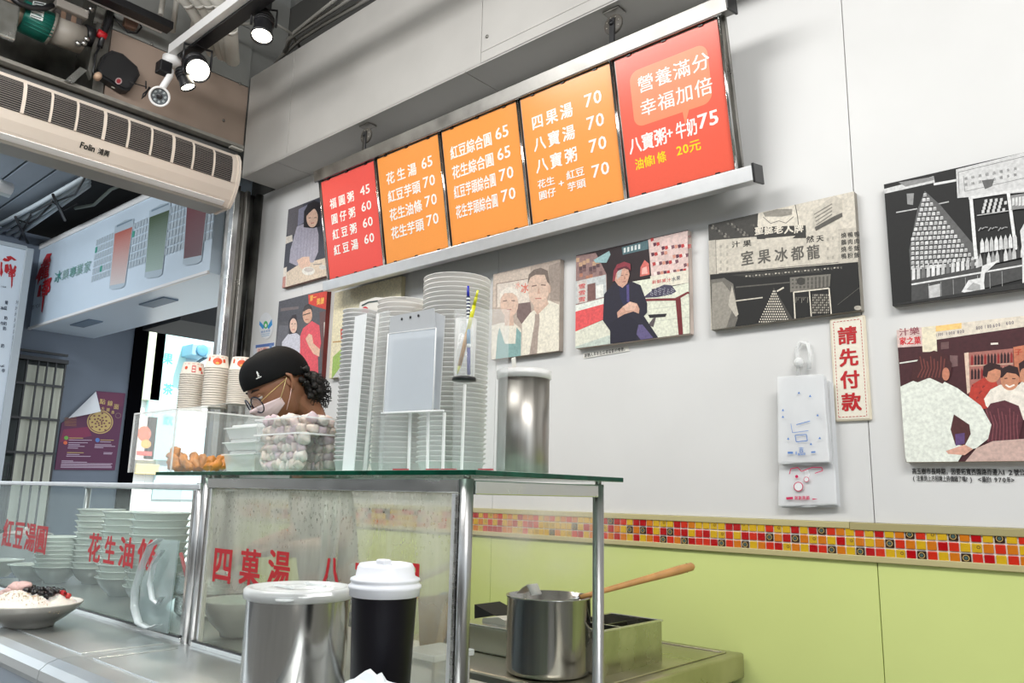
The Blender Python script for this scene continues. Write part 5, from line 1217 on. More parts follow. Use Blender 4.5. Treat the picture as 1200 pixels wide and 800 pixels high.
# ------------------------------------------------------------------ counter with glass guard
CTZ = -.39                                   # counter top, from eye height
GY = 1.05                                    # glass plane
XS = at(227, 700, Y=GY).x                    # seam between the two units
XE = -1.035                                  # right end of the counter
c_low = mat('blue_white_front', rgb(196, 208, 222), .3, 0, .05, 4)
ctop = mat('worn_counter_steel', (.84, .87, .87), .34, 1, .05, 5, rough_var=.05)
def counter(name, lab, x0, x1, notch=None):
    t = thing(name, lab, 'counter', ((x0+x1)/2, 1.1, 0))
    FYc = .71
    m = MB(); yb = 1.30 if notch else 1.52
    # top sheet with a rolled front edge and a shallow pressed rim
    pr_ = [(yb, CTZ), (FYc+.085, CTZ), (FYc+.075, CTZ+.004), (FYc+.03, CTZ+.004), (FYc+.008, CTZ-.004), (FYc-.006, CTZ-.016), (FYc-.008, CTZ-.035), (FYc, CTZ-.05), (FYc+.03, CTZ-.052), (yb, CTZ-.03)]
    vs = [Vector((x, y, z+CZ)) for x in (x0+.001, x1-.001) for y, z in pr_]; n = len(pr_)
    m.add(vs, [tuple(range(n)), tuple(reversed(range(n, 2*n)))]+[(i, i+n, (i+1) % n+n, (i+1) % n) for i in range(n)], 0, False)
    m.build('worktop', ctop, t)
    if notch: MB().box(x0+.001, yb+.0005, CZ+CTZ-.03, notch, 1.52, CZ+CTZ, bev=.002).build('worktop_extension', ctop, t); MB().box(x0+.002, yb-.018, .12, notch, 1.50, CZ+CTZ-.054, bev=.004).build('cabinet', c_low, t)
    MB().box(x0+.002, FYc+.02, .12, x1-.002, yb-.02, CZ+CTZ-.054, bev=.004).build('cabinet', c_low, t)
    MB().box(x0+.004, FYc+.06, 0, x1-.004, yb-.06, .118).build('plinth', steel_dark, t)
    e = .035
    for a, b, c, d in ((x0+e, FYc+.1, x0+e+.008, GY-.05), (x1-e-.008, FYc+.1, x1-e, GY-.05)): MB().box(a, b, CZ+CTZ, c, d, CZ+CTZ+.003, bev=.0014).build('pressed_rim', ctop, t)
    MB().box(x0+e, FYc+.092, CZ+CTZ, x1-e, FYc+.1, CZ+CTZ+.003, bev=.0014).build('pressed_rim', ctop, t)
    return t
counter('serving_counter', 'right stainless steel counter unit under the fogged glass, next to the seam', XS, XE, -1.62)
counter('serving_counter', 'left stainless steel counter unit carrying the shaved ice plate', -3.9, XS-.001)
tube_m = mat('satin_tube_steel', (.42, .42, .42), .36, 1, .15, 10, stretch=(1, 1, .2), rough_var=.05)
# right guard frame
fr = thing('glass_guard', 'steel framed fogged glass guard with green glass shelf on the right unit', 'display frame', ((XS+XE)/2, GY, CZ+CTZ))
zt_ = .028
for nm, x, y, r_ in (('post', XE-.012, GY, .0125), ('post', XE-.012, 1.462, .0125), ('post', XS+.022, GY, .0125), ('post', XS+.022, 1.462, .0125)):
    MB().tube([(x, y, CZ+CTZ if (y < 1.2 or x < -1.5) else 0), (x, y, CZ+zt_)], r_, 18).build(nm, tube_m, fr)
    MB().tube([(x, y, CZ+zt_), (x, y, CZ+.034)], .007, 10).build('foot_screw', steel_dark, fr)
for (a, b, c, d) in ((XS+.034, GY-.010, XE-.024, GY+.010), (XS+.034, 1.452, XE-.024, 1.472)): MB().box(a, b, CZ+zt_-.026, c, d, CZ+zt_, bev=.002).build('top_rail', steel_h, fr)
for x in (XE-.022, XS+.012): MB().box(x, GY+.013, CZ+zt_-.028, x+.02, 1.450, CZ+zt_-.002, bev=.002).build('side_rail', steel_h, fr)
MB().box(XE-.034, GY-.009, CZ+CTZ+.001, XE-.0262, GY+.009, CZ+zt_-.027, bev=.002).build('sash', steel, fr)
MB().box(XE-.044, GY-.007, CZ+CTZ+.001, XE-.0345, GY+.007, CZ+zt_-.027, bev=.001).build('sash', alu, fr)
MB().box(XS+.036, GY-.009, CZ+CTZ+.001, XS+.045, GY+.009, CZ+zt_-.027, bev=.002).build('sash', steel_dark, fr)
MB().box(XS+.0455, GY-.007, CZ+CTZ+.001, XS+.053, GY+.007, CZ+zt_-.027, bev=.001).build('sash', alu, fr)
MB().box(XS+.036, GY-.014, CZ+CTZ, XE-.036, GY+.012, CZ+CTZ+.012, bev=.002).build('bottom_rail', steel_h, fr)
MB().box(XS+.036, GY-.016, CZ+CTZ+.0125, XE-.036, GY-.010, CZ+CTZ+.016).build('rail_gap', black, fr)
pane = MB().box(XS+.05, GY-.002, CZ+CTZ+.012, XE-.04, GY+.002, CZ+zt_-.022).build('fogged_pane', fogged, fr); pane['label'] = 'glass pane clouded with steam and droplets, red lettering'
redf = rgb(196, 22, 34)
P = Print((0, GY-.0028, CZ), (1, 0, 0), (0, 0, 1), .0002)
for ch, p0, p1, h in (('四', (247, 683), (272, 684), 46), ('菓', (279, 685), (305, 685), 44), ('湯', (312, 686), (340, 686), 44), ('八', (376, 690), (399, 690), 42), ('寶', (413, 699), (447, 699), 44), ('粥', (458, 699), (493, 699), 44)):
    P.T(ch, p0, p1, h, redf, .028, up=False)
P.build('lettering', fr)
slab_edge = mat('green_glass_edge', rgb(0, 70, 50), .15, 0, .5, 25, spec=.35)
slab = MB(); xs0, xs1, ys0, ys1, zs0, zs1 = at(183, 553, Y=1.03).x, XE+.03, 1.028, 1.50, .034, .044
slab.box(xs0, ys0, CZ+zs0, xs1, ys1, CZ+zs1, 0, .0015)
o = slab.build('glass_shelf', [slab_edge, clear('green_glass_top', (.62, .86, .76), .35, .05, .7)], fr)
for p_ in o.data.polygons:
    if abs(p_.normal.z) > .9: p_.material_index = 1
# left guard: sliding panes
gl = thing('glass_guard', 'clear sliding glass guard with red lettering in front of the stacked bowls', 'display frame', ((-3.9+XS)/2, GY, CZ+CTZ))
zt2 = .012
for x in (XS-.014, -3.88): MB().tube([(x, GY, CZ+CTZ), (x, GY, CZ+zt2+.002)], .0125, 18).build('post', tube_m, gl)
MB().box(XS-.044, GY-.008, CZ+CTZ+.001, XS-.028, GY+.008, CZ+zt2-.016, bev=.002).build('sash', steel_h, gl)
MB().box(-3.9, GY-.014, CZ+zt2-.014, XS-.0, GY+.014, CZ+zt2, bev=.003).build('top_rail', alu, gl)
MB().box(-3.9, GY-.014, CZ+CTZ, XS-.028, GY+.012, CZ+CTZ+.012, bev=.002).build('bottom_rail', steel_h, gl)
MB().box(-3.9, GY-.016, CZ+CTZ+.0125, XS-.028, GY-.010, CZ+CTZ+.016).build('rail_gap', black, gl)
MB().box(-3.9, GY-.002, CZ+CTZ+.012, XS-.044, GY+.002, CZ+zt2-.014).build('clear_pane', glass, gl)
MB().box(-3.9, 1.44, CZ+zt2-.02, XS-.0, 1.47, CZ+zt2, bev=.003).build('back_rail', alu, gl)
MB().tube([(XS-.014, 1.455, CZ+CTZ), (XS-.014, 1.455, CZ+zt2-.021)], .0125, 14).build('post', tube_m, gl)
MB().tube([(-3.88, 1.455, CZ+CTZ), (-3.88, 1.455, CZ+zt2-.021)], .0125, 14).build('post', tube_m, gl)
P = Print((0, GY-.0028, CZ), (1, 0, 0), (0, 0, 1), .0002)
for ch, p0, p1, h in (('紅', (1, 641), (13, 643), 32), ('豆', (14, 643), (26, 645), 32), ('湯', (27, 645), (40, 647), 32), ('圓', (39, 648), (54, 650), 33), ('花', (101, 658), (117, 660), 34), ('生', (120, 661), (134, 664), 34), ('油', (137, 664), (157, 667), 36), ('條', (159, 667), (184, 670), 37)):
    P.T(ch, p0, p1, h, redf, .028, up=False)
P.build('lettering', gl)

# clear acrylic stand with curled hook leaning inside the left pane
hkt = thing('acrylic_stand', 'clear acrylic holder with curled strip standing against the left glass pane', 'acrylic holder', tuple(at(185, 738, Y=GY-.02)))
ac2 = clear('tinted_acrylic', (.75, .86, .86), .20, .08, .6)
yy = GY-.018
MB().prism([at(a, b, Y=yy) for a, b in ((190, 632), (209, 633), (196, 742), (160, 735), (166, 680))], (0, .004, 0)).build('sheet', ac2, hkt)
w_ = [at(a, b, Y=yy-.012) for a, b in ((192, 632), (180, 640), (170, 664), (162, 690), (161, 712), (166, 730), (178, 736), (190, 732))]
def ribbon(pts, wd, th, n=8):
    m = MB(); vs = []
    for p in pts: vs += [p+Vector((0, 0, 0)), p+Vector((0, -wd, 0)), p+Vector((th, -wd, th)), p+Vector((th, 0, th))]
    fs = []
    for i in range(len(pts)-1):
        for k in range(4): fs.append((i*4+k, i*4+(k+1) % 4, (i+1)*4+(k+1) % 4, (i+1)*4+k))
    return m.add(vs, fs, 0, True)
ribbon(w_, .020, .004).build('curled_strip', clear('strip_acrylic', (.9, .96, .97), .35, .05, .9), hkt)
w2 = [at(a, b, Y=yy-.008) for a, b in ((193, 645), (183, 662), (178, 684), (181, 702), (188, 708), (193, 700))]
ribbon(w2, .014, .003).build('inner_hook', clear('strip_acrylic2', (.9, .96, .97), .5, .05, .95), hkt)

# ------------------------------------------------------------------ crockery
bowl_prof = [(0, .006), (.036, .006), (.038, 0), (.043, 0), (.044, .007), (.062, .022), (.078, .045), (.085, .060), (.092, .064), (.092, .067), (.082, .064), (.075, .048), (.058, .027), (.040, .013), (0, .011)]
bowl_me = MB().lathe(bowl_prof, 36).mesh('bowl', porcelain)
ordn = ['topmost', 'second', 'third', 'fourth', 'fifth', 'sixth', 'seventh', 'eighth', 'ninth', 'tenth', 'eleventh', 'twelfth']
zc = CZ+CTZ+.003
stacks = [(190, 598, 1.26, 1.05, 'of the stack nearest the steel posts', 11), (152, 597, 1.30, 1.0, 'of the middle tall stack', 11), (119, 594, 1.37, 1.0, 'of the leftmost tall stack', 11), (72, 626, 1.27, 1.0, 'of the low stack between red words', 8)]
for px, py, Y, sc, where, n in stacks:
    top = at(px, py+2, Y=Y); ztop = top.z-.067*sc
    dz = (ztop-zc)/(n-1)
    for k in range(n):
        o = inst('rice_bowl', bowl_me, (top.x+random.uniform(-.002, .002), Y+random.uniform(-.002, .002), zc+dz*(n-1-k)), (0, 0, random.random()*6), scale=(sc, sc, sc))
        tag(o, 'white porcelain bowl, %s from the top %s' % (ordn[k], where) if k else 'white porcelain bowl on top %s' % where, 'bowl', 'white bowls stacked behind the left glass')
for i, (px, py, Y, r_, lab) in enumerate([(35, 690, 1.22, 1.0, 'single white bowl low behind the red lettering at far left'), (-8, 700, 1.16, 1.05, 'white bowl cut by the left picture edge behind the glass')]):
    p = at(px, py, Y=Y); tag(inst('rice_bowl', bowl_me, (p.x, Y, zc), scale=(r_,)*3), lab, 'bowl', 'single bowls behind the left glass')
# pale pot at far left behind the letters
p = at(28, 650, Y=1.36)
tp = thing('soup_pot', 'pale blurry pot behind the red letters at far left of the glass', 'pot', (p.x, 1.36, zc))
MB().lathe([(0, 0), (.10, 0), (.105, .01), (.108, .14), (.112, .15), (.112, .155), (.104, .155), (.102, .02), (0, .012)], 36, c=(p.x, 1.36, zc)).build('body', flat(rgb(190, 196, 196), .3), tp)
MB().lathe([(0, .19), (.012, .19), (.014, .175), (.06, .172), (.11, .158), (.10, .157), (0, .158)], 36, c=(p.x, 1.36, zc)).build('lid', flat(rgb(206, 196, 188), .3), tp)
# red handled tongs
p0, p1 = at(212, 648, Y=1.2), at(222, 690, Y=1.2)
tag(MB().tube([p0, p0.lerp(p1, .5), p1, Vector((p1.x, p1.y, zc+.006))], .006, 8).build('red_ladle_handle', flat(rgb(196, 40, 50), .3)), 'red plastic handle leaning behind the glass beside the steel posts', 'ladle')

# plate of shaved ice on the ledge
PX, PYY = at(34, 728, Y=.845).x, .845
zc2 = CZ+CTZ+.001
pl = tag(MB().lathe([(0, .004), (.055, .004), (.057, 0), (.063, 0), (.066, .008), (.09, .024), (.118, .046), (.130, .062), (.1305, .066), (.127, .065), (.112, .048), (.085, .028), (.06, .014), (0, .012)], 56, c=(PX, PYY, zc2)).build('dessert_plate', mat('white_plate', rgb(226, 222, 212), .2)), 'round white plate holding shaved ice at the lower left', 'plate')
icm = mat('shaved_ice', rgb(236, 230, 222), .6, 0, .06, 60, bump=1, bump_scale=260, sss=.2)
ice = MB(); n, m_ = 60, 26; vs = []
for i in range(m_+1):
    r = .118*(i/m_)
    for k in range(n):
        a = 2*PI*k/n; x, y = r*math.cos(a), r*math.sin(a)
        h = .046*(1-(r/.125)**2.4)+.050
        v = Vector((x, y, 0))
        h += .016*noise.noise(v*26+Vector((3, 1, 0)))*(1-(i/m_)**4)+.007*noise.noise(v*80)+.004*noise.noise(v*190)
        if i == m_: h = .048
        vs.append((PX+x, PYY+y, zc2+h))
ice.add(vs, [(i*n+k, i*n+(k+1) % n, (i+1)*n+(k+1) % n, (i+1)*n+k) for i in range(m_) for k in range(n)], 0, True)
ic = thing('shaved_ice', 'mound of white shaved ice with pink taro, black jelly and crushed peanuts', 'dessert', (PX, PYY, zc2+.03))
ice.build('ice_mound', icm, ic)
def top_at(x, y):
    r = math.hypot(x, y); v = Vector((x, y, 0)); return zc2+.046*(1-min(1, r/.125)**2.4)+.050+.016*noise.noise(v*26+Vector((3, 1, 0)))
jl = MB(); 
tow = Vector((-_r.x*0, 0, 0)); rr_ = _r
for i in range(60):
    s_ = random.uniform(-.02, .085); q = random.gauss(0, .016); x = rr_.x*s_+_f.x*q*1.2; y = rr_.y*s_+_f.y*q*1.2
    ball((PX+x, PYY+y, top_at(x, y)+.004), random.uniform(.006, .011), 8, 6, (1.3, 1, .8), mb=jl, jit=.5, seed=i)
jl.build('black_jelly', mat('black_jelly', (.004, .003, .004), .08), ic)['kind'] = 'stuff'
for i in range(5):
    s_ = -.075+i*.013; x, y = rr_.x*s_, rr_.y*s_
    ball((PX+x, PYY+y, top_at(x, y)+.008), .02, 12, 8, (1.2, 1, .7), jit=.5, seed=i).build('taro_scoop', mat('pink_taro', rgb(222, 186, 180), .6, 0, .1, 80, bump=.5), ic)
pn = MB()
for i in range(170):
    s_ = random.gauss(.0, .05); q = random.gauss(-.055, .014); x = rr_.x*s_+_f.x*q*1.2; y = rr_.y*s_+_f.y*q*1.2
    ball((PX+x, PYY+y, top_at(x, y)+.001), random.uniform(.0010, .0020), 5, 4, mb=pn)
pn.build('peanut_crumbs', mat('peanut', rgb(206, 190, 160), .8), ic)['kind'] = 'stuff'
for x_, y_, c in ((.085, .0, rgb(180, 30, 40)), (.07, .012, rgb(226, 150, 150)), (.095, .01, rgb(196, 60, 60))):
    x, y = rr_.x*x_+_f.x*y_, rr_.y*x_+_f.y*y_; ball((PX+x, PYY+y, top_at(x, y)+.004), .008, 8, 6, jit=.4, seed=x_).build('red_bean', flat(c, .2), ic)

# steel can and tall black cup standing on the ledge
Yc = .86
a, b = at(294, 700, Y=Yc), at(411, 700, Y=Yc)
mid = (at(351, 690, Y=Yc)); 
def width_r(pxl, pxr, py, Y):
    r = ray((pxl+pxr)/2, py); k = Y/r.y; d = (r*k).dot(_f); return (pxr-pxl)/FPX*d/2
rc = width_r(293, 411, 700, Yc)
can = thing('steel_canister', 'large shiny steel canister with clear plastic lid in the foreground', 'canister', (mid.x, Yc, zc2))
zl = at(351, 692, Y=Yc).z
MB().lathe([(0, 0), (rc-.004, 0), (rc, .004), (rc, zl-zc2-.004), (rc+.002, zl-zc2), (rc-.002, zl-zc2), (rc-.004, .01), (0, .008)], 64, c=(mid.x, Yc, zc2)).build('body', chrome, can)
lidm = clear('lid_plastic', (.92, .95, .95), .45, .15, .9)
MB().lathe([(rc+.0025, -.012), (rc+.006, -.010), (rc+.006, .004), (rc+.002, .008), (rc-.008, .008), (rc-.012, .003), (rc-.03, .003), (rc-.034, .006), (.03, .006), (.028, .003), (0, .003)], 64, c=(mid.x, Yc, zl)).build('lid', lidm, can)
tabp = Vector((mid.x, Yc, zl))-Vector((_f.x, _f.y, 0)).normalized()*(rc+.002)
MB().lathe([(0, 0), (.016, 0), (.016, .003), (0, .003)], 20, c=(tabp.x, tabp.y, zl-.006)).build('lid_tab', lidm, can)
q = Vector((mid.x, Yc, zl+.008)); 
for s_ in (-.03, .03): MB().box(q.x-.03+s_*.2, q.y+s_-.003, q.z-.001, q.x+.03+s_*.2, q.y+s_+.003, q.z+.004, bev=.001).build('lid_ridge', lidm, can)
Yk = .80
m2 = at(451, 690, Y=Yk); rk = width_r(414, 490, 700, Yk); zk = at(451, 688, Y=Yk).z
kc = thing('black_cup', 'tall matt black paper cup with white domed lid in the foreground', 'cup', (m2.x, Yk, zc2))
blk = mat('black_paper_cup', (.005, .004, .008), .42, 0, 0, spec=.25)
MB().lathe([(0, .004), (rk*.80, .004), (rk*.80, 0), (rk*.82, 0), (rk, zk-zc2-.004), (rk+.002, zk-zc2), (rk-.001, zk-zc2), (rk*.8, .01), (0, .01)], 56, c=(m2.x, Yk, zc2)).build('body', blk, kc)
rl = rk+.003
MB().lathe([(rl-.002, -.012), (rl+.001, -.011), (rl+.001, -.002), (rl+.003, .0), (rl+.003, .004), (rl, .006), (rl-.001, .009), (rl+.001, .011), (rl, .014), (rl-.007, .017), (rl-.009, .030), (rl-.012, .035), (rl-.018, .036), (rl-.022, .030), (0, .029)], 64, c=(m2.x, Yk, zk)).build('lid', mat('white_cup_lid', rgb(232, 234, 240), .35, sss=0), kc)
sp = Vector((m2.x, Yk, zk+.029))-Vector((_f.x, _f.y, 0)).normalized()*(rl-.026)+_r*.0
MB().box(sp.x-.010, sp.y-.008, sp.z, sp.x+.010, sp.y+.008, sp.z+.014, bev=.003).build('sip_spout', flat(rgb(228, 230, 236), .35), kc)
# crumpled tissue
tz = at(434, 787, Y=.705); ts = MB(); vs = []
for j in range(9):
    for i in range(9):
        u, v = i/8-.5, j/8-.5
        h = .030*(1-2*abs(u))*(1-1.4*abs(v))+.010*noise.noise(Vector((u*6, v*6, 2)))
        vs.append((tz.x+u*.07+v*.02, tz.y+v*.06, tz.z-.026+h))
ts.add(vs, [(j*9+i, j*9+i+1, (j+1)*9+i+1, (j+1)*9+i) for j in range(8) for i in range(8)])
tis = thing('tissue_pack', 'crumpled white tissue at the bottom edge before the black cup', 'tissue', (tz.x, tz.y, zc2))
ts.build('tissue', flat(rgb(226, 232, 236), .8), tis)
MB().box(tz.x-.045, tz.y-.015, zc2, tz.x+.045, tz.y+.06, tz.z-.024, bev=.005).build('pack', flat(rgb(214, 222, 230), .5), tis)

# ------------------------------------------------------------------ behind the fogged glass
p = at(278, 735, Y=1.19)
tag(MB().lathe([(0, .006), (.035, .006), (.038, 0), (.043, 0), (.045, .01), (.075, .04), (.092, .075), (.098, .09), (.098, .094), (.09, .09), (.07, .045), (.04, .016), (0, .012)], 44, c=(p.x, 1.19, zc)).build('white_bowl', porcelain), 'big white bowl behind the fogged glass left of the steel canister', 'bowl')
p = at(262, 690, Y=1.36)
sp2 = thing('steel_basin', 'dull steel basin behind the fogged glass under the red characters', 'basin', (p.x-.02, 1.34, zc))
for k, (z0, r_) in enumerate(((0, .115), (.062, .118))):
    MB().lathe([(0, z0), (r_-.01, z0), (r_, z0+.01), (r_, z0+.055), (r_+.006, z0+.058), (r_-.004, z0+.058), (r_-.006, z0+.01), (0, z0+.006)], 44, c=(p.x-.02, 1.34, zc)).build('pan', steel, sp2)
# cardboard flaps in a clear tub
p = at(517, 780, Y=1.2)
bx_ = thing('cardboard_box', 'open folded brown cardboard box behind the right end of the fogged glass', 'cardboard box', (p.x, 1.25, zc))
for i, (pts, dy, c) in enumerate([([(490, 700), (527, 695), (520, 748), (492, 775)], 0, rgb(150, 118, 74)), ([(500, 698), (545, 703), (545, 800), (505, 800)], .05, rgb(120, 92, 54)), ([(519, 706), (525, 706), (510, 800), (504, 800)], -.01, rgb(176, 142, 92)), ([(536, 712), (548, 703), (548, 800), (534, 760)], .02, rgb(96, 72, 44))]):
    q = [at(a, b, Y=1.24+dy) for a, b in pts]
    for v in q: v.z = max(v.z, zc)
    MB().prism(q, (0, .006, 0)).build('flap', mat('cardboard_%d' % i, c, .8, 0, .15, 14), bx_)
tub = thing('clear_tub', 'clear plastic tub in front of the cardboard behind the glass', 'tub', (p.x, 1.13, zc))
a, b = at(487, 757, Y=1.13), at(527, 754, Y=1.13)
MB().box(a.x, 1.09, a.z-.012, b.x, 1.20, a.z, bev=.002).build('rim', film, tub); MB().box(a.x+.006, 1.095, zc, b.x-.006, 1.195, a.z-.0125, bev=.004).build('body', film, tub)
ballp = at(522, 703, Y=1.33); tag(ball(tuple(ballp), .024, 20, 12, (1, 1, .75)).build('blue_cap', flat(rgb(150, 176, 206), .5)), 'pale blue rounded cap above the cardboard behind the glass', 'cap')
a, b = at(490, 678, Y=1.3), at(531, 660, Y=1.3)
lt = thing('rolling_handle', 'cream round stick leaning behind the fogged glass above the cardboard', 'stick', (a.x, 1.3, a.z))
a2 = a+(a-b)*2.2; a2.z = max(a2.z, zc+.02)
MB().tube([a2, b], .0085, 12).build('stick', flat(rgb(226, 214, 176), .6), lt)
# steaming bag / cloth behind the glass
p = at(432, 672, Y=1.4)
tag(ball((p.x, 1.4, p.z-.02), .06, 24, 14, (1.1, .8, .8), jit=.5, seed=5).build('plastic_bag', clear('milky_bag', (.86, .92, .96), .5, .3, .9)), 'milky plastic bag behind the fogged glass near the cup lid', 'bag')
# ------------------------------------------------------------------ on the green glass shelf
ZS = CZ+.0445
ac_case = acrylic
Ycf, Ycb = 1.075, 1.40
xr_ = at(203, 520, Y=Ycf).x; xl_ = at(154, 520, Y=Ycf).x; zct = at(207, 480, Y=Ycf).z
ca = thing('acrylic_case', 'clear acrylic display case holding fried dough sticks at the left end of the glass shelf', 'display case', ((xr_+xl_)/2, 1.2, ZS))
t_ = .004
xl2 = xl_; 
for nm, bb in (('front_panel', (xl2, Ycf, ZS, xr_, Ycf+t_, zct)), ('side_panel', (xr_-t_, Ycf+t_+.0002, ZS, xr_, Ycb-t_, zct)), ('side_panel', (xl2, Ycf+t_+.0002, ZS, xl2+t_, Ycb-t_, zct)), ('top_panel', (xl2, Ycf, zct+.0002, xr_+.0, Ycb, zct+t_)), ('back_panel', (xl2, Ycb-t_, ZS, xr_, Ycb, zct))):
    MB().box(*bb).build(nm, ac_case, ca)
eg = clear('bright_acrylic_edge', (1, 1, 1), .6, .05, .95)
for x, y in ((xr_, Ycf), (xl2, Ycf), (xr_, Ycb)): MB().box(x-.003, y-.001, ZS, x+.001, y+.003, zct+t_).build('edge', eg, ca)
MB().box(xl2, Ycf-.001, zct+.0, xr_, Ycf+.002, zct+t_+.0005).build('edge', eg, ca); MB().box(xr_-.001, Ycf, zct, xr_+.002, Ycb, zct+t_+.0005).build('edge', eg, ca)
MB().box(xl2+.0, Ycf+.004, CZ+zt2-.001, xr_, Ycb, ZS-.0005).build('riser', clear('riser_plastic', (.9, .95, .95), .25, .1, .7), ca) if False else None
# fried dough sticks
dough = mat('fried_dough', rgb(206, 130, 44), .45, 0, .35, 30, bump=.8, bump_scale=90)
def stick(lab, p0, p1, r, seed):
    m = MB(); pts = []; rs = []
    for i in range(9):
        t = i/8; p = p0.lerp(p1, t)+Vector((math.sin(t*9+seed)*r*.16, math.cos(t*7+seed)*r*.16, 0)); pts.append(p); rs.append(r*(.72+.28*math.sin(PI*min(1, max(0, t*.9+.05)))+.10*math.sin(t*19+seed)))
    m.tube(pts, rs, 12); off = Vector((r*.85, 0, r*.15))
    m.tube([p+off for p in pts], [x*.8 for x in rs], 12)
    for i, v in enumerate(m.v):
        v = Vector(v); m.v[i] = tuple(v+Vector((1, 1, 1))*noise.noise(v*60+Vector((seed, 0, 0)))*r*.22)
    return tag(m.build('dough_stick', dough), lab, 'fried dough stick', 'fried dough sticks on the glass shelf')
ds = [((200, 551), (206, 527), 1.20, .014), ((208, 551), (200, 533), 1.16, .013), ((216, 550), (204, 526), 1.24, .015), ((222, 550), (213, 534), 1.16, .012), ((229, 550), (226, 533), 1.2, .014), ((233, 551), (238, 534), 1.24, .013),
      ((242, 551), (250, 536), 1.14, .013), ((250, 551), (262, 534), 1.18, .014), ((258, 551), (266, 538), 1.14, .012), ((246, 551), (258, 541), 1.10, .012)]
dl = ['leftmost fried dough stick leaning in the acrylic case', 'short fried dough stick low in the left corner', 'long diagonal fried dough stick in the acrylic case', 'small fried dough stick behind the long diagonal one', 'upright fried dough stick with wide top by the side panel', 'fried dough stick touching the case side panel', 'left fried dough stick of the pile outside the case', 'tallest fried dough stick in the pile beside the clear boxes', 'rightmost fried dough stick against the clear food boxes', 'lowest fried dough stick in the pile beside the clear boxes']
for i, (a, b, Y, r) in enumerate(ds):
    if i >= 4: Y = Y+.0
    p0 = at(*a, Y=Y); p0.z = ZS+r*.9; p1 = at(*b, Y=Y+.02); stick(dl[i], p0, p1, r, i*1.7)
# clear riser further back that carries the paper bowls
ZR = at(250, 478, Y=1.74).z
sdc = thing('side_cabinet', 'low steel side cabinet behind the left counter', 'cabinet', (-3.4, 1.75, 0))
MB().box(-3.85, 1.62, 0, -3.05, 1.86, CZ-.40, bev=.005).build('body', steel_h, sdc)
rs = thing('acrylic_riser', 'tall clear riser carrying three stacks of upturned paper bowls', 'riser', (-3.4, 1.75, CZ-.40))
MB().box(-3.78, 1.66, ZR-.006, -3.056, 1.84, ZR).build('shelf', acrylic, rs)
for x in (-3.78, -3.062): MB().box(x, 1.66, CZ-.3995, x+.006, 1.84, ZR-.0062).build('side_panel', acrylic, rs)
# paper cups on the riser
cupm = mat('white_cup_paper', rgb(232, 224, 212), .6)
def cup_mesh(prn):
    m = MB().lathe([(.041, .0), (.0425, .0015), (.0425, .0040), (.0405, .0048), (.0335, .058), (.033, .060), (.030, .060), (.030, .056), (0, .056)], 32)
    return m.mesh('paper_cup', cupm)
cme = cup_mesh(0)
cupl = ['left', 'middle', 'right']
for i, (px, top, Y) in enumerate(((222, 426, 1.74), (250, 418, 1.75), (279, 420, 1.74))):
    base = at(px, 477, Y=Y); x = base.x; z0 = ZR+.0008
    if i == 2: x = base.x
    ztop = at(px, top, Y=Y).z; rsc = width_r(px-15, px+15, 470, Y)/.0425*.96; rs3 = 1; n = 17; dz = (ztop-.062*rs3-z0)/(n-1)
    pass
    for k in range(n):
        o = inst('paper_cup', cme, (x, Y, z0+dz*k), (0, 0, k), scale=(rsc, rsc, 1))
        nm = '%s from the bottom' % (['lowest', 'second', 'third', 'fourth', 'fifth', 'sixth', 'seventh', 'eighth', 'ninth', 'tenth', 'eleventh', 'twelfth', 'thirteenth', 'fourteenth', 'fifteenth', 'sixteenth'][k] if k else 'lowest') if k < n-1 else ''
        tag(o, ('upturned white paper bowl on top of the %s stack, printed in red and orange' % cupl[i]) if k == n-1 else ('white paper bowl rim, %s in the %s stack on the riser' % (nm.replace('lowest from the bottom', 'lowest'), cupl[i])), 'paper bowl', 'paper bowls stacked upside down on the riser')
    # print wrapped round the top cup
    m = MB(); me_c = []
    def wrap(u, v, e=.0006): 
        r = (lerp(.0405, .0335, v)+e)*rsc; base_a = math.atan2(-Y, -x) ; a = base_a+u; return (x+r*math.cos(a), Y+r*math.sin(a), z0+dz*(n-1)+lerp(.0048, .058, v))
    def patch(u0, v0, u1, v1, mi, e=.0006, ell=False):
        N = 16
        if ell:
            ring = [wrap((u0+u1)/2+(u1-u0)/2*math.cos(2*PI*k/N), (v0+v1)/2+(v1-v0)/2*math.sin(2*PI*k/N), e) for k in range(N)]; m.add(ring+[wrap((u0+u1)/2, (v0+v1)/2, e+.0004)], [(k, (k+1) % N, N) for k in range(N)], mi)
        else:
            vs = [wrap(lerp(u0, u1, a/4), v, e) for v in (v0, v1) for a in range(5)]; m.add(vs, [(a, a+1, a+6, a+5) for a in range(4)], mi)
    if i != 0:
        patch(-.42, .18, .42, .78, 0, ell=True); patch(-.16, .20, .16, .42, 1, e=.0012, ell=True); patch(.5, .4, .75, .7, 0); patch(-.9, .5, -.7, .8, 0)
    else:
        patch(-.12, .1, .22, .72, 2); patch(-.06, .2, .16, .34, 3, e=.001); patch(-.06, .45, .16, .6, 3, e=.001); patch(.5, .3, .8, .6, 0); patch(-.8, .35, -.5, .65, 0, ell=True); patch(.7, .05, .9, .25, 2)
    patch(-.9, .84, .9, .88, 2)
    t = m.build('print', [flat(rgb(222, 84, 44)), flat(rgb(240, 176, 80)), flat(rgb(210, 96, 96)), flat(rgb(240, 226, 216))], o)
    t.matrix_parent_inverse = Matrix.Diagonal((1/rsc, 1/rsc, 1, 1)) @ Euler((0, 0, -(n-1))).to_matrix().to_4x4() @ Matrix.Translation((-x, -Y, -(z0+dz*(n-1))))
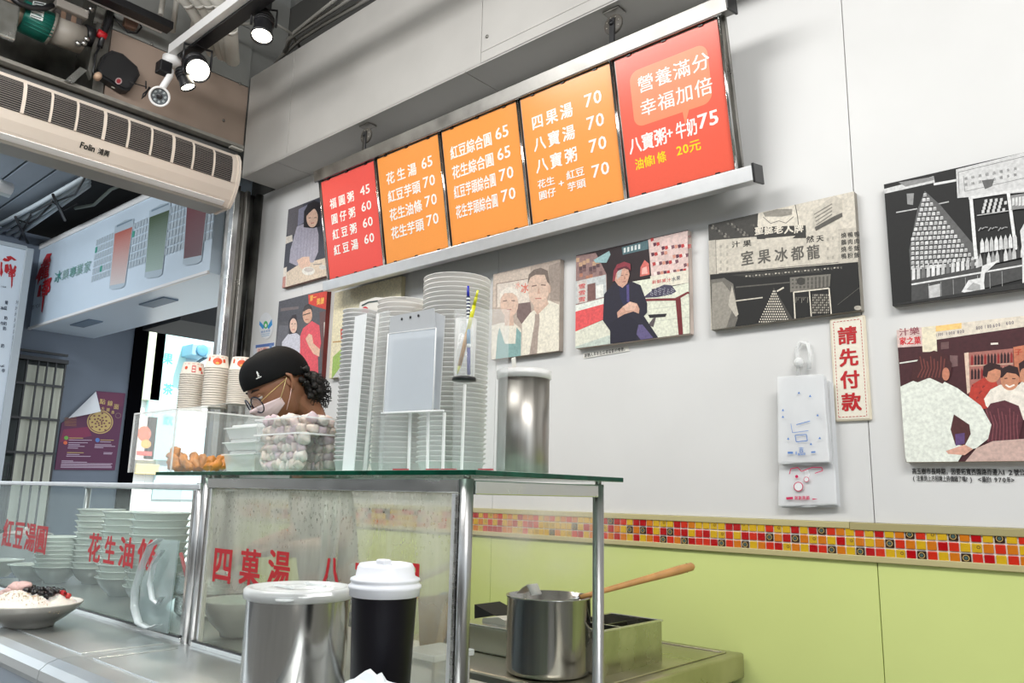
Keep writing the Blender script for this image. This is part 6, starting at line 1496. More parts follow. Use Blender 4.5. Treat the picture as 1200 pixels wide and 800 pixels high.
# clear food boxes beside the taro
def food_box(lab, x0, x1, y0, y1, z0, z1, lid=True, content=None):
    t = thing('food_box', lab, 'food box', ((x0+x1)/2, (y0+y1)/2, z0), 'clear plastic food boxes beside the taro')
    m = MB(); i_ = .008
    vs = [(x0+i_, y0+i_, z0), (x1-i_, y0+i_, z0), (x1-i_, y1-i_, z0), (x0+i_, y1-i_, z0), (x0, y0, z1), (x1, y0, z1), (x1, y1, z1), (x0, y1, z1)]
    m.add(vs, [(0, 1, 2, 3), (0, 4, 5, 1), (1, 5, 6, 2), (2, 6, 7, 3), (3, 7, 4, 0)]); m.build('tub', film, t)
    MB().box(x0-.006, y0-.006, z1, x1+.006, y1+.006, z1+.004, bev=.001).build('lid', film, t)
    MB().box(x0+.01, y0+.01, z1+.0042, x1-.01, y1-.01, z1+.012, bev=.003).build('lid_dome', film, t)
    if content:
        m = MB(); 
        for k in range(60): ball((random.uniform(x0+.016, x1-.016), random.uniform(y0+.014, y1-.014), random.uniform(z0+.006, z0+content)), random.uniform(.004, .007), 6, 4, mb=m, jit=.4, seed=k)
        m.build('filling', mat('peanut_filling', rgb(206, 190, 150), .7, 0, .3, 60), t)['kind'] = 'stuff'
xa, xb = at(262, 540, Y=1.12).x, at(299, 540, Y=1.12).x-.004
food_box('lowest clear food box filled with pale crumbs beside the dough sticks', xa, xb, 1.12, 1.22, ZS+.0005, ZS+.046, content=.036)
food_box('middle clear food box in the stack left of the taro', xa-.002, xb-.0, 1.12, 1.22, ZS+.060, ZS+.078)
food_box('top clear food box in the stack left of the taro', xa, xb, 1.12, 1.22, ZS+.092, ZS+.118)
# taro tub
xa, xb = at(299, 520, Y=1.10).x, at(401, 520, Y=1.225).x; zt3 = at(350, 488, Y=1.10).z
tt = thing('taro_tub', 'clear plastic tub heaped with pale taro balls on the glass shelf', 'tub', ((xa+xb)/2, 1.17, ZS))
m = MB(); y0, y1 = 1.10, 1.225; i_ = .004; z0 = ZS+.0006
m.add([(xa+i_, y0+i_, z0), (xb-i_, y0+i_, z0), (xb-i_, y1-i_, z0), (xa+i_, y1-i_, z0), (xa, y0, zt3), (xb, y0, zt3), (xb, y1, zt3), (xa, y1, zt3)], [(0, 1, 2, 3), (0, 4, 5, 1), (1, 5, 6, 2), (2, 6, 7, 3), (3, 7, 4, 0)])
tubm = clear('tub_plastic', (.95, .97, .97), .04, .08, .4)
m.build('tub', tubm, tt)
for z_ in (zt3, lerp(z0, zt3, .70)):
    q = MB(); w_ = .004
    q.box(xa-w_, y0-w_, z_-.002, xb+w_, y0, z_+.002); q.box(xa-w_, y1, z_-.002, xb+w_, y1+w_, z_+.002); q.box(xa-w_, y0, z_-.002, xa, y1, z_+.002); q.box(xb, y0, z_-.002, xb+w_, y1, z_+.002)
    q.build('rim', clear('rim_plastic', (1, 1, 1), .5, .1, .9), tt)
tcols = [rgb(222, 204, 198), rgb(214, 208, 200), rgb(202, 182, 188), rgb(232, 218, 206), rgb(208, 194, 182)]
tms = []
for i in range(10):
    c = tcols[i % 5]; mm_ = mat('taro_ball_%d' % i, c, .6, 0, .12, 60, bump=.4, bump_scale=150, sss=.15) if i < 5 else tms[i-5].materials[0]
    bm = bmesh.new(); bmesh.ops.create_cube(bm, size=.021); bmesh.ops.subdivide_edges(bm, edges=bm.edges, cuts=2, use_grid_fill=True)
    for v in bm.verts:
        n_ = v.co.normalized()*.0135; v.co = v.co.lerp(n_, .55 if i % 3 else .25); v.co *= 1+.16*noise.noise(v.co*90+Vector((i*3, 0, 0))); v.co.x *= 1+.12*math.sin(i*2); v.co.z *= 1-.12*math.cos(i*1.3)
    me = bpy.data.meshes.new('taro_ball'); bm.to_mesh(me); bm.free(); me.materials.append(mm_)
    for p_ in me.polygons: p_.use_smooth = True
    tms.append(me)
nx, ny, nz = 9, 4, 6
cnt = 0
for kz in range(nz):
    for ky in range(ny):
        for kx in range(nx):
            if 0 < ky < ny-1 and kz < nz-2: continue
            x = lerp(xa+.019, xb-.019, (kx+.5*((ky+kz) % 2)*.8)/(nx-.6)); y = lerp(y0+.020, y1-.020, ky/(ny-1)); z = z0+.018+kz*.0218
            if kz == nz-1: z = zt3-.004+.006*math.sin(kx*1.7+ky)
            if kz == nz-1 and random.random() < .12: continue
            o = inst('taro_ball', random.choice(tms), (x+random.uniform(-.004, .004), y+random.uniform(-.002, .003), z+random.uniform(-.004, .003)), (random.random()*6, random.random()*6, random.random()*6))
            s_ = random.uniform(.95, 1.18); o.scale = (s_,)*3; cnt += 1
            tag(o, 'pale pinkish white taro ball heaped in the clear tub on the glass shelf', 'taro ball', 'taro balls in the clear tub')

# tall stacks of clear plastic cups / lids
def nested(name, lab, px, pw, ytop, Y, nn, m, where, taper=1.04, x=None, foot=552):
    base = at(px, 548, Y=Y); r = width_r(px-pw/2, px+pw/2, 450, Y); zt = at(px, ytop, Y=Y).z; x = base.x
    dz = (zt-ZS-.03)/(nn-1)
    me = MB().lathe([(0, .001), (r*.80, .001), (r*.84, .004), (r*.94, .026), (r, .028), (r*1.0, .0305), (r*.955, .031), (r*.93, .028), (r*.82, .005)], 30).mesh(name, m)
    for k in range(nn):
        s_ = 1
        o = inst(name, me, (x, Y, ZS+dz*k), scale=(s_, s_, 1))
        tag(o, ('%s, %s from the %s' % (lab, str(k+1) if False else ordw(min(k, nn-1-k)), 'bottom' if k < nn/2 else 'top')) if min(k, nn-1-k) else ('%s, the %s one' % (lab, 'bottom' if k == 0 else 'top')), 'plastic dish' if 'dish' in name else 'plastic bowl', where)
    return x, r, zt
ow = ['first', 'second', 'third', 'fourth', 'fifth', 'sixth', 'seventh', 'eighth', 'ninth', 'tenth', 'eleventh', 'twelfth', 'thirteenth', 'fourteenth', 'fifteenth', 'sixteenth', 'seventeenth', 'eighteenth', 'nineteenth', 'twentieth', 'twenty-first', 'twenty-second', 'twenty-third', 'twenty-fourth', 'twenty-fifth']
def ordw(k): return ow[k]
bowlp = clear('clear_bowl_plastic', (.94, .93, .915), .40, .25, .85)
lidp = clear('grey_lid_plastic', (.80, .80, .80), .55, .25, .9)
stA = nested('plastic_bowl', 'clear plastic bowl in the tallest stack by the pens', 528, 80, 331, 1.33, 40, bowlp, 'tallest clear bowl stack', foot=548)
stB = nested('plastic_bowl', 'clear plastic bowl in the shorter stack behind the price holder', 464, 62, 357, 1.34, 34, bowlp, 'shorter clear bowl stack')
stC = nested('plastic_dish', 'grey clear plastic lid in the ribbed stack next to the taro', 412, 42, 368, 1.20, 36, lidp, 'ribbed lid stack next to the taro')  # this stack is lids, nested in the same shape as the bowls
# clear dispenser with bright uprights
dsx = thing('cup_dispenser', 'clear acrylic dispenser with tall upright panels round the stacked bowls', 'dispenser', (stB[0], 1.15, ZS))
def upr(pts, Y, nm='upright_panel', mt_=None, th=.004):
    q = [at(a, b, Y=Y) for a, b in pts]
    for v in q: v.z = max(v.z, ZS)
    MB().prism(q, (0, th, 0)).build(nm, mt_ or acrylic, dsx)
mir = mat('mirror_strip', (.86, .89, .90), .16, 1, .15, 6, stretch=(8, 8, 1), rough_var=.1)
upr([(416, 371), (429, 367), (414, 551), (401, 551)], 1.10, 'bright_strip', clear('bright_strip', (.97, .99, 1), .72, .1, .95), .003)
upr([(441, 367), (456, 363), (447, 551), (426, 551)], 1.14)
upr([(441, 367), (443, 367), (428, 551), (425, 551)], 1.135, 'bright_edge', eg)
upr([(446, 483), (520, 483), (518, 551), (443, 551)], 1.09, 'front_panel')
for a, b in ((479, 477), (500, 499), (519, 517)): upr([(a, 483), (a+2, 483), (b+2, 551), (b, 551)], 1.088, 'bright_edge', eg)
upr([(532, 362), (596, 362), (590, 551), (530, 551)], 1.22, 'right_panel', clear('faint_acrylic', (.97, .98, .98), .05, .05, .5))
upr([(543, 450), (545, 450), (541, 551), (539, 551)], 1.12, 'bright_edge', eg)
rs_ = flat(rgb(170, 40, 52), .4)
for a, b in ((460, 478), (499, 514), (516, 534), (560, 577)): upr([(a, 549), (b, 549), (b, 552), (a, 552)], 1.075, 'red_tape', rs_, .003)
# price holder (grey card with three holes in a clear sleeve)
Yh = 1.075
ph = thing('card_holder', 'clear acrylic sleeve with grey three-hole card fixed before the bowl stacks', 'card holder', tuple(at(482, 482, Y=Yh)))
def pq(pts, Y, th, nm, m_): 
    q = [at(a, b, Y=Y) for a, b in pts]; return MB().prism(q, (0, th, 0)).build(nm, m_, ph)
gcard = mat('grey_card', rgb(184, 187, 190), .5, 0, .04, 8)
pq([(457, 371), (508, 361), (510, 386), (456, 392)], Yh+.003, .003, 'grey_card', gcard)
pq([(456, 392), (510, 386), (506, 478), (450, 482)], Yh+.003, .002, 'insert', clear('pale_insert', (.93, .94, .95), .62, .3, .9))
pq([(510, 366), (521, 370), (515, 480), (507, 478)], Yh+.006, .002, 'side_wing', gcard)
pq([(455, 391), (511, 384), (507, 480), (449, 484)], Yh-.006, .003, 'sleeve', clear('sleeve', (.86, .90, .94), .22, .05, .7))
for a, b, c, d in ((455, 391, 449, 484), (511, 384, 507, 480)):
    MB().tube([at(a, b, Y=Yh-.007), at(c, d, Y=Yh-.007)], .0012, 6).build('edge', eg, ph)
MB().tube([at(455, 391, Y=Yh-.007), at(511, 384, Y=Yh-.007)], .0010, 6).build('edge', eg, ph); MB().tube([at(447, 484, Y=Yh-.007), at(520, 481, Y=Yh-.007)], .0022, 6).build('edge', eg, ph)
for a, b in ((471, 373.5), (481, 371.5), (490.5, 369.5)): MB().lathe([(0, 0), (.0028, 0), (.0028, .001), (0, .001)], 12, M=Matrix.Translation(at(a, b, Y=Yh+.0025)) @ Matrix.Rotation(PI/2, 4, 'X')).build('hole', black, ph)
# pens in a round holder
Yp = 1.19
pc_ = at(544, 444, Y=Yp); pho = thing('pen_holder', 'clear tube pen holder with black round base hanging before the tall stack', 'pen holder', tuple(pc_))
rp = width_r(530, 558.5, 444, Yp)
MB().lathe([(0, 0), (rp, 0), (rp, .006), (rp*.9, .008), (0, .008)], 32, c=(pc_.x, Yp, pc_.z-.004)).build('base', black, pho)
MB().lathe([(rp*.86, .004), (rp*.9, .132), (rp*.87, .132), (rp*.83, .004)], 32, c=(pc_.x, Yp, pc_.z)).build('tube', clear('tube_plastic', (.97, .98, .98), .07, .05, .6), pho)
pz = pc_.z+.0045
def pen(lab, top, bot, r, cols, nm):
    a = at(*bot, Y=Yp); b = at(*top, Y=Yp); a.z = max(a.z, pz+.002); t = thing(nm, lab, 'pen', tuple(a), 'pens in the clear holder'); d = b-a
    for (t0, t1, rr0, rr1, c, n_) in cols: MB().tube([a+d*t0, a+d*t1], [r*rr0, r*rr1], 14).build(n_, flat(c, .25), t)
bluep = rgb(20, 30, 130)
pen('blue ballpoint pen with striped white barrel in the clear holder', (548.5, 335), (549.5, 439), .0042, [(0, .30, .9, .95, bluep, 'cap'), (.30, .34, 1, 1, rgb(210, 216, 220), 'ring'), (.34, .5, 1, 1, rgb(60, 130, 170), 'label_band'), (.5, .60, 1, 1, rgb(206, 216, 226), 'barrel')]+[(.60+k*.04, .62+k*.04, 1, 1, rgb(226, 230, 236), 'stripe') for k in range(7)]+[(.62+k*.04, .64+k*.04, 1, 1, rgb(30, 40, 80), 'stripe') for k in range(7)]+[(.88, 1.0, .8, .6, rgb(24, 40, 170), 'button')], 'ballpoint_pen')
pen('yellow and bronze ballpoint pen leaning behind the blue pen', (560, 340), (536, 438), .0045, [(0, .1, .3, .8, rgb(206, 206, 30), 'tip'), (.1, .5, 1, 1.05, rgb(176, 124, 40), 'grip'), (.5, .82, 1.0, .95, rgb(206, 204, 26), 'barrel'), (.82, .92, .8, .8, rgb(190, 190, 30), 'collar'), (.92, 1, .6, .5, rgb(220, 220, 40), 'button')], 'ballpoint_pen')
# steel chopstick canister
Yn = 1.30; cx = at(613, 500, Y=Yn).x; rn = width_r(583, 644, 500, Yn); zn = at(613, 440, Y=Yn).z
cn = thing('chopstick_canister', 'brushed steel canister with clear rim at the right end of the glass shelf', 'canister', (cx, Yn, ZS))
MB().lathe([(0, 0), (rn-.002, 0), (rn, .003), (rn, zn-ZS), (rn-.002, zn-ZS), (rn-.003, .006), (0, .005)], 56, c=(cx, Yn, ZS)).build('body', mat('warm_brushed_steel', (.42, .40, .37), .36, 1, .25, 10, stretch=(5, 5, .2), rough_var=.06), cn)
MB().lathe([(rn+.001, -.010), (rn+.004, -.008), (rn+.004, .008), (rn+.001, .010), (rn-.002, .008)], 56, c=(cx, Yn, zn)).build('clear_rim', clear('rim_plastic2', (.95, .95, .94), .5, .1, .9), cn)
tag(MB().box(-.006, -.001, 0, .006, .001, .25, bev=.0008, M=Matrix.Translation((cx+.0, Yn, ZS+.01)) @ Matrix.Rotation(-.13, 4, 'Y')).build('white_straw', flat(rgb(236, 234, 226), .4)), 'flat white stick rising out of the chopstick canister', 'stick')
# plate with red pattern behind the lid stacks
pb_ = at(440, 352, Y=1.42)
wb_ = thing('patterned_tray', 'white rounded lid with red dots peeking behind the shorter bowl stack', 'tray', (pb_.x, 1.42, ZS))
q = [at(a, b, Y=1.43) for a, b in ((418, 372), (422, 354), (440, 348), (474, 351), (480, 362), (480, 380))]; q += [Vector((q[-1].x, 1.43, ZS)), Vector((q[0].x, 1.43, ZS))]
MB().prism(q, (0, .004, 0)).build('tray', flat(rgb(216, 212, 204), .4), wb_)
P = Print((0, 1.4295, CZ), (1, 0, 0), (0, 0, 1)); P.E(428, 364, 4, 5, rgb(190, 30, 36)); P.E(423, 370, 3, 4, rgb(190, 30, 36)); P.L([(424, 358), (432, 354), (446, 352)], 1.5, rgb(40, 60, 60)); P.build('print', wb_)
tag(MB().box(at(446, 350, Y=1.47).x, 1.46, ZS, at(474, 350, Y=1.47).x, 1.475, at(460, 351, Y=1.47).z, bev=.004).build('dark_tray', flat(rgb(60, 30, 26), .4)), 'dark reddish brown tray edge behind the patterned lid', 'tray')
# ------------------------------------------------------------------ the worker
skin = mat('skin', rgb(150, 104, 78), .5, 0, .06, 30, sss=.1)
hairm = mat('black_curly_hair', (.006, .005, .0045), .65, 0, 0, bump=1.0, bump_scale=120)
capm = mat('black_felt', (.004, .0045, .005), .8, 0, 0, bump=.2, bump_scale=400, spec=.2)
shirt = mat('dark_green_shirt', rgb(58, 72, 60), .85, 0, .1, 20)
maskm = mat('pink_mask', rgb(236, 214, 216), .75, 0, .03, 60, bump=.2, bump_scale=300)
HS = 1.10                              # centre of the skull
leftd = -_R; upd = _U; tow = -_f                         # towards picture left, up, the viewer
fw = (leftd*.647-upd*.472+tow*.60).normalized()
sd = (leftd*.595-upd*.174-tow*.785); sd = (sd-fw*sd.dot(fw)).normalized(); upv = sd.cross(fw)
HC = at(339, 447, Y=1.555)-(sd*-.082+fw*-.008)*HS
H = Matrix(((sd.x, fw.x, upv.x, HC.x), (sd.y, fw.y, upv.y, HC.y), (sd.z, fw.z, upv.z, HC.z), (0, 0, 0, 1)))
def hp(x, y, z): return H @ Vector((x*HS, y*HS, z*HS))
per = thing('person', 'worker in black flat cap, round glasses and pink face mask bending over the counter', 'person', (HC.x, HC.y, 0))
# head: one deformed surface
def head_r(d):
    """radius of the head along unit direction d (x side, y forward, z up)"""
    x, y, z = d
    r = 1/math.sqrt((x/.076)**2+((y)/.098)**2+(z/.115)**2)
    if z < -.1: r *= 1-.10*min(1, (-z-.1)*1.5)*(1 if y < 0 else .3)         # narrower below
    if y > .1 and z < 0: r *= 1+.06*y*(-z)*3                                 # jaw forward
    r += .020*math.exp(-((x/.14)**2+((z+.20)/.16)**2))*max(0, y)**3          # nose
    r -= .008*(math.exp(-(((x-.36)/.16)**2+((z-.02)/.12)**2))+math.exp(-(((x+.36)/.16)**2+((z-.02)/.12)**2)))*max(0, y)  # eye sockets
    r += .005*math.exp(-((z-.20)/.10)**2)*max(0, y)**2                       # brow
    r += .004*math.exp(-((x/.25)**2+((z+.55)/.12)**2))*max(0, y)             # lips
    return r
def head_mesh(n=48, m=36, f=lambda d: 1., cond=None):
    vs = []; fs = []
    for i in range(m+1):
        t = PI*i/m
        for k in range(n):
            a = 2*PI*k/n; d = (math.sin(t)*math.cos(a), math.sin(t)*math.sin(a), -math.cos(t)); r = head_r(d)*f(d); vs.append(hp(d[0]*r, d[1]*r, d[2]*r))
    for i in range(m):
        for k in range(n): fs.append((i*n+k, i*n+(k+1) % n, (i+1)*n+(k+1) % n, (i+1)*n+k))
    return vs, fs
# body skeleton (one skinned surface), leaning over the counter
neck0 = hp(0, -.035, -.085); neck1 = hp(0, -.06, -.15)
hipc = Vector((HC.x-.20, 2.0, .98)); chest = Vector((HC.x-.02, 1.79, 1.44)); waist = Vector((HC.x-.14, 1.93, 1.18)); nb = Vector((HC.x+.03, 1.70, 1.58))
lat = Vector((.94, -.34, 0)).normalized()               # the person's left: towards picture right
sL, sR = chest+lat*.165+Vector((0, -.02, .06)), chest-lat*.165+Vector((0, -.02, .06))
eL = sL+Vector((.06, -.10, -.27)); eR = sR+Vector((-.08, -.08, -.27))
wL = Vector((HC.x+.02, 1.60, 1.19)); wR = Vector((HC.x-.14, 1.58, 1.18))
eL = Vector((HC.x+.20, 1.76, 1.22)); eR = Vector((HC.x-.14, 1.80, 1.24))
legs = []
J = dict(hip=(hipc, .125), waist=(waist, .115), chest=(chest, .125), nb=(nb, .062), nk=(neck1, .052), hd=(hp(0, -.02, -.03), .056),
         sL=(sL, .058), eL=(eL, .042), wL=(wL, .028), sR=(sR, .058), eR=(eR, .042), wR=(wR, .028),
         tL=(hipc+lat*.09+Vector((0, 0, -.06)), .095), kL=(hipc+lat*.10+Vector((0, -.03, -.46)), .062), aL=(hipc+lat*.10+Vector((0, .01, -.86)), .045), fL=(hipc+lat*.10+Vector((-.03, -.14, -.92)), .036),
         tR=(hipc-lat*.09+Vector((0, 0, -.06)), .095), kR=(hipc-lat*.10+Vector((0, -.03, -.46)), .062), aR=(hipc-lat*.10+Vector((0, .01, -.86)), .045), fR=(hipc-lat*.10+Vector((-.03, -.14, -.92)), .036))
edges_ = [('hip', 'waist'), ('waist', 'chest'), ('chest', 'nb'), ('nb', 'nk'), ('nk', 'hd'), ('chest', 'sL'), ('sL', 'eL'), ('eL', 'wL'), ('chest', 'sR'), ('sR', 'eR'), ('eR', 'wR'), ('hip', 'tL'), ('tL', 'kL'), ('kL', 'aL'), ('aL', 'fL'), ('hip', 'tR'), ('tR', 'kR'), ('kR', 'aR'), ('aR', 'fR')]
def skin_mesh(J, E, root, sub=2):
    ks = list(J); me = bpy.data.meshes.new('s'); me.from_pydata([tuple(J[k][0]) for k in ks], [(ks.index(a), ks.index(b)) for a, b in E], [])
    o = bpy.data.objects.new('s', me); COL.objects.link(o); o.modifiers.new('k', 'SKIN'); 
    for i, k in enumerate(ks): v = me.skin_vertices[0].data[i]; v.radius = (J[k][1],)*2; v.use_root = (k == root)
    sm = o.modifiers.new('u', 'SUBSURF'); sm.levels = sub; sm.render_levels = sub
    dg = bpy.context.evaluated_depsgraph_get(); r = bpy.data.meshes.new_from_object(o.evaluated_get(dg))
    vs = [v.co.copy() for v in r.vertices]; fs = [tuple(p.vertices) for p in r.polygons]
    bpy.data.objects.remove(o); bpy.data.meshes.remove(r); return vs, fs
bv, bf = skin_mesh(J, edges_, 'hip')
body = MB()
hv, hf = head_mesh(); body.add(hv, hf, 0, True)
body.add(bv, bf, 0, True)
# hands: palm and five fingers each
def hand(w, d, side, J_, E_):
    d = d.normalized(); up_ = Vector((0, 0, 1)); ac = d.cross(up_).normalized()*side
    pc = w+d*.045; J_['w'] = (w, .022); J_['p'] = (pc, .026); E_.append(('w', 'p'))
    for i, (o, L) in enumerate(((-.028, .062), (-.010, .074), (.010, .070), (.028, .054))):
        a = pc+d*.038+ac*o; b = a+d*L*.45-up_*.008; c = b+d*L*.3-up_*.016; e = c+d*L*.18-up_*.018
        for n_, q, r in (('a', a, .0098), ('b', b, .0090), ('c', c, .0084), ('e', e, .0072)): J_['%s%d' % (n_, i)] = (q, r)
        E_ += [('p', 'a%d' % i), ('a%d' % i, 'b%d' % i), ('b%d' % i, 'c%d' % i), ('c%d' % i, 'e%d' % i)]
    a = pc-ac*.032-d*.005; b = a-ac*.02+d*.025-up_*.01; c = b+d*.028-up_*.008
    for n_, q, r in (('ta', a, .012), ('tb', b, .0105), ('tc', c, .0088)): J_[n_] = (q, r)
    E_ += [('p', 'ta'), ('ta', 'tb'), ('tb', 'tc')]
for w, e, s_ in ((wL, eL, 1), (wR, eR, -1)):
    J_, E_ = {}, []; hand(w, w-e, s_, J_, E_); v_, f_ = skin_mesh(J_, E_, 'w', 1); body.add(v_, f_, 0, True)
bo = body.build('body', skin, per)
rmod = bo.modifiers.new('merge', 'REMESH'); rmod.mode = 'VOXEL'; rmod.voxel_size = .0045; rmod.use_smooth_shade = True
dg = bpy.context.evaluated_depsgraph_get(); nm_ = bpy.data.meshes.new_from_object(bo.evaluated_get(dg)); bo.modifiers.clear(); bo.data = nm_
for p_ in nm_.polygons: p_.use_smooth = True
# clothes
Jc = {k: (v[0], v[1]+.012) for k, v in J.items() if k in ('hip', 'waist', 'chest', 'sL', 'sR')}
Jc['nb'] = (nb-Vector((0, -.03, .05)), .075); Jc['eL'] = (sL.lerp(eL, .8), .056); Jc['eR'] = (sR.lerp(eR, .8), .056)
v_, f_ = skin_mesh(Jc, [('hip', 'waist'), ('waist', 'chest'), ('chest', 'nb'), ('chest', 'sL'), ('sL', 'eL'), ('chest', 'sR'), ('sR', 'eR')], 'hip'); MB().add(v_, f_, 0, True).build('shirt', shirt, per)
Jt = {k: (J[k][0], J[k][1]+.012) for k in ('hip', 'tL', 'kL', 'aL', 'tR', 'kR', 'aR')}
v_, f_ = skin_mesh(Jt, [('hip', 'tL'), ('tL', 'kL'), ('kL', 'aL'), ('hip', 'tR'), ('tR', 'kR'), ('kR', 'aR')], 'hip'); MB().add(v_, f_, 0, True).build('trousers', flat(rgb(36, 38, 46), .8), per)
for f_j in ('fL', 'fR'):
    q = J[f_j][0]; MB().box(q.x-.05, q.y-.10, q.z-.045, q.x+.05, q.y+.16, q.z+.045, bev=.03).build('shoe', black, per)
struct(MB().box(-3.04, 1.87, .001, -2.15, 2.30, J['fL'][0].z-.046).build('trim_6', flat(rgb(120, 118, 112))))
# cap: puffed flat cap, pulled low over the brow
vs = []; fs = []; n, m = 48, 18
for i in range(m+1):
    t = i/m
    for k in range(n):
        a = 2*PI*k/n; ca, sa = math.cos(a), math.sin(a)
        # the rim: tilted plane from brow to nape
        el = lerp(math.radians(12+6*sa) if sa > 0 else math.radians(lerp(14, -16, (-sa)**.8)), PI/2, t)
        d = (math.cos(el)*ca, math.cos(el)*sa, math.sin(el)); puff = 1.05+.12*math.sin(PI*min(1, t*1.25))**.8*(1+.12*math.sin(a*3+1)*(t < .8))-(.0 if t < .8 else .02)
        r = head_r(d)*puff+.008; z_ = d[2]*r*.98; vs.append(hp(d[0]*r, d[1]*r-.004, z_+.006))
for i in range(m):
    for k in range(n): fs.append((i*n+k, i*n+(k+1) % n, (i+1)*n+(k+1) % n, (i+1)*n+k))
capo = MB().add(vs, fs, 0, True).build('flat_cap', capm, per)
sm = capo.modifiers.new('t', 'SOLIDIFY'); sm.thickness = .004; sm.offset = -1
# small white emblem on the side of the cap facing the viewer (person's left front)
side = -1
def on_cap(u, v):   # local patch on the front-left of the cap
    a = math.radians(126)+u*7.; el = math.radians(31)+v*7.; d = (math.cos(el)*math.cos(a), math.cos(el)*math.sin(a), math.sin(el)); r = head_r(d)*1.185+.012; return hp(d[0]*r, d[1]*r, d[2]*r)
sgx = 1 if (H.to_3x3() @ Vector((1, 0, 0))).dot(tow) > 0 else -1
def on_cap(u, v):
    a = math.radians(90-sgx*46)+u*7.*-sgx; el = math.radians(33)+v*8.; d = (math.cos(el)*math.cos(a), math.cos(el)*math.sin(a), math.sin(el)); r = head_r(d)*1.19+.0125; return hp(d[0]*r, d[1]*r-.004, d[2]*r*.98+.006)
em = MB()
for pts in ([(-.012, -.012), (.012, -.012), (.012, -.0095), (-.012, -.0095)], [(-.003, -.008), (.000, -.008), (.003, .004), (.000, .005)], [(.003, -.008), (.006, -.007), (.004, .002), (.001, .002)], [(-.002, .004), (.004, .004), (.005, .011), (.001, .012)], [(.004, .004), (.008, .001), (.008, .003), (.004, .007)]):
    em.add([on_cap(*p_) for p_ in pts], [(0, 1, 2, 3)])
em.build('cap_emblem', flat(rgb(230, 230, 226)), per)
# hair: bun of curls behind and below the cap, strands near the ear
hm = MB()
ball((0, -.085, -.055), 1, 24, 16, (.064, .046, .056), mb=hm, jit=.25, seed=3)
for i in range(340):
    a = random.uniform(0, 2*PI); u = random.random()
    d = Vector((random.gauss(0, 1), random.gauss(-.4, 1), random.gauss(-.5, .9))).normalized(); c = Vector((0, -.088, -.055))+Vector((d.x*.060, d.y*.040, d.z*.052))
    ball(tuple(c), random.uniform(.006, .013), 7, 5, mb=hm, jit=.9, seed=i)
for i in range(70):
    s_ = random.choice((-1, 1)); c = Vector((s_*(.068+random.random()*.010), -.040-random.random()*.05, .02-random.random()*.10)); ball(tuple(c), random.uniform(.006, .011), 7, 5, mb=hm, jit=.7, seed=i)
for i in range(260):
    d = Vector((random.gauss(0, 1), random.gauss(-.5, 1), random.gauss(-.2, 1))).normalized(); c = Vector((0, -.090, -.055))+Vector((d.x*.062, d.y*.044, d.z*.056)); 
    if c.y > -.06: continue
    pts = []; p_ = c.copy(); ph_ = random.random()*6
    for k in range(6): pts.append(tuple(p_)); p_ += Vector((math.sin(ph_+k*1.6)*.007, math.cos(ph_+k*1.3)*.007, -.005))+d*.003
    hm.tube(pts, .0011, 4, cap=False)
hm.v = [tuple(hp(*v)) for v in hm.v]
hm.build('hair', hairm, per)['label'] = 'curly black hair gathered behind the cap'
# ears, eyes, brows
for s_ in (-1, 1):
    e = MB(); e.tube([(s_*.076, -.002, .022), (s_*.084, -.012, .028), (s_*.088, -.020, .016), (s_*.087, -.018, -.004), (s_*.080, -.006, -.024), (s_*.075, .0, -.026)], [.005, .006, .006, .0055, .006, .004], 8)
    ball((s_*.078, -.008, .0), .012, 10, 8, (.4, .8, 1.4), mb=e); e.v = [tuple(hp(*v)) for v in e.v]; e.build('ear', skin, per)
    ey = ball((s_*.031, .079, .004), .0105, 14, 10); ey.v = [tuple(hp(*v)) for v in ey.v]; ey.build('eye', flat(rgb(226, 222, 216), .2), per)
    ir = ball((s_*.030, .0865, .0), .0052, 10, 8, (1, .6, 1)); ir.v = [tuple(hp(*v)) for v in ir.v]; ir.build('iris', flat((.02, .012, .01), .1), per)
    ldm = ball((s_*.031, .0795, .0075), .0112, 12, 8, (1.05, 1, .75)); ldm.v = [tuple(hp(*v)) for v in ldm.v]; ldm.build('eyelid', skin, per)
    br = MB().tube([(s_*.014, .094, .026), (s_*.030, .092, .031), (s_*.048, .078, .026)], [.0022, .0032, .0014], 6); br.v = [tuple(hp(*v)) for v in br.v]; br.build('eyebrow', flat((.02, .014, .012), .8), per)
# face mask: pleated cover
vs = []; n, m = 20, 12
for j in range(m+1):
    for i in range(n+1):
        u = i/n*2-1; v = j/m; z_ = lerp(-.016-.018*abs(u)**1.5, -.100+.030*abs(u)**1.6, v); a = u*1.12
        d = Vector((math.sin(a), math.cos(a)*1.0, z_/.095)).normalized(); r = head_r(tuple(d)); p_ = d*r*1.03
        bul = .010*(1-u*u)*math.sin(PI*v)+.0018*math.sin(v*PI*7)*(1-abs(u)*.6)
        vs.append(hp(p_.x, p_.y+.004+bul, p_.z))
mo = MB().add(vs, [(j*(n+1)+i, j*(n+1)+i+1, (j+1)*(n+1)+i+1, (j+1)*(n+1)+i) for j in range(m) for i in range(n)], 0, True).build('face_mask', maskm, per)
sm = mo.modifiers.new('t', 'SOLIDIFY'); sm.thickness = .0015
for s_ in (-1, 1):
    for z0, z1, c in ((-.034, .018, rgb(226, 206, 150)), (-.074, -.016, rgb(236, 200, 196))):
        MB().tube([hp(s_*.071, .045, z0), hp(s_*.080, .018, (z0+z1)/2), hp(s_*.083, -.008, z1)], .0013, 6).build('ear_loop', flat(c), per)
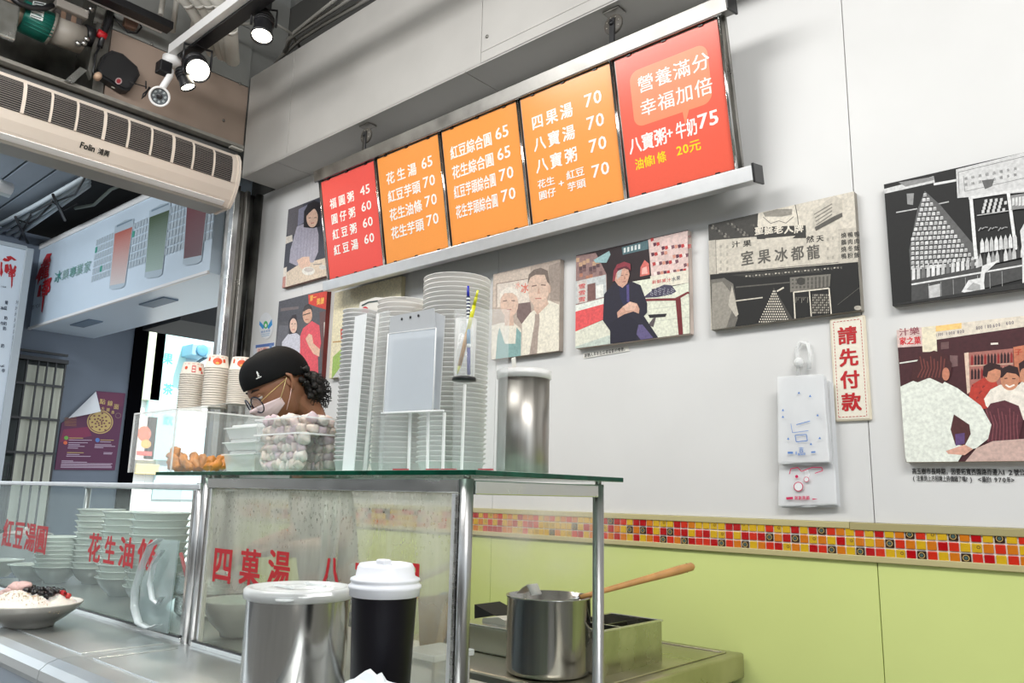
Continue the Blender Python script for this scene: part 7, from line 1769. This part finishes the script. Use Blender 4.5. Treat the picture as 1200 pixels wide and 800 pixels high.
# round glasses, slid down the nose
gm = mat('dark_blue_metal', rgb(36, 40, 62), .25, .6)
for s_ in (-1, 1):
    c = Vector((s_*.036, .112, -.014)); pts = [hp(c.x+.029*math.cos(2*PI*k/28), c.y-.010*abs(c.x+.029*math.cos(2*PI*k/28))/.05, c.z+.028*math.sin(2*PI*k/28)) for k in range(29)]
    MB().tube(pts, .0023, 8, cap=False).build('glasses_rim', gm, per)
    vs = [hp(c.x+.028*math.cos(2*PI*k/28), c.y-.010*abs(c.x+.028*math.cos(2*PI*k/28))/.05, c.z+.027*math.sin(2*PI*k/28)) for k in range(28)]
    MB().add(vs, [tuple(range(28))]).build('glasses_lens', clear('lens_%d' % s_, (.94, .96, 1), .10, .03, .5), per)
    MB().tube([hp(s_*.065, .100, -.008), hp(s_*.080, .060, .002), hp(s_*.081, .0, .012)], .0013, 6).build('glasses_temple', flat(rgb(200, 176, 110), .3), per)
MB().tube([hp(-.0075, .112, -.012), hp(0, .116, -.008), hp(.0075, .112, -.012)], .0015, 6).build('glasses_bridge', gm, per)
# ------------------------------------------------------------------ stove table, pots
TBZ = -.44
tx1 = at(875, 764, Z=TBZ).x; ty1 = WY-.02; ty0 = 1.54
tb = thing('stove_table', 'olive grey steel work table standing against the green wall', 'table', ((-1.9+tx1)/2, 1.9, 0))
tsteel = mat('greasy_table_steel', (.50, .47, .38), .34, 1, .2, 8, rough_var=.1)
MB().box(-2.0, ty0, CZ+TBZ-.07, tx1, ty1, CZ+TBZ, bev=.006).build('worktop', tsteel, tb)
MB().box(-1.96, ty1-.05, CZ+TBZ, tx1-.035, ty1-.042, CZ+TBZ+.004, bev=.002).build('pressed_rim', tsteel, tb)
MB().box(tx1-.043, ty0+.03, CZ+TBZ, tx1-.035, ty1-.052, CZ+TBZ+.004, bev=.002).build('pressed_rim', tsteel, tb)
MB().box(-1.98, ty0+.02, .1, tx1-.03, ty1-.02, CZ+TBZ-.0705).build('cabinet', steel_dark, tb)
for x in (-1.95, tx1-.06):
    for y in (ty0+.05, ty1-.05): MB().tube([(x, y, 0), (x, y, .099)], .02, 10).build('leg', steel, tb)
ZT = CZ+TBZ
# big pot
Yp_ = 1.66; rp_ = width_r(594, 692, 720, Yp_); cx = at(643, 720, Y=Yp_).x; zp = at(643, 697, Y=Yp_).z
pt = thing('stock_pot', 'big steaming steel pot on the work table behind the rear post', 'pot', (cx, Yp_, ZT))
MB().lathe([(0, 0), (rp_-.012, 0), (rp_-.003, .006), (rp_, .018), (rp_, zp-ZT-.006), (rp_+.003, zp-ZT-.003), (rp_+.003, zp-ZT), (rp_-.002, zp-ZT), (rp_-.003, .02), (rp_-.014, .006), (0, .005)], 64, c=(cx, Yp_, ZT)).build('body', mat('pot_steel', (.44, .44, .43), .19, 1, .2, 8, stretch=(6, 6, .3), rough_var=.07), pt)
MB().lathe([(0, 0), (rp_-.004, 0)], 40, c=(cx, Yp_, zp-.045)).build('soup', flat(rgb(120, 84, 56), .1), pt)
q = at(627, 690, Y=Yp_-.03)
tag(ribbon([q+Vector((-.03, .0, -.012)), q+Vector((-.01, 0, .004)), q+Vector((.005, 0, .012)), q+Vector((.02, 0, -.012))], .04, .003).build('bag_corner', bagm), 'clear plastic bag corner sticking out of the big pot', 'bag')
# ladle with wooden handle
a, b = at(700, 694, Y=1.74), at(813, 663, Y=1.98)
ld = thing('wooden_ladle', 'long wooden handled ladle resting across the big pot', 'ladle', tuple(a))
a0 = Vector((cx, Yp_, zp-.02))
d = (b-a).normalized(); wood = mat('ladle_wood', rgb(206, 152, 92), .5, 0, .25, 14, stretch=(1, 1, 1))
pts = [a-d*.05, a, a.lerp(b, .5), a.lerp(b, .85), b-d*.006, b]
MB().tube(pts, [.006, .0065, .009, .012, .011, .006], 14).build('handle', wood, ld)
MB().tube([a0+Vector((.02, .02, 0)), a-d*.05], .004, 8).build('shank', steel, ld)
MB().lathe([(0, -.028), (.02, -.024), (.034, -.012), (.038, 0), (.036, 0), (.03, -.012), (0, -.026)], 24, c=(a0.x+.01, a0.y+.01, a0.z-.015)).build('scoop', steel, ld)
MB().lathe([(0, 0), (.003, 0), (.003, .024), (0, .024)], 8, M=Matrix.Translation(b-d*.022+Vector((0, 0, -.012)))).build('hang_hole', flat(rgb(120, 70, 40)), ld)
# divided steel box
bxd = thing('divided_box', 'rectangular steel box with black divided compartments on the work table', 'container', tuple(at(740, 780, Z=TBZ)))
f1 = at(708, 793, Z=TBZ); f2 = at(774.5, 774.3, Z=TBZ); hb = at(774.5, 727.5, X=f2.x).z-ZT
x1 = (f1.x+f2.x)/2; y0, y1 = f1.y, f2.y; x0 = x1-.17
sb = mat('box_steel', (.46, .45, .40), .26, 1, .3, 12, rough_var=.1)
w_ = .003
for nm, bb in (('side', (x1-w_, y0, ZT, x1, y1, ZT+hb)), ('side', (x0, y0, ZT, x0+w_, y1, ZT+hb)), ('end', (x0+w_, y0, ZT, x1-w_, y0+w_, ZT+hb)), ('end', (x0+w_, y1-w_, ZT, x1-w_, y1, ZT+hb)), ('base', (x0+w_, y0+w_, ZT, x1-w_, y1-w_, ZT+.004))): MB().box(*bb).build(nm, sb, bxd)
rm = MB(); e = .004
for bb in ((x0-e, y0-e, x1+e, y0+.006), (x0-e, y1-.006, x1+e, y1+e), (x0-e, y0+.006, x0+.006, y1-.006), (x1-.006, y0+.006, x1+e, y1-.006)): rm.box(bb[0], bb[1], ZT+hb, bb[2], bb[3], ZT+hb+.005, 0, .0015)
rm.build('rim', steel_h, bxd)
MB().box(x0+.006, lerp(y0, y1, .40), ZT+.0045, x1-.006, lerp(y0, y1, .42), ZT+hb, bev=.001).build('divider', steel_h, bxd); MB().box(lerp(x0, x1, .5)-.001, lerp(y0, y1, .425), ZT+.0045, lerp(x0, x1, .5)+.001, y1-w_-.001, ZT+hb-.004).build('divider', sb, bxd)
MB().box(x0+.004, y0+.004, ZT+.0045, x1-.004, lerp(y0, y1, .398), ZT+hb*.6).build('black_insert', black, bxd)
MB().box(x0+.004, lerp(y0, y1, .425), ZT+.0045, lerp(x0, x1, .49), y1-.005, ZT+hb*.45).build('black_insert', black, bxd)
# things between the posts at the left of the pot
p1 = at(580, 785, Z=TBZ); sbx = thing('steel_tray', 'small steel tray holding a folded bag left of the big pot', 'tray', (p1.x, p1.y, ZT))
xx0, xx1 = at(540, 770, Y=1.72).x, at(599, 770, Y=1.72).x; zz = at(590, 737, Y=1.72).z
m = MB(); m.box(xx0, 1.72, ZT, xx1, 1.86, zz, bev=.006).build('body', mat('plain_tray_steel', (.6, .59, .55), .33, 1, .04, 6), sbx)
MB().box(xx0-.01, 1.71, zz+.0002, xx1+.012, 1.87, zz+.003, bev=.001).build('rim', steel_h, sbx)
q = at(578, 732, Y=1.76); tag(MB().prism([at(562, 737, Y=1.76), at(566, 724, Y=1.76), at(584, 723, Y=1.76), at(592, 727, Y=1.76), at(592, 736, Y=1.76)], (0, .07, 0)).build('folded_bag', clear('bag_film', (.92, .92, .88), .6, .3, .9)), 'folded translucent plastic bag on the small steel tray', 'bag')
tag(MB().prism([at(556, 708, Y=1.92), at(600, 732, Y=1.92), at(598, 752, Y=1.92), at(556, 742, Y=1.92)], (0, .12, 0)).build('black_lid', black_matt), 'black slanting lid edge between the post and the big pot', 'tray')  # the black lid, built as a slanting block
cz = at(588, 725, Y=2.05); tag(MB().box(at(574, 725, Y=2.07).x, 2.05, ZT, at(600, 725, Y=2.07).x, 2.12, at(590, 722, Y=2.05).z, bev=.01).build('paper_packet', mat('brown_white_packet', rgb(206, 176, 150), .6, 0, .3, 30)), 'brown and white paper packet behind the black lid', 'packet')
bks = MB().box(-2.0, ty1-.012, ZT, at(596, 706, Y=ty1-.012).x, ty1-.002, at(590, 707, Y=ty1-.012).z, bev=.004).build('splashback', flat(rgb(206, 206, 196), .35)); tag(bks, 'low pale splashback panel against the green wall left of the pot', 'panel')
# steam over the pot
vol = bpy.data.materials.new('steam'); vol.use_nodes = True; nt = vol.node_tree; nt.nodes.remove(nt.nodes['Principled BSDF'])
vs_ = nt.nodes.new('ShaderNodeVolumeScatter'); vs_.inputs['Color'].default_value = (1, 1, 1, 1)
tc = nt.nodes.new('ShaderNodeTexCoord'); nz = nt.nodes.new('ShaderNodeTexNoise'); nz.inputs['Scale'].default_value = 2.2; nz.inputs['Detail'].default_value = 3
gr_ = nt.nodes.new('ShaderNodeTexGradient'); gr_.gradient_type = 'SPHERICAL'
mpp = nt.nodes.new('ShaderNodeMapping'); mpp.inputs['Location'].default_value = (0, 0, 0)
nt.links.new(tc.outputs['Object'], nz.inputs['Vector']); nt.links.new(tc.outputs['Object'], mpp.inputs[0]); nt.links.new(mpp.outputs[0], gr_.inputs[0])
r1 = nt.nodes.new('ShaderNodeMapRange'); r1.inputs[1].default_value = .40; r1.inputs[2].default_value = .66; r1.inputs[4].default_value = 1
nt.links.new(nz.outputs[0], r1.inputs[0])
m1 = nt.nodes.new('ShaderNodeMath'); m1.operation = 'MULTIPLY'; nt.links.new(r1.outputs[0], m1.inputs[0]); nt.links.new(gr_.outputs[0], m1.inputs[1])
m2_ = nt.nodes.new('ShaderNodeMath'); m2_.operation = 'MULTIPLY'; m2_.inputs[1].default_value = 5; nt.links.new(m1.outputs[0], m2_.inputs[0]); nt.links.new(m2_.outputs[0], vs_.inputs['Density'])
nt.links.new(vs_.outputs[0], nt.nodes['Material Output'].inputs['Volume'])
st = ball((0, 0, 0), 1, 20, 12).mesh('steam', vol)
so = inst('steam', st, (cx-.10, Yp_+.05, zp+.16), scale=(.34, .20, .20)); tag(so, 'thin white steam rising left of and above the big pot', 'steam', kind='stuff')
